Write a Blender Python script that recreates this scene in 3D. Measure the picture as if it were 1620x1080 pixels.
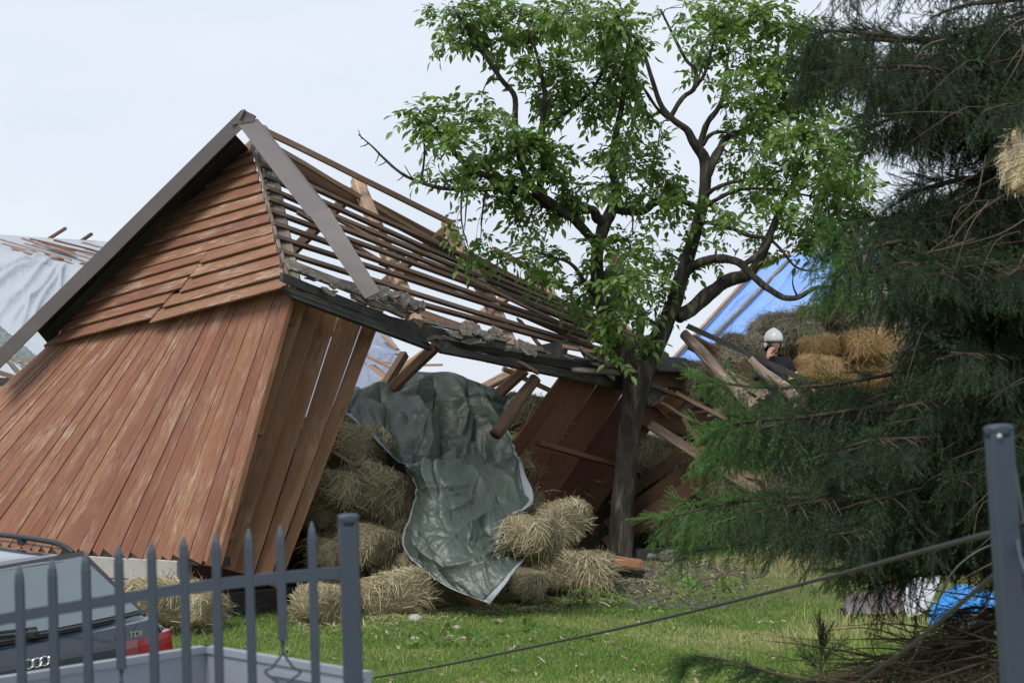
import bpy, math, random
import numpy as np
from mathutils import Vector, Matrix, noise

random.seed(7)
rng = np.random.default_rng(7)
scene = bpy.context.scene
COL = scene.collection
for o in list(bpy.data.objects):
    bpy.data.objects.remove(o)

# ------------------------------------------------------------------ camera, sky, sun, exposure
FPX, PITCH, CZ = 3150.0, math.radians(2.0), 2.4
cam = bpy.data.cameras.new('camera')
cam.lens, cam.sensor_width = 70.0, 36.0
cam.clip_start, cam.clip_end = 0.1, 6000.0
cam.dof.use_dof = True
cam.dof.focus_distance = 25.5
cam.dof.aperture_fstop = 5.6
camo = bpy.data.objects.new('camera', cam)
camo.location = (0, 0, CZ)
camo.rotation_euler = (math.radians(90) + PITCH, 0, 0)
COL.objects.link(camo)
scene.camera = camo

SUN_EL, SUN_AZ = math.radians(52), math.radians(-150)   # azimuth measured from +Y towards +X: behind the camera, to the left
world = bpy.data.worlds.new('World')
scene.world = world
world.use_nodes = True
wn = world.node_tree
wn.nodes.clear()
w_out = wn.nodes.new('ShaderNodeOutputWorld')
w_bg = wn.nodes.new('ShaderNodeBackground')
w_bg.inputs['Strength'].default_value = 0.10
w_sky = wn.nodes.new('ShaderNodeTexSky')
w_sky.sky_type = 'NISHITA'
w_sky.sun_disc = False
w_sky.sun_elevation = SUN_EL
w_sky.sun_rotation = SUN_AZ
w_sky.air_density, w_sky.dust_density, w_sky.ozone_density = 1.0, 2.0, 1.0
w_tc = wn.nodes.new('ShaderNodeTexCoord')
w_map = wn.nodes.new('ShaderNodeMapping')
w_map.inputs['Scale'].default_value = (1.2, 1.2, 4.0)
w_noise = wn.nodes.new('ShaderNodeTexNoise')
w_noise.inputs['Scale'].default_value = 2.2
w_noise.inputs['Detail'].default_value = 5.0
w_ramp = wn.nodes.new('ShaderNodeValToRGB')              # the overcast: cloud brightness from soft noise
w_ramp.color_ramp.elements[0].position, w_ramp.color_ramp.elements[0].color = 0.30, (4.75, 5.2, 5.95, 1)
w_ramp.color_ramp.elements[1].position, w_ramp.color_ramp.elements[1].color = 0.72, (5.6, 5.9, 6.4, 1)
w_mix = wn.nodes.new('ShaderNodeMixRGB')
w_mix.inputs['Fac'].default_value = 0.90
wn.links.new(w_tc.outputs['Generated'], w_map.inputs['Vector'])
wn.links.new(w_map.outputs['Vector'], w_noise.inputs['Vector'])
wn.links.new(w_noise.outputs['Fac'], w_ramp.inputs['Fac'])
wn.links.new(w_sky.outputs['Color'], w_mix.inputs['Color1'])
wn.links.new(w_ramp.outputs['Color'], w_mix.inputs['Color2'])
wn.links.new(w_mix.outputs['Color'], w_bg.inputs['Color'])
wn.links.new(w_bg.outputs['Background'], w_out.inputs['Surface'])

sunl = bpy.data.lights.new('sun', 'SUN')
sunl.energy = 2.2
sunl.angle = math.radians(25)
sunl.color = (1.0, 0.965, 0.92)
suno = bpy.data.objects.new('sun', sunl)
sd = Vector((math.sin(SUN_AZ) * math.cos(SUN_EL), math.cos(SUN_AZ) * math.cos(SUN_EL), math.sin(SUN_EL)))
suno.rotation_euler = sd.to_track_quat('Z', 'Y').to_euler()
suno.location = (0, 0, 30)
COL.objects.link(suno)

scene.view_settings.view_transform = 'Standard'
scene.view_settings.look = 'None'
scene.view_settings.exposure = 0.66
scene.view_settings.gamma = 1.0
scene.view_settings.use_curve_mapping = False
scene.render.engine = 'CYCLES'
scene.cycles.max_bounces = 6
scene.cycles.transparent_max_bounces = 8
scene.cycles.use_denoising = True

# ------------------------------------------------------------------ helpers
def P(px, py, D):
    """world point at distance D (along +Y) whose place in the 1620x1080 photograph is px, py"""
    dx, dy = (px - 810.0) / FPX, (540.0 - py) / FPX
    t = D / (math.cos(PITCH) - dy * math.sin(PITCH))
    return Vector((dx * t, D, CZ + t * (math.sin(PITCH) + dy * math.cos(PITCH))))

def sstep(t):
    t = np.clip(t, 0, 1)
    return t * t * (3 - 2 * t)

def gz(x, y):
    x, y = np.asarray(x, float), np.asarray(y, float)
    z = 0.42 * sstep((y - 25.0) / 2.5) + 0.33 * (1 - sstep((y - 9.5) / 5.0))
    z = z + 0.025 * np.sin(x * 0.9 + 0.4 * y) + 0.02 * np.sin(y * 1.3 - 0.7 * x) + 0.01 * np.sin(3.1 * x + 2.2 * y)
    return z

WM = {}
def tag(o, label=None, cat=None, group=None, kind=None):
    if label: o['label'] = label
    if cat: o['category'] = cat
    if group: o['group'] = group
    if kind: o['kind'] = kind
    return o

def empty(name, loc, label=None, cat=None, group=None):
    o = bpy.data.objects.new(name, None)
    o.empty_display_size = 0.2
    o.location = loc
    COL.objects.link(o)
    WM[o.name] = Matrix.Translation(Vector(loc))
    return tag(o, label, cat, group)

def link(name, me, parent=None, M=None):
    o = bpy.data.objects.new(name, me)
    M = M or Matrix.Identity(4)
    COL.objects.link(o)
    if parent is not None:
        o.parent = parent
        o.matrix_local = WM[parent.name].inverted() @ M
    else:
        o.matrix_world = M
    WM[o.name] = M.copy()
    return o

def mesh(name, V, F, mat=None, smooth=False, attr=None, mats=None, midx=None):
    me = bpy.data.meshes.new(name)
    if isinstance(F, np.ndarray):
        V = np.asarray(V, np.float32)
        k = F.shape[1]
        me.vertices.add(len(V)); me.vertices.foreach_set('co', V.ravel())
        me.loops.add(F.size); me.loops.foreach_set('vertex_index', F.astype(np.int32).ravel())
        me.polygons.add(len(F))
        me.polygons.foreach_set('loop_start', np.arange(0, F.size, k, dtype=np.int32))
        me.polygons.foreach_set('loop_total', np.full(len(F), k, np.int32))
        me.update(calc_edges=True)
    else:
        me.from_pydata([tuple(v) for v in V], [], F)
        me.update()
    if smooth:
        me.polygons.foreach_set('use_smooth', np.ones(len(me.polygons), bool))
    if mats:
        for m in mats: me.materials.append(m)
        if midx is not None: me.polygons.foreach_set('material_index', np.asarray(midx, np.int32))
    elif mat: me.materials.append(mat)
    if attr:
        for k, a in attr.items():
            at = me.attributes.new(k, 'FLOAT', 'POINT')
            at.data.foreach_set('value', np.asarray(a, np.float32))
    return me

def obj(name, V, F, mat, parent=None, M=None, smooth=False, attr=None):
    return link(name, mesh(name, V, F, mat, smooth, attr), parent, M)

def frame(a, b, up):
    x = (b - a).normalized()
    z = up - x * up.dot(x)
    if z.length < 1e-5:
        z = Vector((0, 1, 0)) - x * x.y
    z.normalize()
    y = z.cross(x)
    return Matrix(((x.x, y.x, z.x, a.x), (x.y, y.y, z.y, a.y), (x.z, y.z, z.z, a.z), (0, 0, 0, 1)))

UP = Vector((0, 0, 1))
def beam(name, a, b, w, t, mat, parent=None, up=UP, rings=4, wob=0.0, cham=0.0, taper=1.0, sag=0.0, ragged=0.0):
    """timber from a to b; local x runs along it, y across (w), z thick (t)"""
    a, b = Vector(a), Vector(b)
    L = (b - a).length
    M = frame(a, b, Vector(up))
    V, F = [], []
    if cham > 0:
        c = cham
        sec = [(-.5 + c, -.5), (.5 - c, -.5), (.5, -.5 + c), (.5, .5 - c), (.5 - c, .5), (-.5 + c, .5), (-.5, .5 - c), (-.5, -.5 + c)]
    else:
        sec = [(-.5, -.5), (.5, -.5), (.5, .5), (-.5, .5)]
    n = len(sec)
    so = random.uniform(0, 99)
    for i in range(rings + 1):
        u = i / rings
        k = 1 + (taper - 1) * u
        oy = wob * noise.noise(Vector((so, u * 2.3, 0)))
        oz = wob * noise.noise(Vector((so, u * 2.3, 7))) - sag * 4 * u * (1 - u)
        for (sy, sz) in sec:
            j = 1 + (wob * 1.6 / max(w, .02)) * 0.4 * noise.noise(Vector((so + sy * 3, u * 4, sz * 3)))
            ex = 0.0
            if ragged and i in (0, rings):
                ex = ragged * random.uniform(-1, 1)
            V.append((u * L + ex, sy * w * k * j + oy, sz * t * k * j + oz))
    for i in range(rings):
        for j in range(n):
            F.append((i * n + j, i * n + (j + 1) % n, (i + 1) * n + (j + 1) % n, (i + 1) * n + j))
    F.append(tuple(range(n - 1, -1, -1)))
    F.append(tuple(rings * n + j for j in range(n)))
    return obj(name, V, F, mat, parent, M)

def quad_plank(name, p0, p1, p2, p3, t, mat, parent=None, segs=3, edge=0.004, nflip=1):
    """plank with the outline p0 p1 p2 p3 (p0->p1 along its length), thickness t behind the outline"""
    p0, p1, p2, p3 = map(Vector, (p0, p1, p2, p3))
    x = (p1 - p0)
    n = x.cross(p3 - p0).normalized() * nflip
    M = frame(p0, p1, n)
    Mi = M.inverted()
    q = [Mi @ p for p in (p0, p1, p2, p3)]
    V, F = [], []
    so = random.uniform(0, 99)
    for i in range(segs + 1):
        u = i / segs
        lo, hi = q[0].lerp(q[1], u), q[3].lerp(q[2], u)
        e = edge * noise.noise(Vector((so, u * 5, 0)))
        lo.y += e; hi.y += edge * noise.noise(Vector((so, u * 5, 5)))
        c = edge * 1.2 * noise.noise(Vector((so, u * 3, 9)))
        for v, z in ((lo, c), (hi, c), (hi, c - t), (lo, c - t)):
            V.append((v.x, v.y, v.z + z))
    for i in range(segs):
        for j in range(4):
            F.append((i * 4 + j, i * 4 + (j + 1) % 4, (i + 1) * 4 + (j + 1) % 4, (i + 1) * 4 + j))
    F.append((3, 2, 1, 0)); k = segs * 4
    F.append((k, k + 1, k + 2, k + 3))
    me = mesh(name, V, F, mat)
    o = link(name, me, parent, M)
    import bmesh
    bm = bmesh.new(); bm.from_mesh(me); bmesh.ops.recalc_face_normals(bm, faces=bm.faces); bm.to_mesh(me); bm.free()
    return o

def crom(pts, n):
    pts = [np.array(p, float) for p in pts]
    P_ = np.array([2 * pts[0] - pts[1]] + pts + [2 * pts[-1] - pts[-2]])
    k = len(pts) - 1
    out = []
    for i in range(n + 1):
        s = min(i / n * k, k - 1e-9)
        j = int(s); t = s - j
        a, b, c, d = P_[j], P_[j + 1], P_[j + 2], P_[j + 3]
        out.append(0.5 * (2 * b + (c - a) * t + (2 * a - 5 * b + 4 * c - d) * t * t + (3 * b - a - 3 * c + d) * t ** 3))
    return np.array(out)

def tube_vf(path, radii, sides=8, rough=0.0, seed=0.0, off=0):
    path = np.asarray(path, float)
    n = len(path)
    T = np.gradient(path, axis=0)
    T /= np.linalg.norm(T, axis=1)[:, None] + 1e-9
    ref = np.array([0.31, 0.2, 0.93])
    if abs(T[0] @ ref) > 0.9: ref = np.array([1.0, 0, 0])
    u = np.cross(T[0], ref); u /= np.linalg.norm(u)
    V, F = [], []
    ang = np.linspace(0, 2 * math.pi, sides, endpoint=False)
    for i in range(n):
        u = u - T[i] * (u @ T[i]); u /= np.linalg.norm(u) + 1e-9
        v = np.cross(T[i], u)
        r = np.full(sides, radii[i])
        if rough:
            r = r * np.array([1 + rough * noise.noise(Vector((math.cos(a) * 1.5 + seed, math.sin(a) * 1.5, i * 0.45))) for a in ang])
        V.append(path[i] + np.outer(np.cos(ang) * r, u) + np.outer(np.sin(ang) * r, v))
    V = np.concatenate(V)
    for i in range(n - 1):
        for j in range(sides):
            F.append((off + i * sides + j, off + i * sides + (j + 1) % sides, off + (i + 1) * sides + (j + 1) % sides, off + (i + 1) * sides + j))
    F.append(tuple(off + j for j in range(sides - 1, -1, -1)))
    F.append(tuple(off + (n - 1) * sides + j for j in range(sides)))
    return V, F

def tube(name, pts, radii, mat, parent=None, sides=8, n=16, rough=0.0, smooth=True):
    path = crom(pts, n)
    if np.isscalar(radii): r = np.full(n + 1, radii)
    else: r = np.interp(np.linspace(0, 1, n + 1), np.linspace(0, 1, len(radii)), radii)
    o0 = path[0].copy()
    V, F = tube_vf(path - o0, r, sides, rough, random.uniform(0, 50))
    return obj(name, V, F, mat, parent, Matrix.Translation(Vector(o0)), smooth)

def log(name, a, b, r0, r1, mat, parent=None, bend=0.04):
    a, b = Vector(a), Vector(b)
    L = (b - a).length
    M = frame(a, b, UP)
    pts = [(L * u, bend * random.uniform(-1, 1) * (0 < u < 1), bend * random.uniform(-1, 1) * (0 < u < 1)) for u in (0, .33, .66, 1)]
    path = crom(pts, 9)
    V, F = tube_vf(path, np.linspace(r0, r1, 10), 10, 0.25, random.uniform(0, 50))
    return obj(name, V, F, mat, parent, M, True)

class TubeBag:
    """many thin twigs in one mesh"""
    def __init__(s): s.V, s.F, s.n = [], [], 0
    def add(s, path, r, sides=4):
        v, f = tube_vf(path, r, sides, 0, 0, s.n)
        s.V.append(v); s.F += f; s.n += len(v)
    def build(s, name, mat, parent=None):
        return obj(name, np.concatenate(s.V), s.F, mat, parent, None, True)

# ------------------------------------------------------------------ materials
def new_mat(name):
    m = bpy.data.materials.new(name); m.use_nodes = True
    nt = m.node_tree; nt.nodes.clear()
    out = nt.nodes.new('ShaderNodeOutputMaterial')
    b = nt.nodes.new('ShaderNodeBsdfPrincipled')
    nt.links.new(b.outputs[0], out.inputs['Surface'])
    return m, nt, b, out

class NT:
    def __init__(s, nt): s.nt = nt
    def n(s, typ, **kw):
        nd = s.nt.nodes.new(typ)
        for k, v in kw.items():
            if k.startswith('_'): setattr(nd, k[1:], v)
        for k, v in kw.items():
            if k.startswith('_'): continue
            key = int(k[1:]) if k[0] == 'i' and k[1:].isdigit() else k.replace('__', ' ')
            sock = nd.inputs[key]
            if isinstance(v, bpy.types.NodeSocket): s.nt.links.new(v, sock)
            else: sock.default_value = v
        return nd
    def math(s, op, a, b=0.5):
        return s.n('ShaderNodeMath', _operation=op, i0=a, i1=b).outputs[0]
    def mix(s, f, a, b, bt='MIX'):
        nd = s.n('ShaderNodeMixRGB', _blend_type=bt, Fac=f, Color1=a, Color2=b)
        return nd.outputs[0]
    def ramp(s, f, stops):
        nd = s.nt.nodes.new('ShaderNodeValToRGB')
        els = nd.color_ramp.elements
        while len(els) < len(stops): els.new(0.5)
        for e, (p, c) in zip(els, stops):
            e.position = p
            e.color = (c, c, c, 1) if np.isscalar(c) else (*c, 1)
        s.nt.links.new(f, nd.inputs[0])
        return nd.outputs[0]
    def noise(s, vec, scale, detail=4, rough=.55, dist=0.0, out='Fac'):
        return s.n('ShaderNodeTexNoise', Vector=vec, Scale=scale, Detail=detail, Roughness=rough, Distortion=dist).outputs[out]
    def mapping(s, vec, scale=(1, 1, 1), loc=None):
        nd = s.n('ShaderNodeMapping', Vector=vec, Scale=scale)
        if loc is not None: s.nt.links.new(loc, nd.inputs['Location'])
        return nd.outputs[0]
    def bump(s, h, strength=.4, dist=.01):
        return s.n('ShaderNodeBump', Height=h, Strength=strength, Distance=dist).outputs[0]

def c4(c): return (*c, 1)

def wood(name, a, b, pale, pale_amt=0.4, dark=0.35, rough=.8, var=.35, moss=0.0, grain=16.0, knots=True):
    m, nt, bs, out = new_mat(name); g = NT(nt)
    tc = g.n('ShaderNodeTexCoord').outputs['Object']
    rnd = g.n('ShaderNodeObjectInfo').outputs['Random']
    loc = g.n('ShaderNodeCombineXYZ', X=g.math('MULTIPLY', rnd, 37.0), Y=g.math('MULTIPLY', rnd, 91.0), Z=g.math('MULTIPLY', rnd, 53.0)).outputs[0]
    v1 = g.mapping(tc, (0.9, grain, grain), loc)
    v2 = g.mapping(tc, (5.0, grain * 3.5, grain * 3.5), loc)
    v3 = g.mapping(tc, (1.1, 2.6, 2.6), loc)
    n1 = g.noise(v1, 1.0, 6, .6, .35)
    n2 = g.noise(v2, 1.0, 4, .6, .2)
    n3 = g.noise(v3, 1.3, 5, .6)
    col = g.mix(g.ramp(n1, [(.3, 0.0), (.7, 1.0)]), c4(a), c4(b))
    wear = g.math('MULTIPLY', g.ramp(n3, [(.46, 0.0), (.66, 1.0)]), g.ramp(n2, [(.48, 0.0), (.60, 1.0)]))
    col = g.mix(g.math('MULTIPLY', wear, pale_amt), col, c4(pale))
    col = g.mix(g.math('MULTIPLY', g.ramp(n2, [(.30, 1.0), (.44, 0.0)]), dark), col, c4([x * .35 for x in a]))
    if knots:
        vo = g.n('ShaderNodeTexVoronoi', Vector=g.mapping(tc, (1.7, 6.5, 6.5), loc), Scale=1.0)
        k = g.ramp(vo.outputs['Distance'], [(.06, 1.0), (.13, 0.0)])
        col = g.mix(g.math('MULTIPLY', k, .55), col, c4([x * .3 for x in a]))
    if moss:
        mo = g.math('MULTIPLY', g.ramp(g.noise(v3, 2.7, 5, .65), [(.55, 0.0), (.7, 1.0)]), moss)
        col = g.mix(mo, col, (0.06, 0.075, 0.025, 1))
    hsv = g.n('ShaderNodeHueSaturation', Hue=g.math('ADD', g.math('MULTIPLY', rnd, .016), .492), Saturation=1.0, Value=g.math('ADD', g.math('MULTIPLY', rnd, var), 1 - var / 2), Fac=1.0, Color=col)
    nt.links.new(hsv.outputs[0], bs.inputs['Base Color'])
    bs.inputs['Roughness'].default_value = rough
    nt.links.new(g.bump(g.math('ADD', n2, g.math('MULTIPLY', n1, .6)), .35, .006), bs.inputs['Normal'])
    return m

def plain(name, col, rough=.6, metal=0.0, var=.12, nscale=6.0, bump=.0, coat=0.0, spec=None, dirt=None, dirt_amt=.5):
    m, nt, bs, out = new_mat(name); g = NT(nt)
    tc = g.n('ShaderNodeTexCoord').outputs['Object']
    n1 = g.noise(tc, nscale, 6, .6)
    c = g.mix(n1, c4([x * (1 - var) for x in col]), c4([min(1, x * (1 + var)) for x in col]))
    if dirt is not None:
        d = g.ramp(g.noise(tc, nscale * .6, 8, .68, .4), [(.5, 0.0), (.68, 1.0)])
        c = g.mix(g.math('MULTIPLY', d, dirt_amt), c, c4(dirt))
    nt.links.new(c, bs.inputs['Base Color'])
    rr = g.n('ShaderNodeMapRange', Value=n1, **{'To__Min': rough * .85, 'To__Max': min(1, rough * 1.15)}).outputs[0]
    nt.links.new(rr, bs.inputs['Roughness'])
    bs.inputs['Metallic'].default_value = metal
    bs.inputs['Coat Weight'].default_value = coat
    if spec is not None: bs.inputs['Specular IOR Level'].default_value = spec
    if bump:
        nt.links.new(g.bump(g.noise(tc, nscale * 5, 6, .6), bump, .01), bs.inputs['Normal'])
    return m

MAT = {}
MAT['red'] = wood('stained_wood', (.255, .112, .060), (.18, .076, .042), (.44, .345, .27), .8, .55, .66, .30, moss=.12, grain=22)
MAT['redside'] = wood('stained_wood_side', (.235, .112, .052), (.155, .070, .033), (.34, .24, .17), .6, .55, .65, .3, moss=.4)
MAT['gable'] = wood('stained_gable_wood', (.225, .108, .060), (.15, .070, .040), (.44, .32, .25), .85, .5, .66, .25, grain=22)
MAT['raw'] = wood('rough_pine', (.33, .225, .16), (.22, .13, .088), (.52, .44, .37), .75, .35, .85, .3)
MAT['bark_pine'] = wood('peeled_log', (.33, .255, .215), (.20, .14, .11), (.56, .51, .48), .7, .45, .85, .3, grain=9)
MAT['brown'] = wood('old_brown_wood', (.155, .085, .05), (.10, .055, .034), (.28, .19, .13), .5, .4, .8, .5)
MAT['batten'] = wood('roof_batten_wood', (.115, .075, .052), (.075, .047, .033), (.25, .18, .135), .45, .4, .8, .6)
MAT['grey'] = wood('weathered_grey_wood', (.165, .14, .115), (.09, .074, .06), (.42, .40, .37), .6, .55, .9, .35, moss=.25)
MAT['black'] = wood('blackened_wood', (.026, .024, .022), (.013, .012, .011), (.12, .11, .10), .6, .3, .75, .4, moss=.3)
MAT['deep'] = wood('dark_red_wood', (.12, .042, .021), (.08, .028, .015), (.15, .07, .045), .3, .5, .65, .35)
MAT['tan'] = wood('dark_tan_wood', (.105, .055, .028), (.07, .034, .017), (.17, .11, .07), .4, .4, .7, .3)
MAT['amber'] = wood('fresh_orange_wood', (.42, .20, .07), (.32, .13, .045), (.55, .38, .22), .4, .35, .6, .25)
MAT['slate'] = plain('lichen_slate', (.085, .076, .066), .95, 0, .45, 26, .9, dirt=(.27, .25, .22), dirt_amt=.8)
MAT['metal'] = plain('grey_brown_sheet_metal', (.098, .085, .085), .52, 0.0, .08, 3, .0, spec=.4, dirt=(.15, .135, .13), dirt_amt=.3)
MAT['metal_pale'] = plain('pale_sheet_metal', (.36, .38, .42), .4, .3, .1, 5, .1)
MAT['concrete'] = plain('concrete_block', (.34, .33, .30), .95, 0, .18, 9, .5, dirt=(.17, .165, .12), dirt_amt=.6)
MAT['stone'] = plain('pale_stone', (.33, .31, .28), .95, 0, .2, 12, .5, dirt=(.15, .14, .11), dirt_amt=.5)
MAT['fence'] = plain('slate_blue_paint', (.037, .051, .072), .5, 0, .08, 9, .05, spec=.4)
MAT['trailer'] = plain('galvanised_steel', (.27, .30, .335), .5, .35, .1, 3, .05, dirt=(.2, .21, .22), dirt_amt=.35)
MAT['rubber'] = plain('black_rubber', (.018, .018, .019), .7, 0, .1, 9)
MAT['cable'] = plain('black_cable', (.018, .019, .021), .45, 0, .1, 9)
MAT['blackplastic'] = plain('black_plastic', (.015, .016, .018), .45, 0, .1, 9)
MAT['chrome'] = plain('chrome', (.8, .82, .84), .18, 1.0, .02, 9)
MAT['carpaint'] = plain('dark_navy_car_paint', (.013, .024, .040), .22, 0, .04, 2, 0, coat=1.0)
MAT['redlens'] = plain('red_lamp_lens', (.26, .010, .015), .2, 0, .1, 9, 0, coat=.8)
MAT['pinklens'] = plain('smoky_pink_lamp_lens', (.19, .045, .065), .15, 0, .15, 9, 0, coat=.8)
MAT['white'] = plain('white_paint', (.80, .81, .82), .35, 0, .03, 9, 0, coat=.3)
MAT['cloth'] = plain('navy_fire_jacket', (.017, .018, .026), .85, 0, .25, 18, .4)
MAT['hi_vis'] = plain('pale_reflective_tape', (.55, .56, .50), .4, 0, .05, 9)
MAT['lime'] = plain('lime_yellow_tape', (.50, .55, .12), .6, 0, .05, 9)
MAT['skin'] = plain('skin', (.62, .36, .28), .55, 0, .08, 20)
MAT['hair'] = plain('dark_hair', (.03, .022, .017), .7, 0, .2, 20)
MAT['offwhite'] = plain('dull_white_sheet', (.42, .44, .47), .5, 0, .2, 5, .2, dirt=(.2, .19, .18), dirt_amt=.6)
MAT['mauve'] = plain('mauve_sheet_metal', (.13, .095, .105), .35, .2, .15, 4, .1, dirt=(.3, .28, .29), dirt_amt=.4)
MAT['wool'] = plain('cream_mineral_wool', (.60, .48, .27), .95, 0, .25, 9, .8)

def glass_mat():
    m, nt, bs, out = new_mat('dark_window_glass')
    bs.inputs['Base Color'].default_value = (.06, .085, .095, 1)
    bs.inputs['Roughness'].default_value = .06
    bs.inputs['Coat Weight'].default_value = 1.0
    bs.inputs['Specular IOR Level'].default_value = 1.0
    return m
MAT['glass'] = glass_mat()

def tarp(name, col, inner, rough=.42, scale=1.0, crumple=.16):
    m, nt, bs, out = new_mat(name); g = NT(nt)
    tc = g.n('ShaderNodeTexCoord').outputs['Object']
    n1 = g.noise(tc, 2.2 * scale, 6, .6, .5)
    n2 = g.noise(tc, 14 * scale, 6, .6)
    c = g.mix(n1, c4([x * .85 for x in col]), c4([min(1, x * 1.12) for x in col]))
    c = g.mix(g.math('MULTIPLY', g.ramp(n2, [(.55, 0.0), (.75, 1.0)]), .3), c, c4(inner))
    nt.links.new(c, bs.inputs['Base Color'])
    bs.inputs['Roughness'].default_value = rough
    # crumpled relief: cells of flat facets with sharp creases
    def cre(sc, loc):
        warp = g.n('ShaderNodeVectorMath', _operation='ADD', i0=tc, i1=g.n('ShaderNodeVectorMath', _operation='SCALE', i0=g.noise(tc, sc * .7, 3, .6, 0, 'Color'), Scale=.35 / sc * 3).outputs[0]).outputs[0]
        v = g.n('ShaderNodeTexVoronoi', _feature='DISTANCE_TO_EDGE', Vector=warp, Scale=sc)
        return g.ramp(v.outputs['Distance'], [(0.0, 0.0), (.16, 1.0)])
    h = g.math('ADD', cre(4.5 * scale, 0), g.math('MULTIPLY', cre(10.0 * scale, 1), .5))
    h = g.math('ADD', h, g.math('MULTIPLY', g.noise(tc, 9 * scale, 5, .6), .8))
    nt.links.new(g.bump(h, crumple * 6, .012 / scale), bs.inputs['Normal'])
    return m
MAT['tarp_green'] = tarp('green_grey_tarpaulin', (.054, .074, .062), (.08, .104, .09), .45, 1.0, .05)
MAT['hem'] = plain('pale_tarp_hem', (.21, .235, .25), .55, 0, .1, 9, .2)
MAT['tarp_blue'] = tarp('blue_tarpaulin', (.17, .31, .66), (.24, .37, .69), .5, .6, .06)
MAT['tarp_cyan'] = tarp('bright_blue_tarpaulin', (.02, .20, .55), (.04, .26, .6), .35, 1.0)
MAT['tarp_pale'] = tarp('pale_grey_tarpaulin', (.31, .34, .38), (.37, .39, .42), .6, .5, .06)
MAT['tarp_slate'] = tarp('slate_blue_tarpaulin', (.19, .22, .29), (.27, .30, .36), .45, .6, .12)
MAT['tarp_sea'] = tarp('grey_green_tarpaulin', (.16, .20, .19), (.22, .26, .25), .4, .8)

def strand_mat(name, a, b, c):
    m, nt, bs, out = new_mat(name); g = NT(nt)
    t = g.n('ShaderNodeAttribute', _attribute_name='tint').outputs['Fac']
    rnd = g.n('ShaderNodeObjectInfo').outputs['Random']
    col = g.ramp(t, [(.0, a), (.5, b), (1.0, c)])
    hsv = g.n('ShaderNodeHueSaturation', Hue=.5, Saturation=1.0, Value=g.math('ADD', g.math('MULTIPLY', rnd, .3), .85), Fac=1.0, Color=col)
    nt.links.new(hsv.outputs[0], bs.inputs['Base Color'])
    bs.inputs['Roughness'].default_value = .75
    return m
MAT['hay'] = strand_mat('dry_hay', (.155, .135, .072), (.31, .27, .155), (.55, .49, .335))
MAT['oldhay'] = strand_mat('grey_old_hay', (.17, .145, .095), (.31, .265, .18), (.48, .43, .31))
MAT['straw'] = strand_mat('golden_straw', (.23, .14, .055), (.44, .295, .135), (.68, .52, .30))
MAT['hay_core'] = plain('packed_hay', (.17, .14, .08), .95, 0, .5, 30, .8)
MAT['oldhay_core'] = plain('packed_old_hay_shaded', (.11, .092, .06), .95, 0, .5, 30, .8)  # core colour darkened to put shadow into the gaps between clumps
MAT['straw_core'] = plain('packed_straw', (.30, .17, .06), .95, 0, .5, 30, .8)

def leaf_mat(name, a, b, c, trans=.35, rough=.42, attr='tint'):
    m, nt, bs, out = new_mat(name); g = NT(nt)
    t = g.n('ShaderNodeAttribute', _attribute_name=attr).outputs['Fac']
    rnd = g.n('ShaderNodeObjectInfo').outputs['Random']
    off = g.n('ShaderNodeAttribute', _attribute_name='toff', _attribute_type='INSTANCER').outputs['Fac']
    t = g.n('ShaderNodeMath', _operation='ADD', _use_clamp=True, i0=t, i1=off).outputs[0]
    col = g.ramp(t, [(.0, a), (.5, b), (1.0, c)])
    nt.links.new(col, bs.inputs['Base Color'])
    bs.inputs['Roughness'].default_value = rough
    tr = g.n('ShaderNodeBsdfTranslucent', Color=g.mix(.5, col, (.18, .34, .03, 1)))
    mx = g.n('ShaderNodeMixShader', i0=trans)
    nt.links.new(bs.outputs[0], mx.inputs[1]); nt.links.new(tr.outputs[0], mx.inputs[2])
    nt.links.new(mx.outputs[0], out.inputs['Surface'])
    return m
MAT['leaf'] = leaf_mat('walnut_leaf', (.062, .122, .024), (.125, .215, .046), (.25, .355, .12), .45)
MAT['needle'] = leaf_mat('spruce_needle', (.013, .022, .012), (.024, .046, .018), (.075, .175, .034), .14, .6)
MAT['grassblade'] = leaf_mat('grass_blade', (.085, .175, .026), (.185, .275, .055), (.46, .41, .21), .3, .6)
MAT['bark'] = None
def bark(name, a, b, light, sc=1.0):
    m, nt, bs, out = new_mat(name); g = NT(nt)
    tc = g.n('ShaderNodeTexCoord').outputs['Object']
    v = g.mapping(tc, (9 * sc, 9 * sc, 1.9 * sc))
    n1 = g.noise(v, 1.0, 8, .7, .8)
    n2 = g.noise(tc, 5 * sc, 5, .6)
    col = g.ramp(n1, [(.36, [x * .2 for x in a]), (.46, a), (.56, b), (.66, light)])
    col = g.mix(g.ramp(n2, [(.5, 0.0), (.75, .45)]), col, (.06, .065, .03, 1))
    nt.links.new(col, bs.inputs['Base Color'])
    bs.inputs['Roughness'].default_value = .95
    nt.links.new(g.bump(n1, 1.0, .06), bs.inputs['Normal'])
    return m
MAT['bark'] = bark('walnut_bark', (.028, .023, .018), (.052, .043, .034), (.15, .13, .11))
MAT['twig'] = plain('grey_brown_twig', (.075, .06, .048), .9, 0, .3, 12, .3)
MAT['spruce_bark'] = plain('spruce_bark', (.05, .036, .027), .9, 0, .35, 14, .5)
MAT['dead_twig'] = plain('dead_spruce_twig', (.095, .064, .043), .9, 0, .4, 8, .3)

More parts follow.
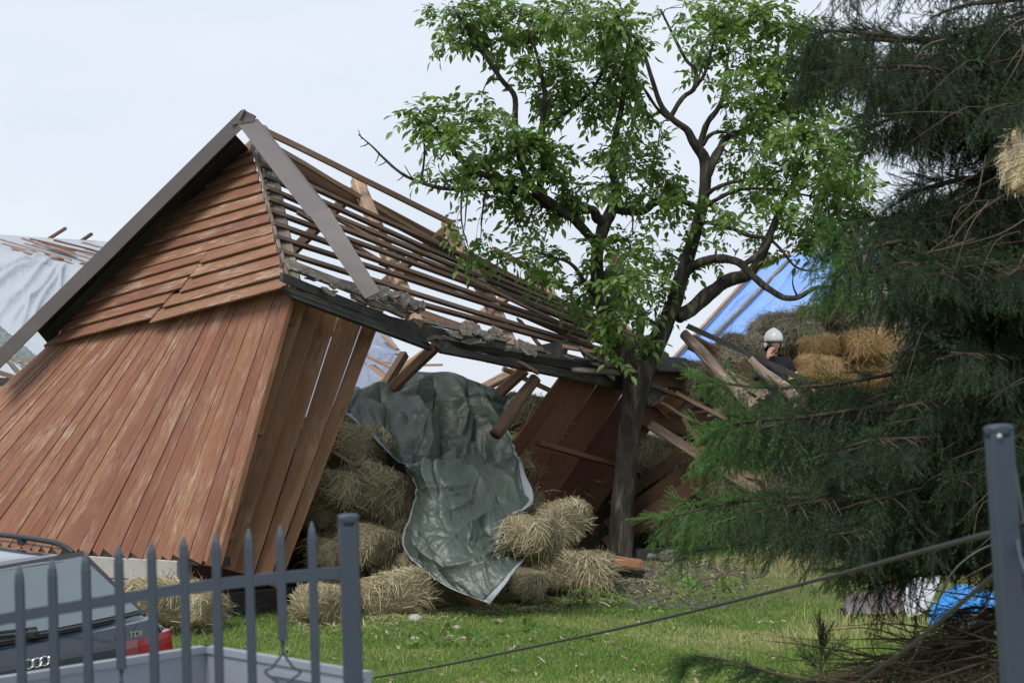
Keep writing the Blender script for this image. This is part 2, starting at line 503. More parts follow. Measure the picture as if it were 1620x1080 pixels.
def ground_mat():
    m, nt, bs, out = new_mat('lawn_soil'); g = NT(nt)
    tc = g.n('ShaderNodeTexCoord').outputs['Object']
    n1 = g.noise(tc, .6, 6, .6); n2 = g.noise(tc, 7, 8, .65); n3 = g.noise(tc, 60, 4, .6)
    col = g.mix(g.ramp(n1, [(.42, 0.0), (.62, 1.0)]), (.085, .13, .032, 1), (.24, .22, .105, 1))
    col = g.mix(g.math('MULTIPLY', g.ramp(n2, [(.45, 0.0), (.7, 1.0)]), .6), col, (.10, .085, .05, 1))
    col = g.mix(g.math('MULTIPLY', n3, .5), col, (.05, .055, .02, 1))
    nt.links.new(col, bs.inputs['Base Color'])
    bs.inputs['Roughness'].default_value = 1.0
    nt.links.new(g.bump(g.math('ADD', n2, n3), .8, .03), bs.inputs['Normal'])
    return m
MAT['ground'] = ground_mat()

# ------------------------------------------------------------------ cloth: a draped sheet relaxed until its spare length buckles into folds
def grid_eval(ctrl, nu, nv):
    R = np.array([crom([np.array(p) for p in row], nu) for row in ctrl])        # rows x (nu+1) x 3
    C = np.stack([crom([R[i, j] for i in range(len(R))], nv) for j in range(nu + 1)], 1)
    return C                                                                       # (nv+1) x (nu+1) x 3

def pix(X):
    """columns and rows in the photograph of an array of points"""
    X = np.asarray(X)
    return 810 + X[..., 0] * FPX / (X[..., 1] * math.cos(PITCH) + (X[..., 2] - CZ) * math.sin(PITCH)), 540 - FPX * np.tan(np.arctan2(X[..., 2] - CZ, X[..., 1]) - PITCH)

def fold(base, ridges):
    """raise sharp crested folds along lines on the sheet"""
    du = np.gradient(base, axis=1); dv = np.gradient(base, axis=0)
    N = np.cross(du, dv); N /= np.linalg.norm(N, axis=2)[..., None] + 1e-9
    N *= np.sign((N @ np.array([0, -.9, .45])))[..., None]
    px, py = pix(base)
    h = np.zeros(px.shape)
    for (x0, y0, x1, y1, a, w) in ridges:
        L = math.hypot(x1 - x0, y1 - y0)
        tx, ty = (x1 - x0) / L, (y1 - y0) / L
        s = ((px - x0) * tx + (py - y0) * ty) / L
        d = np.abs(-(px - x0) * ty + (py - y0) * tx + .12 * L * np.sin(s * 5 + x0) * .35)
        taper = sstep((s + .15) / .35) * sstep((1.15 - s) / .35)
        h += a * np.exp(-d / w) * taper
    return base + N * h[..., None]

def crumple(base, su, sv, octs, seed=0.0, keep=None):
    """creased relief: ridged noise on the sheet's own lengths, stretched along its fall"""
    du = np.gradient(base, axis=1); dv = np.gradient(base, axis=0)
    N = np.cross(du, dv); N /= np.linalg.norm(N, axis=2)[..., None] + 1e-9
    N *= np.sign((N @ np.array([0, -.9, .45])))[..., None]
    nv, nu = base.shape[:2]
    h = np.zeros((nv, nu))
    for i in range(nv):
        for j in range(nu):
            s, t = j / (nu - 1) * su, i / (nv - 1) * sv
            wx = noise.noise(Vector((s * 1.3, t * 1.3, seed + 3))) * .5; wy = noise.noise(Vector((s * 1.3, t * 1.3, seed + 8))) * .5
            x, y = s + wx, t + wy
            x, y = x * .83 + y * .42, y * .83 - x * .42
            v = 0
            for k, (fx, fy, a) in enumerate(octs):
                n = 1 - 2.4 * abs(noise.noise(Vector((x * fx, y * fy, seed + k * 11.3))))
                v += a * n
            h[i, j] = v
    if keep is not None: h *= keep
    return base + N * h[..., None]

def relax(base, inflate=1.05, iters=140, pull=.02, bend=.35, grav=.0006, seed=1, amp=.02, clampd=.03, rest=None, edge=None, press=0.0, hmax=9.0, waves=None):
    """a sheet with spare length buckling over the surface `base`: distance constraints solved by relaxation; base is the ground it lies on"""
    rest = base if rest is None else rest
    r = np.random.default_rng(seed)
    X = base.copy()
    du = np.gradient(base, axis=1); dv = np.gradient(base, axis=0)
    N = np.cross(du, dv); N /= np.linalg.norm(N, axis=2)[..., None] + 1e-9
    N *= np.sign((N @ np.array([0, -0.9, 0.45])))[..., None]
    nz = r.normal(size=base.shape[:2])
    for _ in range(4):
        nz = (nz + np.roll(nz, 1, 0) + np.roll(nz, -1, 0) + np.roll(nz, 1, 1) + np.roll(nz, -1, 1)) / 5
    X += N * (nz / (nz.std() + 1e-9) * amp)[..., None]
    nv, nu = base.shape[:2]
    if waves is not None:
        lu = np.linalg.norm(np.diff(base, axis=1), axis=2).mean(); lv = np.linalg.norm(np.diff(base, axis=0), axis=2).mean()
        for (wl, ampw, ang, aniso) in waves:
            h = np.array([[noise.noise(Vector(((j * lu * math.cos(ang) + i * lv * math.sin(ang)) / wl, (-j * lu * math.sin(ang) + i * lv * math.cos(ang)) / (wl * aniso), seed + wl * 31))) for j in range(nu)] for i in range(nv)])
            X += N * (np.abs(h) * 2 * ampw)[..., None]
    iu, iv = inflate if isinstance(inflate, tuple) else (inflate, inflate)
    im = (iu + iv) / 2
    fams = [((0, 1), iu, 1.0), ((1, 0), iv, 1.0), ((1, 1), im, .4), ((1, -1), im, .4), ((0, 2), iu, bend), ((2, 0), iv, bend), ((2, 2), im, bend * .4), ((2, -2), im, bend * .4)]
    sets = []
    for (a, b), inf, st in fams:
        i0 = slice(0, nv - a); i1 = slice(a, nv)
        if b >= 0: j0, j1 = slice(0, nu - b), slice(b, nu)
        else: j0, j1 = slice(-b, nu), slice(0, nu + b)
        L = np.linalg.norm(rest[i1, j1] - rest[i0, j0], axis=2) * inf
        sets.append((i0, j0, i1, j1, L, st))
    pl = np.full(X.shape[:2], pull)
    if edge is not None:
        ii, jj = np.meshgrid(np.arange(nv), np.arange(nu), indexing='ij')
        e = np.minimum(np.minimum(jj, nu - 1 - jj), nv - 1 - ii)
        pl = np.maximum(pl, edge * np.exp(-e / 2.0))
    Vv = np.zeros_like(X)
    for it in range(iters):
        X0 = X.copy()
        X = X + Vv * .85 - N * press
        X[..., 2] -= grav
        for sw in range(3):
            acc = np.zeros_like(X); cnt = np.zeros(X.shape[:2])
            for (i0, j0, i1, j1, L, st) in sets:
                d = X[i1, j1] - X[i0, j0]
                l = np.linalg.norm(d, axis=2) + 1e-9
                c = d * (((l - L) / l) * .5 * st)[..., None]
                acc[i0, j0] += c; acc[i1, j1] -= c
                cnt[i0, j0] += st; cnt[i1, j1] += st
            X += acc / np.maximum(cnt, 1)[..., None] * 1.8
        X += (base - X) * pl[..., None]
        d = ((X - base) * N).sum(2)
        X += N * (np.clip(d, -clampd, hmax) - d)[..., None]
        Vv = X - X0
    return X

def grid_faces(nv, nu):
    i, j = np.meshgrid(np.arange(nv - 1), np.arange(nu - 1), indexing='ij')
    a = (i * nu + j).ravel()
    return np.stack([a, a + 1, a + nu + 1, a + nu], 1)

# ------------------------------------------------------------------ twig sprays instanced on points (for foliage nobody could count)
SPRAY_COLLECTIONS = {}
def spray_collection(key, protos, matt):
    if key not in SPRAY_COLLECTIONS:
        c = bpy.data.collections.new(key)
        for V, F, T in protos:
            c.objects.link(bpy.data.objects.new('spray', mesh('spray', V, F, MAT[matt], False, {'tint': T})))
        SPRAY_COLLECTIONS[key] = c
    return SPRAY_COLLECTIONS[key]

def spray_foliage(name, protos, matt, parent, pos, RFs, s, k, toff):
    c = spray_collection(matt + '_sprays', protos, matt)
    n = len(pos)
    me = bpy.data.meshes.new(name)
    me.vertices.add(n); me.vertices.foreach_set('co', np.asarray(pos, np.float32).ravel())
    eul = np.array([Matrix(R.tolist()).to_euler() for R in RFs], np.float32)
    me.attributes.new('rot', 'FLOAT_VECTOR', 'POINT').data.foreach_set('vector', eul.ravel())
    me.attributes.new('scl', 'FLOAT', 'POINT').data.foreach_set('value', np.asarray(s, np.float32))
    me.attributes.new('toff', 'FLOAT', 'POINT').data.foreach_set('value', np.asarray(toff, np.float32))
    me.attributes.new('kind_index', 'INT', 'POINT').data.foreach_set('value', np.asarray(k, np.int32))
    o = link(name, me, parent, None)
    ng = bpy.data.node_groups.new(name, 'GeometryNodeTree')
    ng.interface.new_socket('Geometry', in_out='INPUT', socket_type='NodeSocketGeometry')
    ng.interface.new_socket('Geometry', in_out='OUTPUT', socket_type='NodeSocketGeometry')
    N_ = ng.nodes.new
    gi, go = N_('NodeGroupInput'), N_('NodeGroupOutput')
    ci = N_('GeometryNodeCollectionInfo'); ci.inputs['Collection'].default_value = c
    ci.inputs['Separate Children'].default_value = True; ci.inputs['Reset Children'].default_value = True
    ip = N_('GeometryNodeInstanceOnPoints'); ip.inputs['Pick Instance'].default_value = True
    def named(nm, t):
        a = N_('GeometryNodeInputNamedAttribute'); a.data_type = t; a.inputs['Name'].default_value = nm
        return a.outputs['Attribute']
    er = N_('FunctionNodeEulerToRotation')
    L = ng.links.new
    L(gi.outputs[0], ip.inputs['Points']); L(ci.outputs[0], ip.inputs['Instance'])
    L(named('kind_index', 'INT'), ip.inputs['Instance Index'])
    L(named('rot', 'FLOAT_VECTOR'), er.inputs[0]); L(er.outputs[0], ip.inputs['Rotation'])
    L(named('scl', 'FLOAT'), ip.inputs['Scale'])
    L(ip.outputs[0], go.inputs[0])
    md = o.modifiers.new('sprays', 'NODES'); md.node_group = ng
    return tag(o, kind='stuff')
# ------------------------------------------------------------------ ground and lawn
def build_ground():
    xs = np.concatenate([[-3000, -600, -120, -40], np.linspace(-18, 18, 110), [40, 120, 600, 3000]])
    ys = np.concatenate([[-300, -40, -5], np.linspace(0, 45, 150), [60, 120, 600, 4000]])
    X, Y = np.meshgrid(xs, ys)
    Z = gz(X, Y)
    for k in (X, Y): pass
    V = np.stack([X, Y, Z], 2).reshape(-1, 3)
    o = obj('ground', V, grid_faces(len(ys), len(xs)), MAT['ground'], smooth=True)
    tag(o, 'grassy yard sloping up to the collapsed wooden barn', 'ground', kind='structure')
build_ground()

def blades(n, sample, hmin, hmax, wid, seed, lean=.5, name='grass', label='', mat='grassblade', dry=None):
    r = np.random.default_rng(seed)
    x, y = sample(r, n)
    z = gz(x, y)
    h = r.uniform(hmin, hmax, n) * (0.55 + 0.9 * r.random(n) ** 2)
    a = r.uniform(0, 2 * math.pi, n)
    w = wid * r.uniform(.6, 1.3, n)
    la = r.uniform(0, 2 * math.pi, n); ll = lean * r.random(n)
    px, py = np.cos(a) * w / 2, np.sin(a) * w / 2
    lx, ly = np.cos(la) * ll * h, np.sin(la) * ll * h
    V = np.empty((n, 5, 3))
    V[:, 0] = np.stack([x - px, y - py, z - .01], 1)
    V[:, 1] = np.stack([x + px, y + py, z - .01], 1)
    V[:, 2] = np.stack([x + px * .8 + lx * .35, y + py * .8 + ly * .35, z + h * .55], 1)
    V[:, 3] = np.stack([x - px * .8 + lx * .35, y - py * .8 + ly * .35, z + h * .55], 1)
    V[:, 4] = np.stack([x + lx, y + ly, z + h * (1 - .3 * ll)], 1)
    b = np.arange(n)[:, None] * 5
    Fq = np.concatenate([b + np.array([[0, 1, 2]]), b + np.array([[0, 2, 3]]), b + np.array([[3, 2, 4]])])
    t = r.normal(.31, .16, n)
    band = np.sin(x * .55 + 1.1 * y + .8 * np.sin(x * .8) + 1.3) + .6 * np.sin(2.3 * y - .9 * x) + .35 * np.sin(5.1 * x + 3.3 * y)
    rightness = sstep((x / np.maximum(y, 1) + .0) / .16)
    t = t + .12 * np.sin(x * 3.1 + 2 * np.sin(y * 2.2)) * np.sin(y * 3.7 + 1.3 * np.sin(x * 1.7)) + .09 * np.sin(x * 9 + y * 4) * np.sin(y * 8 - x * 3)
    t = t + rightness * .42 * sstep(band * .7 + .45) + .10 * band
    if dry is not None: t = t + dry
    t = np.clip(t, 0.02, .98)
    o = obj(name, V.reshape(-1, 3), Fq, MAT[mat], attr={'tint': np.repeat(t, 5)})
    return tag(o, label, 'grass', kind='stuff')

def s_lawn(r, n):
    y = 16.2 + (r.random(n) ** 1.25) * 12.4
    x = (r.random(n) * .60 - .24) * y
    k = noise_keep(x, y, r)
    return np.where(k, x, x - 4.5), np.where(k, y, 16.5 + 8 * r.random(n))
def noise_keep(x, y, r):
    d = ((x - 1.75) / 1.7) ** 2 + ((y - 26.35) / .65) ** 2
    return (d + .5 * np.sin(x * 7) * np.sin(y * 9)) > r.random(len(x)) * 1.0 - .1
blades(330000, s_lawn, .025, .065, .0085, 3, .7, 'grass', 'short patchy lawn in front of the collapsed barn')
def s_tall(r, n):
    y = r.uniform(15.2, 22.5, n)
    c = (810 + 0) * 0
    u = r.beta(1.6, 1.6, n)
    x = y * (.135 + .14 * u)
    return x, y
blades(15000, s_tall, .14, .30, .010, 5, .8, 'tall_grass', 'taller uncut grass at the foot of the spruce')

# bare trodden soil in front of the walnut
MAT['soil'] = plain('bare_soil', (.085, .078, .045), 1.0, 0, .4, 14, .9, dirt=(.05, .055, .022), dirt_amt=.6)
def soil():
    c = np.array([1.75, 26.35]); n = 48
    V = [(c[0], c[1], float(gz(*c)) + .006)]
    for k in (1, 2, 3):
        for i in range(n):
            a = 2 * math.pi * i / n
            rr = k / 3 * (1 + .22 * noise.noise(Vector((math.cos(a) * 2, math.sin(a) * 2, 4))) + .12 * noise.noise(Vector((math.cos(a) * 6, math.sin(a) * 6, 1))))
            x, y = c[0] + math.cos(a) * 1.6 * rr, c[1] + math.sin(a) * .55 * rr
            V.append((x, y, float(gz(x, y)) + .014))
    F = [(0, 1 + i, 1 + (i + 1) % n) for i in range(n)]
    for k in (0, 1):
        for i in range(n): F.append((1 + k * n + i, 1 + (k + 1) * n + i, 1 + (k + 1) * n + (i + 1) % n, 1 + k * n + (i + 1) % n))
    tag(obj('soil', V, F, MAT['soil'], smooth=True), 'bare soil patch at the foot of the walnut', 'soil', kind='structure')
soil()

# ------------------------------------------------------------------ the collapsed barn
AX = Vector((.63, .776, 0)).normalized()
barn = empty('collapsed_barn', (-3.32, 22.5, 0), 'collapsed red brown wooden barn leaning over with its roof stripped to battens', 'barn')

TL, TR = P(70, 552, 25.4), P(466, 458, 22.35)
BR, BL = P(343, 894, 22.5), P(-262, 854, 26.8)
NW = 34
nrm = (TR - TL).cross(BL - TL).normalized()
if nrm.y > 0: nrm = -nrm
ws = np.cumsum(np.random.default_rng(2).uniform(.65, 1.4, NW)); ws = np.concatenate([[0], ws]) / ws[-1]
for i in range(NW):
    u0, u1 = ws[i], ws[i + 1]
    ov = .012
    t0, t1 = TL.lerp(TR, u0 - ov * .5), TL.lerp(TR, u1 + ov * .3)
    b0, b1 = BL.lerp(BR, u0 - ov * .5), BL.lerp(BR, u1 + ov * .3)
    d = (t1 - b1).normalized()
    tp = nrm * (random.uniform(.012, .022) if random.random() < .22 else random.uniform(.004, .010))
    b1 = b1 - d * random.uniform(-.012, .03) + tp
    b0 = b0 - nrm * .002
    b0 = b0 + d * max(0, (b1 - b0).dot(d)) + (t0 - b0).normalized() * random.uniform(-.01, .012)
    t0 = t0 + (t0 - b0).normalized() * .1 - nrm * .004; t1 = t1 + (t1 - b1).normalized() * .1 + tp * .4
    quad_plank('wall_plank', b0, t0, t1, b1, .022, MAT['red'], barn, 5, .006, -1)
# interior face of the gable wall: rough rails the boards are nailed to
for v in (.12, .5, .9):
    a, b = BL.lerp(TL, v), BR.lerp(TR, v)
    beam('wall_rail', a - nrm * .09, b - nrm * .09, .1, .08, MAT['brown'], barn)

# long side wall: five tall boards beside the corner
SP = [((463, 490, 462, 468), (325, 349, 892, 897), 22.5, 22.55), ((491, 516, 467, 474), (349, 369, 897, 902), 22.8, 22.7),
      ((515, 542, 473, 481), (369, 400, 903, 910), 23.1, 22.85), ((544, 581, 480, 492), (401, 424, 914, 922), 23.55, 23.0), ((583, 606, 491, 498), (425, 439, 924, 932), 23.8, 23.15)]
for k, ((x0, x1, y0, y1), (c0, c1, d0, d1), Dt, Db) in enumerate(SP):
    f = -.03 * (k % 2)
    quad_plank('side_plank', P(c0, d0, Db + f), P(x0, y0 - 6, Dt + f), P(x1, y1 - 6, Dt + f + .05), P(c1, d1, Db + f + .05), .03, MAT['redside'], barn, 5, .008)
quad_plank('corner_board', P(341, 894, 22.48), P(462, 462, 22.34), P(468, 464, 22.36), P(349, 896, 22.5), .05, MAT['redside'], barn, 4, .003)

# far side wall: dark red boards leaning under the eave
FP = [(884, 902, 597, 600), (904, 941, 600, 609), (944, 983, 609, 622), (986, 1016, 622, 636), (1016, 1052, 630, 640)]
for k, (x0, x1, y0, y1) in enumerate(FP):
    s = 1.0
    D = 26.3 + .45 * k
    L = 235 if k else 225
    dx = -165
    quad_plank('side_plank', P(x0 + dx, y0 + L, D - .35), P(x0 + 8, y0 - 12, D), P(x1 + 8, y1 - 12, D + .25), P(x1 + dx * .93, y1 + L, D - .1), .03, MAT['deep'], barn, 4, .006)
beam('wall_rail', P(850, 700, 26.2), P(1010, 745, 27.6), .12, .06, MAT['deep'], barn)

# gable boards, lapped, with a crack through the lowest ones
GA, GL, GR = P(396, 228, 24.3), P(73, 549, 25.3), P(459, 457, 22.15)
gn = (GR - GL).cross(GA - GL).normalized()
if gn.y > 0: gn = -gn
NG = 14
gs = np.linspace(0, 1, NG + 1)
for i in range(NG):
    v0, v1 = gs[i], gs[i + 1] + .012
    v1c = min(v1, .985)
    l0, r0 = GL.lerp(GA, v0), GR.lerp(GA, v0)
    l1, r1 = GL.lerp(GA, v1c), GR.lerp(GA, v1c)
    proud = gn * .045
    jit = random.uniform(-.006, .006)
    def gq(f0, f1, drop0=0., drop1=0., push=0.):
        a0 = l0.lerp(r0, f0) + proud + gn * push + UP * (jit - drop0); a1 = l0.lerp(r0, f1) + proud + gn * push + UP * (jit - drop1)
        c1 = l1.lerp(r1, f1) + gn * push + UP * -drop1; c0 = l1.lerp(r1, f0) + gn * push + UP * -drop0
        quad_plank('gable_board', a0, a1, c1, c0, .024, MAT['gable'], barn, 5, .006, 1)
    if i < 5:
        f = [.47, .50, .55, .575, .60][i]
        if i == 0: f = .475
        gq(0.0, f, .0, -.03, 0.0); gq(f - .004, 1.0, .045 - .007 * i, 0.0, .022)
    elif i in (8,):
        gq(0.0, 1.0)
    else:
        gq(0.0, 1.0)
beam('crack_backing', P(250, 515, 25.05), P(312, 405, 24.75), .34, .02, MAT['black'], barn, up=Vector((.5, -.8, 0)))  # black backing added so the crack shows dark instead of open sky
beam('crack_backing', P(232, 440, 25.2), P(330, 470, 24.7), .3, .02, MAT['black'], barn, up=Vector((.5, -.8, 0)))
# pale edge strip down the right side of the gable
quad_plank('edge_strip', P(459, 462, 22.1), P(398, 232, 24.2), P(403, 232, 24.2), P(464, 460, 22.1), .03, MAT['grey'], barn, 4, .012)
beam('sill_beam', P(78, 556, 25.55), P(462, 464, 22.5), .14, .12, MAT['black'], barn)

# left verge: metal trim over a dark soffit
quad_plank('verge_trim', P(-14, 597, 25.1), P(384, 203, 23.65), P(382, 176, 23.65), P(-18, 571, 25.1), .02, MAT['metal'], barn, 6, .006, -1)
quad_plank('verge_trim', P(-18, 571, 25.1), P(382, 176, 23.65), P(389, 174, 23.95), P(-12, 569, 25.4), .012, MAT['metal'], barn, 3, .002, -1)
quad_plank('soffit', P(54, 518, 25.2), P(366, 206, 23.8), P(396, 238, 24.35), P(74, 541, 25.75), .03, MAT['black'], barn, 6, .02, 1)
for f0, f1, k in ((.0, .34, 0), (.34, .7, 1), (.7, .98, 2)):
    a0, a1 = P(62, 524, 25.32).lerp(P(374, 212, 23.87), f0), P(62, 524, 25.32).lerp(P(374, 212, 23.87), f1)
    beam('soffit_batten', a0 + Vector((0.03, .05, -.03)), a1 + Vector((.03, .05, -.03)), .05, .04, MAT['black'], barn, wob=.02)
# right verge: two lengths of sheet metal hanging across the battens, and the ridge caps
quad_plank('verge_trim', P(489, 344, 22.45), P(374, 194, 23.7), P(404, 189, 23.7), P(521, 334, 22.4), .012, MAT['metal'], barn, 4, .004)
quad_plank('verge_trim', P(578, 473, 21.75), P(490, 340, 22.42), P(522, 330, 22.38), P(602, 462, 21.7), .012, MAT['metal'], barn, 4, .004)
quad_plank('verge_trim_flange', P(521, 334, 22.42), P(404, 189, 23.72), P(407, 189, 23.95), P(524, 335, 22.6), .01, MAT['metal'], barn, 3, .004)
quad_plank('ridge_cap', P(366, 198, 23.66), P(383, 174, 23.66), P(402, 182, 23.66), P(402, 193, 23.66), .02, MAT['metal'], barn, 2, .004)
quad_plank('ridge_cap', P(377, 186, 23.62), P(384, 173, 23.62), P(403, 183, 23.9), P(399, 190, 23.85), .03, MAT['metal'], barn, 2, .003)

# roof frame
R0, E0 = P(402, 196, 24.6), P(452, 452, 22.3)
def ridge(s):
    T_ = (0, 2.19, 4.02, 5.98, 7.9, 8.6)
    return P(float(np.interp(s, T_, (402, 565, 708, 845, 972, 1015))), float(np.interp(s, T_, (196, 284, 350, 430, 502, 528))), 24.6 + .81 * s)
def eave(s): return E0 + AX * s + UP * (-.165 * s + .004 * s * s) + AX.cross(UP) * (.0)
def beave(s): return P(72, 548, 25.7) + AX * s + UP * (-.10 * s)
dn = Vector((.5, -.7, .5))
for s, w in ((.12, .19), (2.19, .17), (4.02, .19), (5.98, .19), (7.85, .2)):
    a, b = ridge(s), eave(s)
    beam('rafter', a + UP * (-.02), a.lerp(b, 1.0), w, .13, MAT['grey' if s < 1 else 'raw'], barn, up=dn, rings=7, wob=.03, cham=.18, taper=1.12)
    a2, b2 = ridge(s + .12) + Vector((0, .06, 0)), beave(s)
    beam('rafter', a2, b2, .13, .13, MAT['brown' if s in (4.02, 2.19) else 'raw'], barn, up=dn, rings=6, wob=.02, cham=.15)
for s in (1.2, 3.1, 5.0, 6.9):
    pass
# ridge pole and boards
beam('ridge_beam', ridge(.2) + UP * -.30 + Vector((0, .12, 0)), ridge(8.0) + UP * -.24 + Vector((0, .12, 0)), .12, .19, MAT['brown'], barn, rings=8, wob=.03, cham=.1)
beam('ridge_board', P(432, 232, 24.6), P(692, 384, 27.3), .05, .05, MAT['raw'], barn, rings=6, wob=.03)
beam('ridge_batten', P(418, 207, 24.4), P(714, 352, 27.5), .05, .07, MAT['raw'], barn, rings=6, wob=.012)
beam('ridge_batten', P(780, 393, 28.3), P(905, 462, 29.6), .05, .06, MAT['raw'], barn, rings=4, wob=.02)
# battens
tv = [.30, .37, .445, .515, .59, .665, .745, .825, .91]
for i, t in enumerate(tv):
    s1 = 8.0 + random.uniform(-.15, .5)
    n1 = Vector((.3, -.8, .45)) * .09
    a = R0.lerp(E0, t) + AX * (-.05) + n1
    b = ridge(s1).lerp(eave(s1), t + random.uniform(-.012, .012)) + n1
    m = a.lerp(b, random.uniform(.42, .58)) + UP * random.uniform(-.035, .03)
    beam('batten', a, m, .055, .05, MAT['batten'], barn, up=dn, rings=5, wob=.012)
    beam('batten', m + AX * .01, b, .055, .05, MAT['batten'], barn, up=dn, rings=5, wob=.012)
# a few doubled and slipped battens
for (x0, y0, D0, x1, y1, D1, mm) in ((505, 330, 24.2, 640, 405, 25.4, 'raw'), (600, 415, 24.7, 735, 470, 25.9, 'brown'), (722, 432, 25.9, 905, 520, 27.5, 'raw'),
                                     (470, 335, 23.6, 600, 412, 24.8, 'brown'), (760, 470, 26.2, 930, 545, 27.7, 'batten')):
    beam('batten', P(x0, y0, D0), P(x1, y1, D1), .05, .035, MAT[mm], barn, up=dn, rings=4, wob=.015)
# eave: blackened boards, wall plate, the pale ended gutter board
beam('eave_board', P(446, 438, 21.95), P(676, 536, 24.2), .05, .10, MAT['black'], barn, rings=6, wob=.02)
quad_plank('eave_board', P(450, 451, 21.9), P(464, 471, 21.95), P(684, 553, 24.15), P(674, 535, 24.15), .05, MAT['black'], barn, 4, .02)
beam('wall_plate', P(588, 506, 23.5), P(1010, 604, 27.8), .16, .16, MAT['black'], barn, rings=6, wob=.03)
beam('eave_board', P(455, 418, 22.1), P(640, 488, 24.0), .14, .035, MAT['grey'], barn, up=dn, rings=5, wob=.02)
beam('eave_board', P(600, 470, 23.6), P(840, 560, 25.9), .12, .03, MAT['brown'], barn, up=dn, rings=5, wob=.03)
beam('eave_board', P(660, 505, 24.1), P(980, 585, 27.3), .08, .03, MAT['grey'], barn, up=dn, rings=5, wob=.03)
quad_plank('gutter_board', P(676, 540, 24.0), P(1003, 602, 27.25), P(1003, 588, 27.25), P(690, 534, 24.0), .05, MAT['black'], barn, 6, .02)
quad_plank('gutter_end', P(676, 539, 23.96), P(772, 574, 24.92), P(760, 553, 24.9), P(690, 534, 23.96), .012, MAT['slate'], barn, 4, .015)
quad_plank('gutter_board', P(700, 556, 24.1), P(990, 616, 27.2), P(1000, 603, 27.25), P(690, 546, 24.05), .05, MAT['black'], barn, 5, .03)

# slates left along the eave
def slate(px, py, D, w, h, roll, tilt, mat='slate'):
    c = P(px, py, D)
    V, F = [], []
    so = random.uniform(0, 99)
    K = 5
    rad = []
    for z in (.008, -.008):
        for i in range(K):
            a = 2 * math.pi * (i + .5) / K
            cx, sx = math.cos(a), math.sin(a)
            k = (1.0, 1.15, .95, 1.1, .8)[i] * 1.05
            j = 1 + .28 * noise.noise(Vector((so, i * 1.7, 0)))
            V.append((cx * k * w / 2 * j, sx * k * h / 2 * j, z + .012 * noise.noise(Vector((so, cx * 2, sx * 2)))))
    F = [tuple(range(K)), tuple(range(2 * K - 1, K - 1, -1))] + [((i + 1) % K, i, K + i, K + (i + 1) % K) for i in range(K)]
    x = (AX * math.cos(roll) + Vector((.3, -.4, -.75)).normalized() * math.sin(roll)).normalized()
    n = (Vector((.45, -.62, .62)) + Vector((random.uniform(-1, 1), random.uniform(-1, 1), random.uniform(-1, 1))) * tilt).normalized()
    y = n.cross(x).normalized(); x = y.cross(n)
    M = Matrix(((x.x, y.x, n.x, c.x), (x.y, y.y, n.y, c.y), (x.z, y.z, n.z, c.z), (0, 0, 0, 1)))
    obj('slate', V, F, MAT[mat], barn, M)
def eD(px):   # distance of the eave line at a column of the photo
    return float(np.interp(px, [450, 600, 700, 800, 900, 1000], [22.1, 23.3, 24.2, 25.1, 26.1, 27.1]))
SL = [(482, 428, .20, .10, .3), (500, 440, .22, .12, .6), (530, 452, .2, .12, .2), (560, 455, .22, .16, .1), (605, 462, .26, .2, .1), (622, 466, .24, .16, .2), (640, 474, .24, .2, -.1), (655, 482, .22, .2, .2),
      (664, 488, .2, .16, .4), (612, 476, .3, .12, .3), (632, 486, .26, .1, .3), (720, 530, .3, .14, .5), (738, 522, .25, .22, -.4), (752, 520, .26, .24, .3), (768, 530, .24, .2, .1), (775, 536, .2, .14, -.6),
      (748, 540, .34, .1, .4), (786, 525, .12, .28, .1), (830, 551, .30, .17, 1.45), (846, 556, .1, .22, .2), (930, 560, .34, .05, .6), (955, 566, .26, .14, .2), (970, 560, .22, .12, -.3), (945, 575, .3, .16, .5),
      (985, 570, .2, .15, .2), (800, 552, .2, .1, .3), (695, 515, .2, .08, .3), (900, 566, .3, .06, .2), (520, 462, .26, .09, .4), (585, 470, .24, .12, .3)]
for (px, py, w, h, r) in SL:
    slate(px, py, eD(px) - .12 + random.uniform(-.1, .1), w * .92, h * .8, r + random.uniform(-.3, .3), .32)
    slate(px + random.uniform(-14, 14), py + random.uniform(-4, 8), eD(px) - .05 + random.uniform(-.1, .1), w * .6, h * .5, r + random.uniform(-.8, .8), .5)
quad_plank('broken_board', P(853, 566, 26.0), P(852, 546, 26.0), P(899, 536, 26.1), P(896, 563, 26.1), .03, MAT['black'], barn, 2, .01)
quad_plank('broken_board', P(815, 560, 25.4), P(811, 538, 25.45), P(836, 543, 25.5), P(845, 563, 25.5), .03, MAT['grey'], barn, 2, .01)
beam('broken_board', P(872, 568, 26.2), P(985, 577, 27.0), .12, .02, MAT['grey'], barn, up=dn, wob=.02)
beam('broken_board', P(918, 551, 26.4), P(972, 598, 26.8), .09, .02, MAT['grey'], barn, up=dn, wob=.02)
# debris of thatch and chaff caught on the eave
bag_pts = []

for (a, b, w, m) in (((655, 520, 24.2), (742, 545, 25.0), .05, 'raw'), ((770, 548, 25.0), (850, 590, 25.5), .045, 'batten'), ((890, 548, 26.0), (962, 560, 26.7), .05, 'raw'), ((560, 470, 23.0), (640, 500, 23.7), .06, 'grey'),
                     ((960, 545, 26.6), (1012, 590, 27.1), .05, 'raw'), ((905, 585, 26.2), (1000, 592, 27.0), .07, 'grey'), ((820, 505, 26.6), (868, 560, 26.0), .045, 'batten')):
    beam('snapped_batten', P(*a), P(*b), w, .035, MAT[m], barn, up=dn, rings=3, wob=.02, ragged=.05)
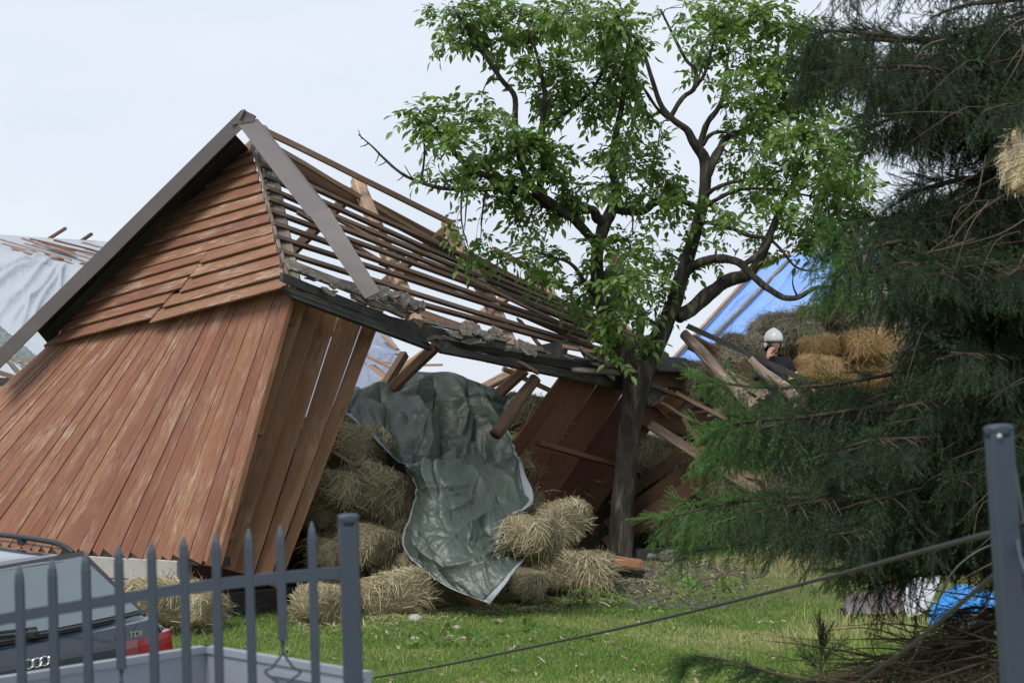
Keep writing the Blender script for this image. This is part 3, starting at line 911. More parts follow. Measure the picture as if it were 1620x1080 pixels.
# posts and braces seen under the eave
log('post', P(847, 598, 26.0), P(783, 688, 25.5), .080, .088, MAT['tan'], barn, .01)
beam('brace', P(700, 538, 25.2), P(622, 612, 25.4), .13, .13, MAT['brown'], barn, cham=.15)
beam('brace', P(830, 585, 26.9), P(786, 625, 27.0), .16, .14, MAT['brown'], barn, cham=.15)
beam('brace', P(796, 583, 27.4), P(880, 622, 27.8), .06, .06, MAT['raw'], barn)
beam('floor_beam', P(590, 640, 26.6), P(640, 560, 27.2), .1, .1, MAT['brown'], barn)
fdir = (BL - BR); fdir.z = 0; fdir.normalize()
# back wall of the barn, boards in shade behind the hay
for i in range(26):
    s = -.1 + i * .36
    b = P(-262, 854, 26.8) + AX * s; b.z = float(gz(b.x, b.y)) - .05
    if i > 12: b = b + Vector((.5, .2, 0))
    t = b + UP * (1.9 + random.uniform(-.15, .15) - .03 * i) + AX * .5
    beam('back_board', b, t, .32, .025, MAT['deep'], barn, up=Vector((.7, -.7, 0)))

# boards added behind the side wall to keep the hollow there dark
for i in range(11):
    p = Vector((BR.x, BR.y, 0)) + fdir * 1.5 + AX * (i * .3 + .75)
    beam('dark_backing_board', p, p + UP * (1.95 + .1 * math.sin(i * 2.1)) + AX * .35, .29, .03, MAT['deep'], barn, up=Vector((.7, -.7, 0)))
# concrete block footing under the gable wall
fd = (BL - BR); fd.z = 0; fd.normalize()
fn = Vector((-fd.y, fd.x, 0))
if fn.y > 0: fn = -fn
for c in range(3):
    for i in range(10):
        o_ = .62 + i * .515 + (.25 if c % 2 else 0)
        p = Vector((BR.x, BR.y, 0)) + fd * o_ - fn * .10
        z = .565 - c * .255 - .004 * i
        jx = random.uniform(-.012, .012)
        beam('footing_block', p + UP * z + fn * jx, p + fd * .505 + UP * z + fn * jx, .24, .245, MAT['concrete'], barn, rings=2, cham=.04, wob=.006)
beam('sill', Vector((BR.x, BR.y, .70)) - fn * .12, Vector((BL.x, BL.y, .70)) - fn * .12, .2, .1, MAT['black'], barn)
beam('floor_beam', Vector((BR.x - .1, BR.y + .5, .14)), Vector((BR.x, BR.y + .5, .14)) + AX * 4.2, .2, .3, MAT['black'], barn)
beam('floor_beam', P(1000, 870, 27.6), P(1130, 890, 28.2), .2, .1, MAT['black'], barn)
# ------------------------------------------------------------------ roofs behind the barn
def cloth_obj(name, ctrl, nu, nv, mat, parent, inflate, iters=110, thick=.006, hem=None, hem_sides='', hem_w=2, seed=1, amp=.02, bend=.35, clampd=.03, grav=.0006, sub=False, pull=.02, ridges=(), creases=None, edge=None, press=0.0, hmax=9.0, waves=None, rk=1.0):
    base = grid_eval(ctrl, nu, nv)
    tgt = fold(base, [(a, b, c, d, e * rk, f) for a, b, c, d, e, f in ridges]) if len(ridges) else base
    if creases: tgt = crumple(tgt, *creases)
    X = tgt.copy() if iters == 0 else relax(fold(base, ridges) if len(ridges) else base, inflate, iters, pull, bend, grav, seed, amp, clampd, base, edge, press, hmax, waves)
    nvv, nuu = X.shape[:2]
    du = np.gradient(X, axis=1); dv = np.gradient(X, axis=0)
    N = np.cross(du, dv); N /= np.linalg.norm(N, axis=2)[..., None] + 1e-9
    def shell(mask, off, nm, mt, par):
        A = X + N * off; B = A - N * thick
        F = grid_faces(nvv, nuu)[mask]
        used = np.unique(F); mp = -np.ones(nvv * nuu, int); mp[used] = np.arange(len(used))
        Fa = mp[F]
        V = np.concatenate([A.reshape(-1, 3)[used], B.reshape(-1, 3)[used]])
        k = len(used)
        e = {}
        for f in Fa:
            for q in range(4):
                a, b = int(f[q]), int(f[(q + 1) % 4])
                if (b, a) in e: del e[(b, a)]
                else: e[(a, b)] = 1
        S = np.array([(b, a, a + k, b + k) for a, b in e])
        FF = np.concatenate([Fa, Fa[:, ::-1] + k, S])
        o0 = V.mean(0)
        return obj(nm, V - o0, FF, mt, par, Matrix.Translation(Vector(o0)), True)
    nf = (nvv - 1) * (nuu - 1)
    idx = np.arange(nf); fi, fj = idx // (nuu - 1), idx % (nuu - 1)
    h = np.zeros(nf, bool)
    if 'l' in hem_sides: h |= fj < hem_w
    if 'r' in hem_sides: h |= fj >= nuu - 1 - hem_w
    if 'b' in hem_sides: h |= fi >= nvv - 1 - hem_w
    if 't' in hem_sides: h |= fi < hem_w
    o = shell(~h, 0, name, mat, parent)
    return o, X, N, h, shell

def rows(*r):
    return [[P(*p) for p in row] for row in r]

# pale tarpaulin roof, behind on the left
house = empty('tarp_covered_house', (-9, 38, 0), 'house roof under a pale blue grey tarpaulin behind the gable of the barn', 'house')
def wall_box(name, a, b, z0, z1, th, mat, parent):
    m = (Vector((a.x, a.y, 0)), Vector((b.x, b.y, 0)))
    zc = (z0 + z1) / 2
    return beam(name, m[0] + UP * zc, m[1] + UP * zc, th, z1 - z0, mat, parent, rings=2)
cl, *_ = cloth_obj('roof_tarp', rows([(-160, 364, 40), (-40, 369, 40), (60, 376, 40), (130, 380, 40), (200, 385, 40), (330, 395, 40)],
                                     [(-160, 420, 38.6), (-40, 425, 38.6), (60, 428, 38.5), (130, 432, 38.5), (200, 440, 38.5), (330, 450, 38.5)],
                                     [(-170, 500, 37), (-50, 505, 37), (50, 505, 36.9), (120, 510, 36.9), (200, 520, 36.9), (330, 530, 36.9)],
                                     [(-180, 590, 35.6), (-60, 596, 35.6), (40, 596, 35.5), (110, 600, 35.5), (200, 605, 35.5), (330, 612, 35.5)]), 260, 130, MAT['tarp_pale'], house, 1.0, 0, rk=1.7, seed=5, amp=.02, bend=.6, clampd=.04,
    ridges=[(-60, 440, 75, 411, .10, 4), (-20, 462, 70, 414, .09, 4), (-10, 500, 80, 415, .07, 4), (20, 520, 88, 420, .06, 4), (50, 520, 98, 422, .06, 3), (85, 520, 104, 424, .06, 3), (100, 500, 120, 430, .05, 3), (10, 560, 70, 450, .05, 5),
            (40, 412, 92, 418, -.06, 4), (-60, 540, 30, 480, .05, 6), (60, 590, 90, 500, .05, 5), (95, 560, 128, 440, .04, 3), (-80, 395, 60, 400, .03, 5)])
a, b = P(-180, 640, 35.9), P(330, 640, 35.9)
wall_box('wall', a, b, 0, 3.0, .3, MAT['concrete'], house)
a, b = P(-160, 640, 44), P(330, 640, 44)
wall_box('wall', a, b, 0, 3.0, .3, MAT['concrete'], house)
for (x0, y0, x1, y1, D) in ((77, 378, 104, 361, 39.9), (129, 381, 145, 370, 39.9)):
    beam('rafter_end', P(x0, y0, D + .3), P(x1, y1, D), .06, .05, MAT['brown'], house)
for (x0, y0, x1, y1, m) in ((35, 377, 150, 412, 'raw'), (48, 378, 158, 404, 'brown'), (86, 380, 165, 401, 'brown'), (0, 379, 112, 411, 'raw'), (130, 384, 172, 394, 'raw'), (75, 390, 120, 397, 'brown'), (18, 391, 60, 405, 'raw'), (126, 415, 146, 419, 'raw'), (70, 405, 100, 410, 'raw'), (60, 381, 118, 400, 'brown')):
    D = 39.55 - (y0 - 380) * .02
    beam('lath', P(x0, y0, D), P(x1, y1, D - (y1 - y0) * .025), .05, .035, MAT[m], house, wob=.02)

sheet, *_ = cloth_obj('folded_tarp', rows([(-20, 497, 33.4), (20, 530, 33.4), (60, 563, 33.4), (95, 594, 33.4)], [(-24, 512, 33.0), (16, 545, 33.0), (54, 577, 33.0), (86, 606, 33.0)], [(-28, 530, 32.9), (10, 560, 32.9), (48, 590, 32.9), (78, 618, 32.9)]), 40, 10, MAT['tarp_sea'], None, 1.03, 60, seed=8, amp=.02)
tag(sheet, 'long grey green tarp folded over the edge of the pale covered roof', 'tarpaulin')
RUB = [((-20, 582, 31.5), (46, 605, 31.2), .12, .06, 'brown', 'brown plank in the broken timber left of the barn wall, just under its metal trim'),
       ((-25, 604, 31.3), (40, 610, 31.0), .16, .06, 'black', 'dark flat board in the broken timber at the left edge'),
       ((-25, 610, 31), (30, 622, 30.9), .12, .08, 'raw', 'lowest pale timber in the wreckage at the left edge'),
       ((12, 570, 31.8), (38, 600, 31.6), .10, .04, 'grey', 'short splintered grey board standing among the timber at the left edge'),
       ((-25, 552, 32.6), (8, 556, 32.6), .06, .05, 'raw', 'thin pale lath poking out beside the folded green tarp'),
       ((14, 566, 32.4), (60, 572, 32.2), .05, .05, 'raw', 'pale lath lying across the folded green tarp'),
       ((-25, 630, 30.8), (25, 640, 30.7), .2, .1, 'black', 'thick dark beam at the bottom of the wreckage at the left edge')]
for a, b, w, t, m, lab in RUB:
    o = beam('fallen_timber', P(*a), P(*b), w, t, MAT[m], None, wob=.02, ragged=.04)
    tag(o, lab, 'timber', 'timbers in the wreckage at the left edge')
# low heap of boards carrying them
V = []
hs = [(-60, 615), (-20, 612), (20, 612), (60, 612), (110, 620)]
for (x, y) in hs:
    p = P(x, y, 32.0); V += [p, Vector((p.x, p.y - 1.0, 0)), Vector((p.x, p.y + 2.2, 0))]
F = []
for i in range(len(hs) - 1):
    a = i * 3; F += [(a, a + 1, a + 4, a + 3), (a + 3, a + 5, a + 2, a)]
tag(obj('rubble', V, F, MAT['concrete']), 'heap of grey rubble under the broken timber at the left edge', 'rubble', kind='stuff')

# slate blue tarped roof seen through the barn
rear = empty('rear_barn', (-2, 36, 0), 'steep barn roof wrapped in slate blue tarp seen under the stripped rafters', 'barn')
cloth_obj('roof_tarp', rows([(420, 470, 36.5), (500, 490, 36.3), (560, 500, 36.1), (604, 514, 36)], [(420, 540, 35.2), (510, 545, 35.1), (580, 552, 35), (634, 556, 35)], [(420, 600, 34.2), (520, 602, 34.1), (600, 604, 34), (672, 602, 34)], [(420, 660, 33.2), (530, 660, 33.1), (620, 660, 33), (715, 655, 33)]), 130, 110, MAT['tarp_slate'], rear, 1.0, 0, seed=11, amp=.02, bend=.5, clampd=.04,
    ridges=[(560, 540, 630, 556, .05, 3), (590, 575, 615, 560, .06, 2.5), (600, 590, 625, 562, .06, 2.5), (620, 590, 632, 563, .06, 2.5), (570, 580, 600, 560, .05, 3), (560, 600, 640, 590, .04, 4), (575, 520, 612, 540, .03, 3)])
for (x0, y0, x1, y1, D, m, w) in ((606, 530, 628, 553, 35.2, 'raw', .10), (578, 562, 650, 598, 33.6, 'raw', .11), (600, 573, 660, 576, 34.0, 'raw', .09), (588, 578, 615, 600, 33.6, 'raw', .16), (640, 578, 700, 577, 34.5, 'raw', .03)):
    beam('lath', P(x0, y0, D), P(x1, y1, D - .2), w, .04, MAT[m], rear)
quad_plank('tarp_seam', P(560, 560, 34.8), P(636, 559, 34.8), P(636, 555, 34.9), P(560, 556, 34.9), .02, MAT['tarp_slate'], rear)
wall_box('wall', P(420, 640, 33.6), P(690, 640, 33.4), 0, 2.4, .2, MAT['deep'], rear)
wall_box('wall', P(420, 640, 41.0), P(690, 640, 41.0), 0, 2.4, .2, MAT['deep'], rear)

# blue tarpaulin roof on the right with its corrugated part
bh = empty('tarp_roofed_shed', (7, 38, 0), 'shed roof half under a bright blue tarp and half grey corrugated sheets', 'shed')
cloth_obj('roof_tarp', rows([(1214, 408, 40), (1245, 404, 40), (1275, 400, 40), (1312, 396, 40), (1400, 388, 40)], [(1168, 458, 38.8), (1205, 455, 38.8), (1240, 452, 38.8), (1290, 447, 38.8), (1380, 440, 38.8)],
                            [(1125, 506, 37.6), (1165, 504, 37.6), (1200, 502, 37.6), (1246, 498, 37.6), (1250, 512, 37.6)], [(1078, 556, 36.4), (1115, 560, 36.3), (1150, 562, 36.3), (1190, 564, 36.3), (1215, 566, 36.3)],
                            [(1030, 610, 35.1), (1070, 615, 35.0), (1105, 618, 35.0), (1140, 620, 35), (1180, 622, 35)]), 130, 120, MAT['tarp_blue'], bh, 1.0, 0, rk=1.2, seed=21, amp=.02, bend=.6, clampd=.03,
    ridges=[(1150, 500, 1240, 425, .05, 4), (1165, 525, 1270, 420, .06, 4), (1190, 530, 1290, 425, .05, 4), (1110, 540, 1180, 470, .04, 4), (1200, 480, 1300, 400, .04, 3), (1180, 560, 1230, 500, .05, 4), (1230, 480, 1306, 412, -.04, 4)])
beam('barge_board', P(1216, 404, 40), P(1024, 612, 35.0), .06, .05, MAT['raw'], bh)
beam('ridge_lath', P(1222, 408, 39.9), P(1250, 402, 39.9), .08, .05, MAT['amber'], bh)
for (x0, y0, x1, y1, m) in ((1247, 412, 1130, 530, 'grey'), (1308, 424, 1228, 496, 'grey')):
    Da, Db = 40 - (y0 - 405) * .0245 - .12, 40 - (y1 - 405) * .0245 - .12
    beam('batten_strip', P(x0, y0, Da), P(x1, y1, Db), .07, .03, MAT[m], bh)
# corrugated sheets: three panels
MAT['asbestos'] = plain('grey_corrugated_cement', (.37, .38, .38), .9, 0, .12, 5, .2, dirt=(.22, .21, .18), dirt_amt=.4)
def corrugated(p00, p10, p01, p11, waves, amp, name, par):
    nu, nv = waves * 6, 4
    V = []
    n = (p10 - p00).cross(p01 - p00).normalized()
    if n.y > 0: n = -n
    for j in range(nv + 1):
        for i in range(nu + 1):
            p = p00.lerp(p10, i / nu).lerp(p01.lerp(p11, i / nu), j / nv)
            V.append(p + n * amp * math.sin(2 * math.pi * i / 6))
    V = np.array(V); K = len(V)
    F = grid_faces(nv + 1, nu + 1)
    VV = np.concatenate([V, V - np.array(n) * .008]); FF = np.concatenate([F, F[:, ::-1] + K])
    return obj(name, VV, FF, MAT['asbestos'], par, None, True)
for k in range(3):
    x0 = 1300 + k * 75; x1 = x0 + 76
    corrugated(P(x0, 425, 39.6), P(x1, 422, 39.6), P(x0 - 82, 506, 37.4), P(x1 - 82, 503, 37.4), 9, .03, 'corrugated_sheet', bh)
    corrugated(P(x0 - 80, 502, 37.35), P(x1 - 80, 499, 37.35), P(x0 - 160, 580, 35.3), P(x1 - 160, 577, 35.3), 9, .03, 'corrugated_sheet', bh)
wall_box('wall', P(1040, 640, 36), P(1420, 640, 36), 0, 2.6, .2, MAT['concrete'], bh)
wall_box('wall', P(1200, 640, 44), P(1480, 640, 44), 0, 2.6, .2, MAT['concrete'], bh)
# ------------------------------------------------------------------ hay and straw
def se_points(r, n, a, k):
    d = r.normal(size=(n, 3)); d /= np.linalg.norm(d, axis=1)[:, None]
    s = (np.abs(d / a) ** k).sum(1) ** (-1 / k)
    p = d * s[:, None]
    g = np.sign(p) * np.abs(p / a) ** (k - 1) / a
    g /= np.linalg.norm(g, axis=1)[:, None]
    return p, g

def lump(p, seed, amp):
    q = p * 4.1 + seed * 7.3
    return amp * (np.sin(q[:, 0] * 1.3 + 2 * np.sin(q[:, 1])) + np.sin(q[:, 1] * 1.7 + 1.5 * np.sin(q[:, 2] + 1)) + np.sin(q[:, 2] * 2.1 + 1.2 * np.sin(q[:, 0] * 1.4))) / 3

def strands(r, p, nrm, lmin, lmax, wid, out=.35, comb=.8, grav=.25, seed=0):
    """ribbons lying on a surface: p root points, nrm their normals"""
    n = len(p)
    t1 = np.cross(nrm, np.array([.2, .3, .93])); t1 /= np.linalg.norm(t1, axis=1)[:, None] + 1e-9
    t2 = np.cross(nrm, t1)
    fld = 2.2 * np.sin(p[:, 0] * 5 + seed) + 2.0 * np.sin(p[:, 1] * 4.3 + 1.7 * seed) + 1.8 * np.sin(p[:, 2] * 6.1 + .6 * seed)
    a = fld * comb + r.normal(0, .9, n)
    d = t1 * np.cos(a)[:, None] + t2 * np.sin(a)[:, None] + nrm * (r.normal(.10, out, n))[:, None]
    d[:, 2] -= grav * r.random(n)
    d /= np.linalg.norm(d, axis=1)[:, None]
    L = r.uniform(lmin, lmax, n)
    side = np.cross(d, nrm + r.normal(0, .3, (n, 3))); side /= np.linalg.norm(side, axis=1)[:, None] + 1e-9
    w = wid * r.uniform(.6, 1.3, n)
    bend = r.normal(0, .22, (n, 3)); bend[:, 2] -= .28
    q0 = p - nrm * .012
    q1 = q0 + d * (L * .5)[:, None] + nrm * .01
    q2 = q0 + d * L[:, None] + bend * (L * .5)[:, None]
    V = np.empty((n, 6, 3))
    for i, q in enumerate((q0, q1, q2)):
        f = (1.0, .9, .5)[i]
        V[:, 2 * i] = q - side * (w * f / 2)[:, None]
        V[:, 2 * i + 1] = q + side * (w * f / 2)[:, None]
    b = np.arange(n)[:, None] * 6
    F = np.concatenate([b + np.array([[0, 1, 3, 2]]), b + np.array([[2, 3, 5, 4]])])
    return V.reshape(-1, 3), F, 6

def sphere_grid(nu, nv):
    th = np.linspace(0, 2 * math.pi, nu, endpoint=False); ph = np.linspace(0, math.pi, nv)
    D = np.array([[math.sin(p) * math.cos(t), math.sin(p) * math.sin(t), math.cos(p)] for p in ph for t in th])
    F = []
    for i in range(nv - 1):
        for j in range(nu):
            F.append((i * nu + j, (i + 1) * nu + j, (i + 1) * nu + (j + 1) % nu, i * nu + (j + 1) % nu))
    return D, np.array(F)

def bale_mesh(kind, seed):
    r = np.random.default_rng(seed)
    if kind == 'loose': a, k, n, lm, lx = np.array([.50, .36, .27]), 2.4, 2600, .12, .34
    elif kind == 'straw': a, k, n, lm, lx = np.array([.46, .30, .25]), 4.0, 2600, .08, .26
    else: a, k, n, lm, lx = np.array([.48, .30, .25]), 5.5, 3600, .08, .24
    D, F = sphere_grid(30, 20)
    s = (np.abs(D / a) ** k).sum(1) ** (-1 / k)
    C = D * s[:, None]
    C = C * (1 + lump(C, seed, .10))[:, None]
    p, g = se_points(r, n, a, k)
    p = p * (1 + lump(p, seed, .10))[:, None]
    V, S, per = strands(r, p, g, lm, lx, .0085, .17 if kind != 'loose' else .24, .8, .25, seed)
    clump = .16 * np.sin(p[:, 0] * 9 + seed) * np.sin(p[:, 1] * 8 + 2 * seed) + .1 * np.sin(p[:, 2] * 14)
    t = np.clip(r.normal(.45, .22, n) + clump, 0, 1)
    mats = {'hay': ('hay_core', 'hay'), 'loose': ('oldhay_core', 'oldhay'), 'straw': ('straw_core', 'straw')}[kind]
    me1 = mesh('bale', C, F, MAT[mats[0]], True)
    me2 = mesh('strands', V, S, MAT[mats[1]], False, {'tint': np.repeat(t, per)})
    return me1, me2
BALES = {'hay': [bale_mesh('hay', 10 + i) for i in range(5)], 'loose': [bale_mesh('loose', 30 + i) for i in range(3)], 'straw': [bale_mesh('straw', 40 + i) for i in range(3)]}
NAMEOF = {'hay': 'hay_bale', 'loose': 'hay_clump', 'straw': 'straw_bale'}
CATOF = {'hay': 'hay bale', 'loose': 'hay', 'straw': 'straw bale'}
bc = 0
def bale(px, py, D, s, rz, kind, label, group, tx=0., ty=0., sx=1., sz=1.):
    global bc
    me1, me2 = BALES[kind][bc % len(BALES[kind])]; bc += 1
    M = Matrix.Translation(P(px, py, D)) @ Matrix.Rotation(rz, 4, 'Z') @ Matrix.Rotation(tx, 4, 'X') @ Matrix.Rotation(ty, 4, 'Y') @ Matrix.Diagonal((s * sx, s, s * sz, 1))
    o = link(NAMEOF[kind], me1, None, M)
    tag(o, label, CATOF[kind], group)
    tag(link('strands', me2, o, M), kind='stuff')
    return o
G1, G2, G3 = 'hay bales spilling out of the barn wall', 'grey hay clumps heaped by the shed', 'golden straw bales beside the firefighter'
for a in [
    (840, 848, 23.75, .98, 1.35, 'hay', 'round ended hay bale against the lower right edge of the green tarp', G1, .1, .1),
    (884, 822, 25.7, .82, .4, 'hay', 'hay bale behind the round ended one, touching the dark red boards', G1, .1, -.3),
    (905, 902, 25.6, 1.05, .2, 'hay', 'hay bale on the grass just left of the walnut trunk', G1, 0, .1),
    (836, 922, 24.8, .62, 1.2, 'hay', 'small hay bale on the grass at the lower right corner of the green tarp', G1, .2, 0),
    (517, 955, 22.75, .80, .9, 'hay', 'hay bale on the grass right behind the gate post', G1, .1, .1),
    (622, 935, 23.5, .95, .4, 'hay', 'hay bale on the grass between the gate post and the green tarp hem', G1, 0, -.2),
    (700, 930, 24.6, .80, .2, 'hay', 'hay bale almost hidden under the lowest fold of the green tarp', G1),
    (588, 862, 24.0, .92, 1.0, 'hay', 'hay bale in the middle of the pile left of the green tarp', G1, .2, .2),
    (520, 872, 24.0, .66, 1.4, 'hay', 'flat faced hay bale in the dark gap beside the leaning wall boards', G1),
    (602, 775, 24.6, 1.05, .7, 'hay', 'large hay bale hanging over under the tarp edge, upper left of the pile', G1, .25, .3),
    (548, 775, 24.3, .85, 1.1, 'hay', 'hay bale pressed against the last leaning wall board', G1, .1, .2),
    (566, 700, 24.9, .85, .6, 'hay', 'topmost hay bale beside the leaning boards, under the tarp corner', G1, .1, .1),
    (645, 838, 24.8, .80, .5, 'hay', 'hay bale half covered by the left hem of the green tarp', G1, .3, .2),
    (520, 806, 24.5, .7, 1.0, 'hay', 'hay bale in shade low behind the last leaning wall board', G1, .1, -.1),
    (655, 905, 24.2, .75, 1.1, 'hay', 'hay bale under the left hem of the tarp just above the grass', G1, .1, .3),
    (848, 655, 27.2, .92, .5, 'hay', 'hay bale high behind the round post under the eave', G1, .1, .3),
    (818, 715, 26.9, .95, 1.0, 'hay', 'hay bale behind the round post, next to the dark red boards', G1),
    (1038, 722, 28.3, 1.0, .5, 'hay', 'hay bale in the shade right of the walnut trunk under the collapsed eave', G1, .1, .3),
    (1120, 770, 28.2, 1.0, 1.0, 'hay', 'hay bale under the long grey plank right of the walnut trunk', G1, .2, .2),
    (1060, 820, 28.2, 1.0, .2, 'hay', 'hay bale behind the three loose boards right of the walnut trunk', G1),
    (262, 950, 21.95, .95, .5, 'hay', 'hay bale in front of the concrete footing under the gable wall', G1, .1, .1),
    (318, 962, 22.0, .7, 1.2, 'hay', 'small hay bale at the right end of the concrete footing', G1, .1, .1),
    # clumps and straw behind
    (1176, 556, 28.55, 0.82, .2, 'loose', 'grey hay clump left of the white helmet, below the blue tarp', G2, .1, .3),
    (1165, 580, 27.95, 0.86, .9, 'loose', 'lowest grey hay clump behind the fallen dark batten', G2, .1, .1),
    (1228, 522, 29.15, 0.86, .3, 'loose', 'grey hay clump right above the white helmet', G2, .1, -.2),
    (1288, 512, 29.15, 0.86, 1.2, 'loose', 'grey hay clump between the helmet and the spruce, under the corrugated sheets', G2, .2, .1),
    (1345, 502, 28.85, 0.99, .6, 'loose', 'highest grey hay clump beside the spruce branch', G2, .1, .3),
    (1332, 520, 29.05, 0.95, .1, 'loose', 'grey hay clump resting on the golden straw bales', G2, .2, -.1),
    (1265, 535, 28.35, 0.86, .8, 'loose', 'grey hay clump just right of the white helmet', G2),
    (1210, 560, 28.35, 0.77, .4, 'loose', 'grey hay clump directly behind the shoulder with the phone', G2, .2, .2),
    (1130, 600, 27.75, 0.77, .4, 'loose', 'grey hay clump behind the pale fallen log', G2, .2, .2),
    (1098, 590, 28.25, 0.60, .4, 'loose', 'small grey hay clump below the scrap of blue tarp', G2, .2, .2),
    (1294, 582, 27.35, .72, .15, 'straw', 'golden straw bale right beside the arm of the firefighter', G3, .05, .05),
    (1296, 547, 27.75, .62, .1, 'straw', 'golden straw bale lying on top of the one beside the firefighter', G3, .05, -.1),
    (1376, 544, 27.7, .82, .4, 'straw', 'longest golden straw bale, right end behind the spruce branch', G3, .1, -.15),
    (1366, 590, 27.9, .75, .1, 'straw', 'golden straw bale mostly covered by spruce twigs', G3),
]:
    bale(*a)

# the packed hay inside the barn: one lumpy mass behind the bales that can be told apart
def hay_mass(name, ctrl, nu, nv, n, mats, label, amp, seed):
    B = grid_eval(ctrl, nu, nv)
    for i in range(B.shape[0]):
        for j in range(B.shape[1]):
            p = Vector(B[i, j])
            B[i, j] += np.array([.3, -.8, .5]) * amp * (noise.noise(p * 2.2) + .5 * noise.noise(p * 5.1))
    du = np.gradient(B, axis=1); dv = np.gradient(B, axis=0)
    N = np.cross(du, dv); N /= np.linalg.norm(N, axis=2)[..., None] + 1e-9
    N *= np.sign(N @ np.array([0, -.8, .6]))[..., None]
    r = np.random.default_rng(seed)
    ii = r.integers(0, B.shape[0], n); jj = r.integers(0, B.shape[1], n)
    p = B[ii, jj] + r.normal(0, .05, (n, 3)); g = N[ii, jj]
    V, S, per = strands(r, p, g, .1, .3, .010, .3, .8, .25, seed)
    t = np.clip(r.normal(.4, .22, n), 0, 1)
    core = B.reshape(-1, 3); K = len(core)
    # close the mass behind and below
    back = core + np.array([.2, 1.2, -.5])
    nvv, nuu = B.shape[:2]
    F1 = grid_faces(nvv, nuu)
    o = obj(name, np.concatenate([core, back]), np.concatenate([F1, F1[:, ::-1] + K]), MAT[mats[0]], None, None, True)
    tag(o, label, 'hay', kind='stuff')
    s = obj('strands', V, S, MAT[mats[1]], o, None, False, {'tint': np.repeat(t, per)})
    tag(s, kind='stuff')
hay_mass('hay', rows([(480, 660, 25.5), (560, 645, 25.9), (660, 640, 26.7), (760, 650, 27.6), (850, 650, 28.0), (960, 680, 28.6), (1060, 700, 29), (1180, 690, 29.3)],
                     [(490, 740, 24.75), (560, 740, 25.0), (660, 730, 25.7), (760, 730, 26.7), (850, 720, 27.3), (960, 750, 28.2), (1060, 750, 28.7), (1180, 760, 29.0)],
                     [(490, 830, 24.5), (560, 830, 24.4), (660, 830, 24.9), (760, 820, 26.0), (850, 800, 26.9), (960, 810, 29.2), (1060, 800, 30.4), (1180, 820, 30.6)],
                     [(520, 960, 23.7), (570, 960, 23.7), (660, 950, 24.3), (760, 945, 25.2), (850, 925, 26.5), (960, 905, 30.0), (1060, 885, 31.5), (1180, 885, 31.5)]), 60, 30, 14000, ('hay_core', 'hay'), 'packed hay filling the inside of the broken barn', .22, 71)
hay_mass('hay', rows([(1080, 590, 31.0), (1160, 568, 31.2), (1230, 530, 31.5), (1300, 510, 31.5), (1380, 470, 31.4), (1470, 470, 31.4)],
                     [(1080, 620, 29.5), (1160, 590, 29.7), (1230, 560, 29.8), (1300, 540, 29.8), (1380, 530, 29.6), (1470, 530, 29.4)],
                     [(1080, 660, 28.6), (1160, 650, 28.5), (1230, 650, 28.5), (1300, 620, 28.5), (1380, 610, 28.5), (1470, 610, 28.5)],
                     [(1080, 760, 28.5), (1160, 760, 28.2), (1230, 760, 28.0), (1300, 760, 27.8), (1380, 760, 27.7), (1470, 760, 27.7)],
                     [(1080, 890, 28.8), (1160, 900, 28.0), (1230, 905, 27.4), (1300, 905, 27.3), (1380, 905, 27.3), (1470, 905, 27.3)]), 50, 30, 8000, ('oldhay_core', 'oldhay'), 'long heap of grey hay carrying the clumps and straw bales', .2, 72)

# ------------------------------------------------------------------ the green tarpaulin over the spilled hay
ctrl = rows([(548, 612, 25.6), (605, 604, 26.1), (660, 594, 26.5), (702, 590, 26.7), (757, 606, 26.9), (810, 631, 27.0)],
            [(546, 648, 25.1), (605, 650, 25.5), (652, 645, 25.9), (702, 642, 26.2), (755, 650, 26.5), (796, 664, 26.7)],
            [(588, 690, 24.7), (632, 695, 24.9), (672, 694, 25.2), (712, 698, 25.5), (757, 700, 25.9), (804, 704, 26.2)],
            [(636, 728, 24.4), (664, 734, 24.4), (696, 738, 24.6), (732, 742, 25.0), (782, 745, 25.4), (827, 748, 25.8)],
            [(657, 765, 24.2), (680, 765, 24.0), (706, 764, 24.1), (742, 768, 24.5), (788, 780, 24.9), (844, 793, 25.3)],
            [(648, 815, 24.0), (676, 813, 23.8), (706, 812, 23.8), (742, 812, 24.1), (770, 814, 24.4), (800, 822, 24.5)],
            [(638, 866, 23.7), (670, 864, 23.5), (705, 858, 23.45), (742, 853, 23.6), (770, 855, 23.8), (796, 862, 23.95)],
            [(698, 922, 23.25), (720, 916, 23.2), (744, 906, 23.2), (768, 896, 23.3), (790, 888, 23.5), (808, 876, 23.7)],
            [(775, 955, 23.0), (786, 941, 23.0), (798, 926, 23.05), (808, 912, 23.1), (818, 899, 23.25), (829, 886, 23.4)])
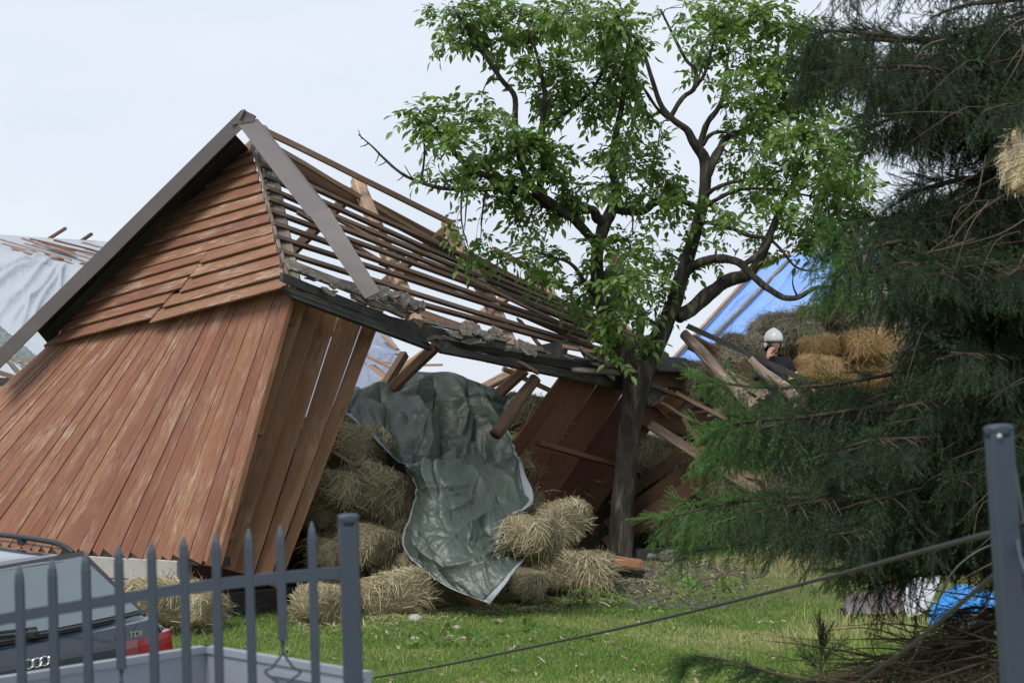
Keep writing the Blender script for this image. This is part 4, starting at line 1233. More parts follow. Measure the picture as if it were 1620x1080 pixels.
RG = [(640, 606, 715, 668, -.16, 7), (655, 600, 730, 650, .12, 9), (715, 668, 775, 718, -.12, 7), (735, 655, 800, 705, .09, 8), (700, 596, 790, 640, .05, 12), (600, 640, 700, 690, .10, 7), (590, 660, 640, 715, -.10, 6), (560, 620, 600, 690, .08, 6), (575, 612, 625, 700, -.07, 5),
      (620, 612, 650, 600, -.08, 5), (640, 720, 770, 742, -.10, 7), (645, 742, 735, 752, .12, 8), (735, 752, 790, 790, .06, 7), (720, 690, 790, 800, -.08, 5), (745, 690, 815, 790, .07, 5), (770, 690, 838, 790, -.08, 5), (790, 690, 845, 780, .05, 5), (700, 690, 760, 780, .06, 6),
      (650, 690, 720, 725, .07, 6), (640, 705, 700, 730, -.06, 5), (660, 830, 740, 790, .03, 9), (690, 870, 790, 800, .035, 9), (700, 900, 800, 870, .05, 7), (740, 850, 800, 890, -.05, 6), (750, 900, 815, 890, .06, 6), (650, 850, 700, 900, .04, 8), (700, 800, 760, 830, -.03, 8), (765, 820, 800, 862, -.08, 6), (660, 780, 740, 765, .03, 6)]
RG += [(690, 604, 702, 740, -.12, 8), (738, 612, 778, 745, -.11, 8), (598, 618, 640, 722, -.09, 7), (664, 602, 674, 735, .09, 8), (716, 606, 742, 742, .10, 8), (765, 622, 815, 760, .07, 7)]
rr_ = np.random.default_rng(5)
for _ in range(120):
    x0, y0 = rr_.uniform(560, 830), rr_.uniform(595, 930); a_ = rr_.normal(.9, .7); L_ = rr_.uniform(25, 90)
    k_ = 1.15 if y0 < 745 else .4
    RG.append((x0, y0, x0 + L_ * math.cos(a_), y0 + L_ * math.sin(a_), rr_.choice([-1, 1]) * rr_.uniform(.014, .05) * k_, rr_.uniform(1.6, 4.5)))
RG = [(a, b, c, d, e * 1.5, f) for a, b, c, d, e, f in RG]
for _ in range(260):
    x0, y0 = rr_.uniform(550, 835), rr_.uniform(595, 940); a_ = rr_.uniform(0, 3.1416); L_ = rr_.uniform(10, 34)
    RG.append((x0, y0, x0 + L_ * math.cos(a_), y0 + L_ * math.sin(a_), rr_.choice([-1, 1]) * rr_.uniform(.004, .012), rr_.uniform(1.6, 3.2)))
tarp_o, tX, tN, th, tshell = cloth_obj('green_tarp', ctrl, 150, 220, MAT['tarp_green'], None, 1.0, 0, hem_sides='lrb', hem_w=4, seed=33, ridges=RG)
tag(tarp_o, 'crumpled dark green tarpaulin with a pale hem draped over spilled hay', 'tarpaulin')
tshell(th, .004, 'hem', MAT['hem'], tarp_o)
# eyelets along the hem
for (i, j) in [(20 * k + 8, 1) for k in range(10)] + [(218, 20 * k + 5) for k in range(5)]:
    c = Vector(tX[min(i, tX.shape[0] - 1), j] + tN[min(i, tX.shape[0] - 1), j] * .012); n = Vector(tN[min(i, tX.shape[0] - 1), j])
    q = n.to_track_quat('Z', 'Y').to_matrix()
    V = []
    for a in range(10):
        for rr in (.010, .022):
            V.append(c + q @ Vector((math.cos(a * .628) * rr, math.sin(a * .628) * rr, 0)))
    obj('eyelet', V, [(2 * a, 2 * a + 1, (2 * a + 3) % 20, (2 * a + 2) % 20) for a in range(10)], MAT['metal_pale'], tarp_o)

# loose stalks dropped on the ground round the heap
def litter():
    r = np.random.default_rng(66); n = 2600
    px = r.uniform(470, 1180, n); base = np.interp(px, [470, 620, 760, 900, 1000, 1180], [22.6, 23.2, 24.0, 25.2, 26.4, 26.8])
    D = base - np.abs(r.normal(0, .55, n)) + .25
    x = (px - 810) / FPX * D; p = np.stack([x, D, gz(x, D) + r.uniform(.005, .04, n)], 1)
    V, S, per = strands(r, p, np.tile(np.array([0, 0, 1.0]), (n, 1)), .06, .24, .009, .12, .3, .0, 5)
    tag(obj('straw_litter', V, S, MAT['hay'], attr={'tint': np.repeat(np.clip(r.normal(.62, .2, n), 0, 1), per)}), 'loose hay stalks dropped on the grass along the heap', 'hay', kind='stuff')
litter()

def scraps():
    r = np.random.default_rng(77); n = 900
    y = r.uniform(16.6, 26.5, n); x = (r.random(n) * .50 - .16) * y
    p = np.stack([x, y, gz(x, y) + r.uniform(.03, .055, n)], 1)
    V, S, per = strands(r, p, np.tile(np.array([0, 0, 1.0]), (n, 1)), .03, .16, .028, .12, .1, .0, 9)
    tag(obj('leaf_litter', V, S, MAT['litter'], attr={'tint': np.repeat(np.clip(r.normal(.5, .3, n), 0, 1), per)}), 'torn leaves, chips and splinters scattered over the lawn', 'litter', kind='stuff')
MAT['litter'] = strand_mat('leaf_and_chip_litter', (.05, .10, .03), (.16, .125, .075), (.34, .29, .22))
scraps()
# ------------------------------------------------------------------ fallen timbers at the right end of the barn
GW = 'fallen timbers at the right end of the barn'
def fallen(kind, a, b, w, t, m, lab, **kw):
    if kind == 'log': o = log('fallen_log', P(*a), P(*b), w, t, MAT[m], None, .02); o.data.polygons.foreach_set('use_smooth', np.zeros(len(o.data.polygons), bool))
    else: o = beam('fallen_timber', P(*a), P(*b), w, t, MAT[m], None, rings=5, wob=kw.get('wob', .02), cham=kw.get('cham', 0), ragged=kw.get('ragged', .03), up=kw.get('up', UP))
    return tag(o, lab, kind, GW)
face = Vector((.1, -.8, .6))
fallen('log', (1082, 528, 27.4), (1192, 645, 26.6), .075, .09, 'bark_pine', 'pale peeled log slanting down from the walnut fork to the spruce')
fallen('log', (1186, 568, 26.2), (1262, 632, 26.0), .06, .085, 'bark_pine', 'shorter pale log in front of the firefighter with a thick lower end')
fallen('beam', (1094, 541, 27.9), (1280, 640, 27.2), .17, .22, 'brown', 'thick brown beam crossing behind the two pale logs', cham=.12)
fallen('batten', (1086, 515, 26.9), (1285, 606, 26.0), .05, .07, 'black', 'long thin dark batten running from the walnut fork past the firefighter')
fallen('board', (1150, 588, 27.0), (1212, 625, 26.7), .06, .12, 'bark_pine', 'short pale board between the two pale logs')
fallen('board', (1190, 632, 26.4), (1216, 622, 26.2), .03, .03, 'raw', 'small pale stick below the batten in front of the firefighter')
fallen('board', (1268, 596, 26.6), (1288, 618, 26.4), .03, .03, 'bark_pine', 'small whitish stick at the foot of the golden straw bale')
fallen('board', (1030, 574, 27.55), (1100, 580, 27.9), .5, .02, 'black', 'black flat board lying on the beam end right of the walnut fork', up=Vector((0, -.5, .85)))
fallen('beam', (1020, 600, 27.6), (1098, 603, 28.0), .2, .22, 'brown', 'square brown beam end under the black board beside the walnut fork', cham=.05)
fallen('board', (1020, 606, 27.3), (1112, 640, 27.6), .1, .05, 'batten', 'dark narrow board slanting under the square brown beam end')
fallen('board', (1022, 625, 27.6), (1090, 640, 27.9), .3, .03, 'grey', 'grey splintered board lying flat under the dark narrow one', up=face)
fallen('beam', (1030, 648, 27.9), (1140, 690, 28.3), .25, .38, 'brown', 'broad dark beam lying half buried right of the walnut trunk', cham=.08)
fallen('beam', (1098, 640, 28.2), (1150, 690, 28.2), .12, .3, 'grey', 'short weathered beam leaning on the broad dark one')
fallen('board', (1028, 672, 27.0), (1204, 780, 26.2), .15, .03, 'batten', 'long grey plank sloping from the walnut trunk down to the spruce', up=face)
fallen('board', (1088, 700, 27.3), (1160, 730, 27.0), .1, .03, 'brown', 'rotten brown board above the long grey plank', up=face)
fallen('board', (1110, 716, 27.2), (1165, 738, 27.0), .1, .03, 'grey', 'splintered grey board end resting on the long grey plank', up=face)
fallen('board', (1060, 655, 27.5), (1130, 650, 27.6), .08, .03, 'batten', 'narrow dark board across the broad beam')
fallen('board', (1040, 633, 27.4), (1088, 660, 27.5), .06, .04, 'raw', 'short pale lath among the dark boards right of the trunk')
side = Vector((-.30, -.9, -.22))
fallen('plank', (968, 800, 27.8), (1086, 711, 27.2), .16, .028, 'tan', 'uppermost of the three brown planks fanned out right of the trunk', up=side, ragged=0, wob=.004)
fallen('plank', (962, 834, 27.7), (1108, 731, 27.0), .21, .028, 'tan', 'middle plank of the three fanned out right of the trunk', up=side, ragged=0, wob=.004)
fallen('plank', (960, 862, 27.6), (1124, 748, 26.9), .22, .028, 'tan', 'lowest and widest of the three planks fanned out right of the trunk', up=side, ragged=0, wob=.004)
fallen('board', (960, 885, 26.3), (1014, 893, 26.2), .3, .03, 'redside', 'small red brown board lying on the ground at the foot of the walnut', up=Vector((.1, -.3, .9)))
fallen('board', (522, 712, 24.0), (566, 736, 24.1), .09, .04, 'brown', 'broken red brown stick poking from the hay under the leaning boards')
fallen('board', (735, 948, 24.3), (775, 955, 24.2), .1, .05, 'amber', 'orange wood scrap under the lowest corner of the green tarp')
fallen('board', (1005, 880, 27.0), (1120, 872, 27.4), .2, .18, 'black', 'black timber added to deepen the shade right of the walnut foot')  # black piece added to make the void under the barn darker

for (a, b, w, t, m, up_, lab) in (
    ((1046, 650, 27.6), (1080, 612, 27.9), .30, .03, 'redside', side, 'tilted red brown panel board right of the trunk under the square beam end'),
    ((1012, 668, 27.5), (1040, 628, 27.8), .34, .03, 'deep', side, 'dark red panel board half hidden behind the walnut trunk'),
    ((1070, 622, 27.4), (1150, 662, 27.2), .05, .05, 'raw', UP, 'splintered pale batten across the broad dark beam'),
    ((1060, 690, 27.4), (1140, 742, 27.0), .12, .03, 'black', face, 'charred looking board lying along the long grey plank'),
    ((1120, 655, 27.3), (1180, 640, 27.2), .10, .04, 'grey', face, 'grey board jutting out towards the spruce tip'),
    ((1100, 690, 27.5), (1176, 690, 27.4), .14, .03, 'batten', face, 'flat dark board above the rotten brown one'),
    ((1140, 742, 27.0), (1210, 756, 26.8), .12, .03, 'brown', face, 'brown board end sticking out below the grey plank'),
    ((1030, 640, 27.3), (1062, 618, 27.5), .05, .04, 'slate', UP, 'small grey splinter beside the walnut trunk'),
    ((1080, 660, 27.2), (1104, 700, 27.2), .07, .04, 'brown', face, 'short brown stub leaning on the broad beam'),
    ((1130, 610, 27.0), (1190, 655, 26.7), .08, .05, 'grey', face, 'weathered lath below the first pale log'),
    ((1040, 850, 27.6), (1150, 832, 27.8), .18, .10, 'deep', side, 'dark timber low in the gap under the three planks'),
    ((1020, 868, 27.2), (1090, 885, 27.0), .12, .03, 'black', UP, 'blackened plank on the ground in the gap right of the walnut')):
    fallen('board', a, b, w, t, m, lab, up=up_)

# stones and scraps on the lawn
def stone(px, py, D, s, m, lab, cat='stone', g='pale stones on the lawn', sq=.6, name='stone'):
    V, F = sphere_grid(10, 7)
    so = random.uniform(0, 99)
    V = np.array([v * (1 + .35 * noise.noise(Vector(v) * 1.6 + Vector((so, 0, 0)))) for v in V]) * np.array([s, s * .8, s * sq])
    p = P(px, py, D); p.z = float(gz(p.x, p.y)) + s * sq * .45
    tag(obj(name, V, F, MAT[m], None, Matrix.Translation(p) @ Matrix.Rotation(random.uniform(0, 6), 4, 'Z'), False), lab, cat, g)
stone(657, 978, 22.7, .10, 'stone', 'larger pale stone on the grass in front of the hay bales')
stone(628, 1008, 21.0, .06, 'slate', 'flat grey stone on the grass below the larger pale one', sq=.3)
stone(655, 1015, 20.8, .045, 'stone', 'small pale stone nearest to the gate post')
stone(722, 992, 21.8, .05, 'stone', 'small pale stone on the grass below the tarp corner')
stone(745, 976, 22.8, .07, 'amber', 'flat tan scrap of wood on the grass under the tarp corner', 'wood scrap', sq=.15, name='wood_scrap')
stone(930, 965, 23.6, .05, 'redside', 'small red brown scrap on the grass below the right hay bale', 'wood scrap', sq=.4, name='wood_scrap')
stone(1060, 892, 26.9, .17, 'slate', 'dark grey rock in the gap right of the walnut foot', sq=.7)
stone(1030, 888, 27.0, .10, 'slate', 'smaller dark grey rock beside the walnut foot', sq=.7)
r = np.random.default_rng(91)
V, F, n0 = [], [], 0
for i in range(1100):
    u = r.random()
    px = r.normal(1030, 75) if u < .7 else r.uniform(620, 1250)
    D = r.uniform(24.6, 26.6) if u < .7 else r.uniform(20, 26)
    x = (px - 810) * D / FPX
    z = float(gz(x, D))
    s = r.uniform(.01, .075) * (1 if u < .7 else .5) * (.5 + r.random())
    D3, F3 = sphere_grid(5, 4)
    so = r.uniform(0, 99)
    rot = np.array(Matrix.Rotation(r.uniform(0, 6), 3, 'Z') @ Matrix.Rotation(r.uniform(-.5, .5), 3, 'X'))
    v = D3 * np.array([s, s * r.uniform(.3, .9), s * r.uniform(.12, .5)]) * (1 + .3 * r.normal(size=(len(D3), 1)) * .5)
    V.append(v @ rot.T + np.array([x, D, z + .01])); F.append(F3 + n0); n0 += len(v)
tag(obj('debris', np.concatenate(V), np.concatenate(F), MAT['slate']), 'crumbled grey rubble scattered on the ground in front of the walnut', 'debris', kind='stuff')
# fallen green walnut sprigs are built with the tree

# heap under the spruce: crumpled metal sheets and a bright blue tarp
sh, *_ = cloth_obj('crumpled_sheet', rows([(1338, 938, 22.8), (1380, 928, 23.0), (1430, 912, 23.3), (1480, 905, 23.5)], [(1336, 950, 22.4), (1380, 946, 22.5), (1430, 935, 22.6), (1476, 925, 22.8)], [(1342, 966, 22.2), (1385, 966, 22.2), (1432, 962, 22.2), (1470, 955, 22.3)]), 24, 12, MAT['mauve'], None, 1.03, 40, seed=51, amp=.05, clampd=.2)
tag(sh, 'bent mauve metal sheet lying on the grass under the spruce', 'metal sheet')
sh, *_ = cloth_obj('white_sheet', rows([(1420, 920, 22.6), (1450, 908, 22.8), (1490, 902, 23)], [(1428, 945, 22.2), (1455, 940, 22.3), (1480, 930, 22.5)], [(1436, 972, 22), (1460, 965, 22), (1470, 955, 22.2)]), 20, 16, MAT['offwhite'], None, 1.03, 40, seed=52, amp=.04, clampd=.2)
tag(sh, 'white sheet scrap between the mauve metal and the blue tarp', 'sheet')
sh, *_ = cloth_obj('blue_tarp', rows([(1478, 950, 21.8), (1510, 922, 22.2), (1545, 925, 22.3), (1590, 940, 22.2)], [(1472, 966, 21.4), (1508, 950, 21.5), (1545, 950, 21.6), (1590, 960, 21.5)], [(1470, 982, 21.1), (1505, 984, 21.0), (1545, 982, 21.0), (1590, 985, 21.0)]), 40, 30, MAT['tarp_cyan'], None, 1.08, 80, seed=53, amp=.05, clampd=.12)
tag(sh, 'bright blue crumpled tarp on the grass behind the right gate post', 'tarpaulin')
tag(beam('fallen_timber', P(1500, 990, 20.6), P(1590, 962, 21.0), .12, .06, MAT['grey']), 'grey plank lying beside the bright blue tarp', 'plank')
tag(beam('fallen_timber', P(1330, 972, 22.4), P(1440, 968, 22.6), .16, .14, MAT['black']), 'dark timber under the mauve metal sheet', 'timber')

# ------------------------------------------------------------------ people
def skin_body(name, joints, edges, root, mats, regions, parent, M, sub=1):
    """one continuous body grown round a skeleton"""
    me = bpy.data.meshes.new(name)
    keys = list(joints); ix = {k: i for i, k in enumerate(keys)}
    me.from_pydata([joints[k][0] for k in keys], [(ix[a], ix[b]) for a, b in edges], [])
    o = bpy.data.objects.new(name, me); COL.objects.link(o)
    sm = o.modifiers.new('Skin', 'SKIN')
    for k in keys:
        sv = me.skin_vertices[0].data[ix[k]]
        rr = joints[k][1]
        sv.radius = rr if isinstance(rr, tuple) else (rr, rr)
        sv.use_root = (k == root)
    ss = o.modifiers.new('Sub', 'SUBSURF'); ss.levels = sub + 1; ss.render_levels = sub + 1
    dg = bpy.context.evaluated_depsgraph_get()
    ev = o.evaluated_get(dg)
    m2 = bpy.data.meshes.new_from_object(ev)
    V = np.array([v.co for v in m2.vertices]); F = [tuple(p.vertices) for p in m2.polygons]
    bpy.data.objects.remove(o)
    return V, F

def head_mesh():
    D, F = sphere_grid(28, 22)
    V = []
    for d in D:
        x, y, z = d * np.array([.078, .098, .118])
        f = max(0, -d[1])
        if d[2] < 0: x *= 1 - .28 * abs(d[2]) ** 1.3; y *= 1 - .10 * abs(d[2])
        y -= .024 * math.exp(-((d[0] / .16) ** 2) - ((d[2] + .12) / .20) ** 2) * (d[1] < 0)      # nose
        y -= .010 * math.exp(-((d[0] / .3) ** 2) - ((d[2] + .82) / .2) ** 2) * f                    # chin
        y += .008 * f * (math.exp(-(((abs(d[0]) - .38) / .16) ** 2) - ((d[2] - .08) / .12) ** 2))     # eye sockets
        y -= .006 * f * math.exp(-((d[2] - .25) / .12) ** 2)                                         # brow
        y -= .006 * f * math.exp(-((d[0] / .26) ** 2) - ((d[2] + .48) / .07) ** 2)                     # lips
        V.append((x, y, z))
    return np.array(V), F
def blob(c, r, mi):
    D, F = sphere_grid(10, 8)
    return D * np.array(r) + np.array(c), F, mi

def hand_mesh(wrist, dirv, palmn, curl=.35, side=1, length=.19):
    """palm plus four fingers and a thumb; dirv: wrist to knuckles, palmn: the way the palm faces"""
    x = np.array(dirv, float); x /= np.linalg.norm(x)
    n = np.array(palmn, float); n -= x * (n @ x); n /= np.linalg.norm(n)
    y = np.cross(n, x) * side
    w = np.array(wrist, float)
    out = []
    pts = [w - x * .02, w + x * .02, w + x * .06, w + x * .095]
    for p_, (a, b) in zip([0], [(0, 0)]):
        V, F = tube_vf(np.array(pts), [.026, .034, .042, .034], 10)
        V = np.array(V); c = ((V - w) @ n)[:, None] * n
        V = V - c * .55
        out.append((V, F))
    for k, (o_, L, r_) in enumerate(((-.033, .070, .0085), (-.011, .080, .009), (.011, .075, .009), (.032, .060, .008))):
        b = w + x * .088 + y * o_
        p1 = b + x * L * .45 + n * curl * L * .25
        p2 = b + x * L * .78 + n * curl * L * .75
        p3 = b + x * L * .92 + n * curl * L * 1.2
        V, F = tube_vf(np.array([b - x * .02, b, p1, p2, p3]), [r_, r_ * 1.1, r_, r_ * .95, r_ * .6], 7)
        out.append((V, F))
    b = w + x * .025 + y * -.038
    V, F = tube_vf(np.array([b + y * .015, b, b + x * .03 - y * .02 + n * .012, b + x * .058 - y * .022 + n * .028]), [.013, .012, .0105, .007], 7)
    out.append((V, F))
    return out

def person(loc, rz, joints, head_c, head_rz, hands, label, helmet=True, head_tilt=0., name='person'):
    M = Matrix.Translation(loc) @ Matrix.Rotation(rz, 4, 'Z')
    E = [('pelvis', 'spine'), ('spine', 'chest'), ('chest', 'neck'), ('neck', 'nape'), ('chest', 'rs'), ('rs', 're'), ('re', 'rw'), ('chest', 'ls'), ('ls', 'le'), ('le', 'lw'),
         ('pelvis', 'rh'), ('rh', 'rk'), ('rk', 'ra'), ('ra', 'rt'), ('pelvis', 'lh'), ('lh', 'lk'), ('lk', 'la'), ('la', 'lt')]
    V, F = skin_body('body', joints, E, 'pelvis', None, None, None, M)
    Vs, Fs, Ms = [V], list(F), [0] * len(F); n = len(V)
    def addm(v, f, mi):
        nonlocal n
        Vs.append(np.asarray(v, float)); Fs.extend([tuple(int(q) + n for q in t) for t in f]); Ms.extend([mi] * len(f)); n += len(v)
    H = np.array(Matrix.Translation(head_c) @ Matrix.Rotation(head_rz, 4, 'Z') @ Matrix.Rotation(head_tilt, 4, 'X'))
    def hd(v): return np.asarray(v) @ H[:3, :3].T + H[:3, 3]
    hv, hf = head_mesh(); addm(hd(hv), hf, 1)
    nk, nf = tube_vf(np.array([np.array(joints['neck'][0]) - np.array([0, 0, .02]), hd([[0, .012, -.06]])[0]]), [.062, .055], 10); addm(nk, nf, 1)
    for s in (-1, 1):
        for c, r_, mi in (((s * .031, -.082, .012), (.013, .008, .008), 3), ((s * .031, -.0875, .012), (.006, .006, .006), 2), ((s * .080, .004, -.01), (.010, .022, .032), 1), ((s * .031, -.09, .034), (.018, .006, .004), 2)):
            v, f, mi = blob(c, r_, mi); addm(hd(v), f, mi)
    v, f, mi = blob((0, -.090, -.060), (.024, .008, .0045), 4); addm(hd(v), f, mi)
    v, f, mi = blob((0, .028, .035), (.084, .085, .085), 2); addm(hd(v), f, mi)
    for hnd in hands:
        for v, f in hand_mesh(*hnd): addm(v, f, 1)
    lip = MAT.setdefault('lip', plain('lips', (.33, .12, .10), .5, 0, .05, 9)); eye = MAT.setdefault('eye', plain('eye_white', (.6, .58, .55), .3, 0, .02, 9))
    me = mesh(name, np.concatenate(Vs), Fs, None, True, mats=[MAT['cloth'], MAT['skin'], MAT['hair'], eye, lip], midx=Ms)
    o = link(name, me, None, M)
    tag(o, label, 'person')
    if helmet:
        # shell, brim, ridge, neck cover
        D, F = sphere_grid(32, 20)
        Vh = []
        for d in D:
            a = np.array([.128, .150, .150]) * d
            if d[2] < -.18: a[2] = -.18 * .150 + (d[2] + .18) * .02; a[0] *= .93; a[1] *= .93
            a[2] += .012 * math.exp(-(d[0] / .18) ** 2) * max(d[2], 0)
            Vh.append(a + np.array([0, .012, .058]))
        hm = link('helmet', mesh('helmet', hd(Vh), F, MAT['white'], True), o, M)
        pts = np.array([[math.sin(a) * .134, -math.cos(a) * .156 + .012, .030 - .012 * max(0, math.cos(a))] for a in np.linspace(-2.2, 2.2, 25)])
        V, F = tube_vf(hd(pts), np.full(25, .0095), 6); link('brim', mesh('brim', V, F, MAT['blackplastic'], True), hm, M)
        for s in (-1, 1):
            V, F, _ = blob((s * .121, .02, -.005), (.016, .055, .052), 0); link('ear_guard', mesh('ear_guard', hd(V), F, MAT['white'], True), hm, M)
        pts = np.array([[s_ * .085, -.02, .0] for s_ in (-1,)] + [[-.07, -.045, -.08], [0, -.06, -.125], [.07, -.045, -.08], [.085, -.02, 0]])
        V, F = tube_vf(hd(crom(pts, 14)), np.full(15, .007), 5); link('chin_strap', mesh('chin_strap', V, F, MAT['blackplastic'], True), hm, M)
        D, F = sphere_grid(16, 10)
        V = np.array([[d[0] * .115, abs(d[1]) * .10 + .05, d[2] * .085 - .055] for d in D]); link('neck_cover', mesh('neck_cover', hd(V), F, MAT['cloth'], True), hm, M)
    return o, M
fl = P(1224, 650, 27.2)
J = {'pelvis': ((0, 0, .95), (.17, .13)), 'spine': ((0, 0, 1.15), (.165, .125)), 'chest': ((0, 0, 1.36), (.18, .125)), 'neck': ((0, 0, 1.50), (.085, .08)), 'nape': ((0, -.005, 1.55), (.07, .065)),
     'rs': ((-.20, 0, 1.42), (.088, .085)), 're': ((-.29, -.12, 1.17), (.07, .065)), 'rw': ((-.135, -.165, 1.455), (.048, .045)),
     'ls': ((.20, 0, 1.42), (.09, .088)), 'le': ((.29, .0, 1.14), (.072, .068)), 'lw': ((.26, -.14, .93), (.05, .048)),
     'rh': ((-.10, 0, .88), (.11, .11)), 'rk': ((-.11, -.03, .50), (.075, .08)), 'ra': ((-.12, .02, .10), (.06, .065)), 'rt': ((-.13, -.14, .05), (.05, .045)),
     'lh': ((.10, 0, .88), (.11, .11)), 'lk': ((.11, -.03, .50), (.075, .08)), 'la': ((.12, .02, .10), (.06, .065)), 'lt': ((.13, -.14, .05), (.05, .045))}
foot = P(1224, 545, 27.2); foot.z -= 1.66
fire, fM = person(foot, .12, J, (0.0, -.015, 1.67), .22, [((-.128, -.168, 1.478), (.05, -.02, .17), (.75, .45, .0), .55, -1), ((.258, -.145, .915), (-.02, -.06, -.17), (-.9, 0, .1), .5, -1)],
                  'firefighter in navy jacket and white helmet holding a phone to the cheek')
def band(name, a, b, r, mat, par, M, w=.05):
    a, b = Vector(a), Vector(b); d = (b - a).normalized()
    c = a.lerp(b, .5)
    pts = np.array([c - d * w / 2, c - d * w / 2 + d * .001, c + d * w / 2 - d * .001, c + d * w / 2])
    V, F = tube_vf(pts, [r * .96, r, r, r * .96], 14)
    link(name, mesh(name, V, F, MAT[mat], True), par, M)
band('reflective_band', (.20 + .09 * .45, 0, 1.42 - .28 * .45), (.20 + .09 * .75, 0, 1.42 - .28 * .75), .093, 'hi_vis', fire, fM, .045)
band('reflective_band', (.20 + .09 * .55, 0, 1.42 - .28 * .60), (.20 + .09 * .85, 0, 1.42 - .28 * .90), .091, 'lime', fire, fM, .03)
band('reflective_band', (.283, -.04, 1.08), (.272, -.09, 1.0), .074, 'hi_vis', fire, fM, .045)
Vp, Fp = sphere_grid(4, 2)
ph = beam('phone', fM @ Vector((-.085, -.105, 1.70)), fM @ Vector((-.062, -.125, 1.575)), .062, .009, MAT['blackplastic'], None, up=Vector((-.95, -.05, .1)), rings=1)
tag(ph, 'small dark phone held against the cheek of the firefighter', 'phone')

J2 = {'pelvis': ((0, 0, .30), (.16, .14)), 'spine': ((-.05, -.03, .48), (.15, .12)), 'chest': ((-.10, -.05, .70), (.17, .12)), 'neck': ((-.14, -.07, .83), (.08, .075)), 'nape': ((-.15, -.08, .88), (.065, .065)),
      'rs': ((-.24, .12, .74), (.085, .085)), 're': ((-.38, -.02, .52), (.068, .065)), 'rw': ((-.50, -.06, .34), (.048, .045)),
      'ls': ((.02, -.22, .74), (.085, .085)), 'le': ((-.08, -.36, .50), (.068, .065)), 'lw': ((-.24, -.36, .32), (.048, .045)),
      'rh': ((-.10, .08, .30), (.11, .11)), 'rk': ((-.46, .02, .36), (.08, .08)), 'ra': ((-.62, .0, .02), (.06, .065)), 'rt': ((-.78, -.02, -.06), (.05, .05)),
      'lh': ((-.02, -.12, .28), (.11, .11)), 'lk': ((.22, -.38, .20), (.08, .08)), 'la': ((.18, -.42, -.18), (.06, .065)), 'lt': ((.12, -.55, -.24), (.05, .045))}
person(P(985, 490, 29.0) - Vector((0, 0, .22)), .1, J2, (-.17, -.11, 1.0), -.5, [((-.505, -.065, .33), (-.12, -.03, -.1), (0, -.2, -.9), .4, 1), ((-.245, -.365, .31), (-.14, 0, -.08), (0, 0, -1), .4, 1)],
       'crouching figure in dark navy work clothes hidden behind the walnut leaves', helmet=False)
# ------------------------------------------------------------------ walnut tree
wb = P(982, 884, 27.0)
walnut = empty('walnut_tree', (wb.x, wb.y, wb.z - .05), 'forked walnut tree in full green leaf growing against the broken barn', 'tree')
def limb(name, pts, rad, rough=.25, n=None, sides=10):
    pts = [P(*p) for p in pts]
    n = n or max(8, len(pts) * 4)
    rad = [q * .86 for q in rad]
    o = tube(name, [tuple(p) for p in pts], [r / 117.0 for r in rad], MAT['bark'], walnut, sides, n, rough)
    path = crom([np.array(p) for p in pts], n)
    rr = np.interp(np.linspace(0, 1, n + 1), np.linspace(0, 1, len(rad)), [r / 117.0 for r in rad])
    LIMB.append((path, rr))
    return o
LIMB = []
limb('trunk', [(978, 902, 27.0), (981, 870, 27.0), (985, 800, 27.0), (992, 720, 26.95), (1000, 650, 26.9), (1008, 600, 26.9), (1014, 570, 26.9)], [30, 23.5, 21, 20.5, 22, 26, 20], .16, 30, 16)
limb('branch', [(1012, 615, 26.9), (990, 570, 26.8), (970, 525, 26.7), (952, 480, 26.6), (944, 430, 26.6), (947, 390, 26.5), (956, 355, 26.5), (969, 330, 26.5), (974, 300, 26.5), (968, 260, 26.5), (974, 215, 26.4), (985, 160, 26.3), (990, 100, 26.2), (1000, 30, 26.2)], [20, 18, 16, 14, 12, 11, 12, 11, 9, 7, 6, 5, 4, 3], .2)
limb('branch', [(1008, 610, 26.9), (1028, 565, 27.0), (1048, 520, 27.1), (1066, 480, 27.1), (1075, 445, 27.2), (1090, 405, 27.2), (1101, 365, 27.3), (1111, 325, 27.3), (1116, 285, 27.3), (1114, 250, 27.3), (1099, 228, 27.2), (1086, 205, 27.1), (1065, 190, 27.0), (1045, 165, 27), (1030, 120, 26.9), (1015, 70, 26.8)], [22, 19, 17, 15, 14, 13, 12, 11, 11, 11, 9, 7, 6, 5, 4, 2.5], .2)
limb('branch', [(960, 352, 26.5), (944, 345, 26.4), (938, 332, 26.3), (915, 334, 26.2), (885, 332, 26.1), (850, 318, 26.0), (815, 300, 25.9), (790, 285, 25.8), (755, 272, 25.7), (725, 250, 25.6), (700, 215, 25.5), (680, 195, 25.5)], [9, 10, 8, 8, 9, 8, 9, 8, 5, 4, 3, 2])
limb('branch', [(949, 395, 26.5), (930, 370, 26.3), (905, 345, 26.1), (870, 320, 25.9), (838, 290, 25.8), (822, 250, 25.7), (815, 200, 25.7), (814, 153, 25.7), (795, 128, 25.6), (775, 100, 25.5), (756, 75, 25.5), (737, 42, 25.4), (717, 12, 25.4)], [9, 8, 8, 8, 7, 6, 5.5, 5, 4.5, 4, 3.5, 3, 2])
limb('branch', [(850, 318, 26.0), (860, 260, 25.9), (858, 200, 25.9), (862, 150, 25.8), (850, 90, 25.8), (835, 40, 25.7)], [7, 6, 5.5, 4, 3, 2])
limb('branch', [(858, 202, 25.9), (885, 185, 26.0), (920, 160, 26.1), (945, 130, 26.2), (970, 80, 26.2)], [5, 4, 3.5, 3, 2])
limb('branch', [(790, 300, 25.8), (745, 299, 25.8), (700, 298, 25.7), (664, 288, 25.7), (636, 275, 25.6), (610, 253, 25.6), (590, 233, 25.5), (567, 213, 25.5)], [4.5, 4, 3.5, 3, 2.6, 2.2, 1.6, 1])
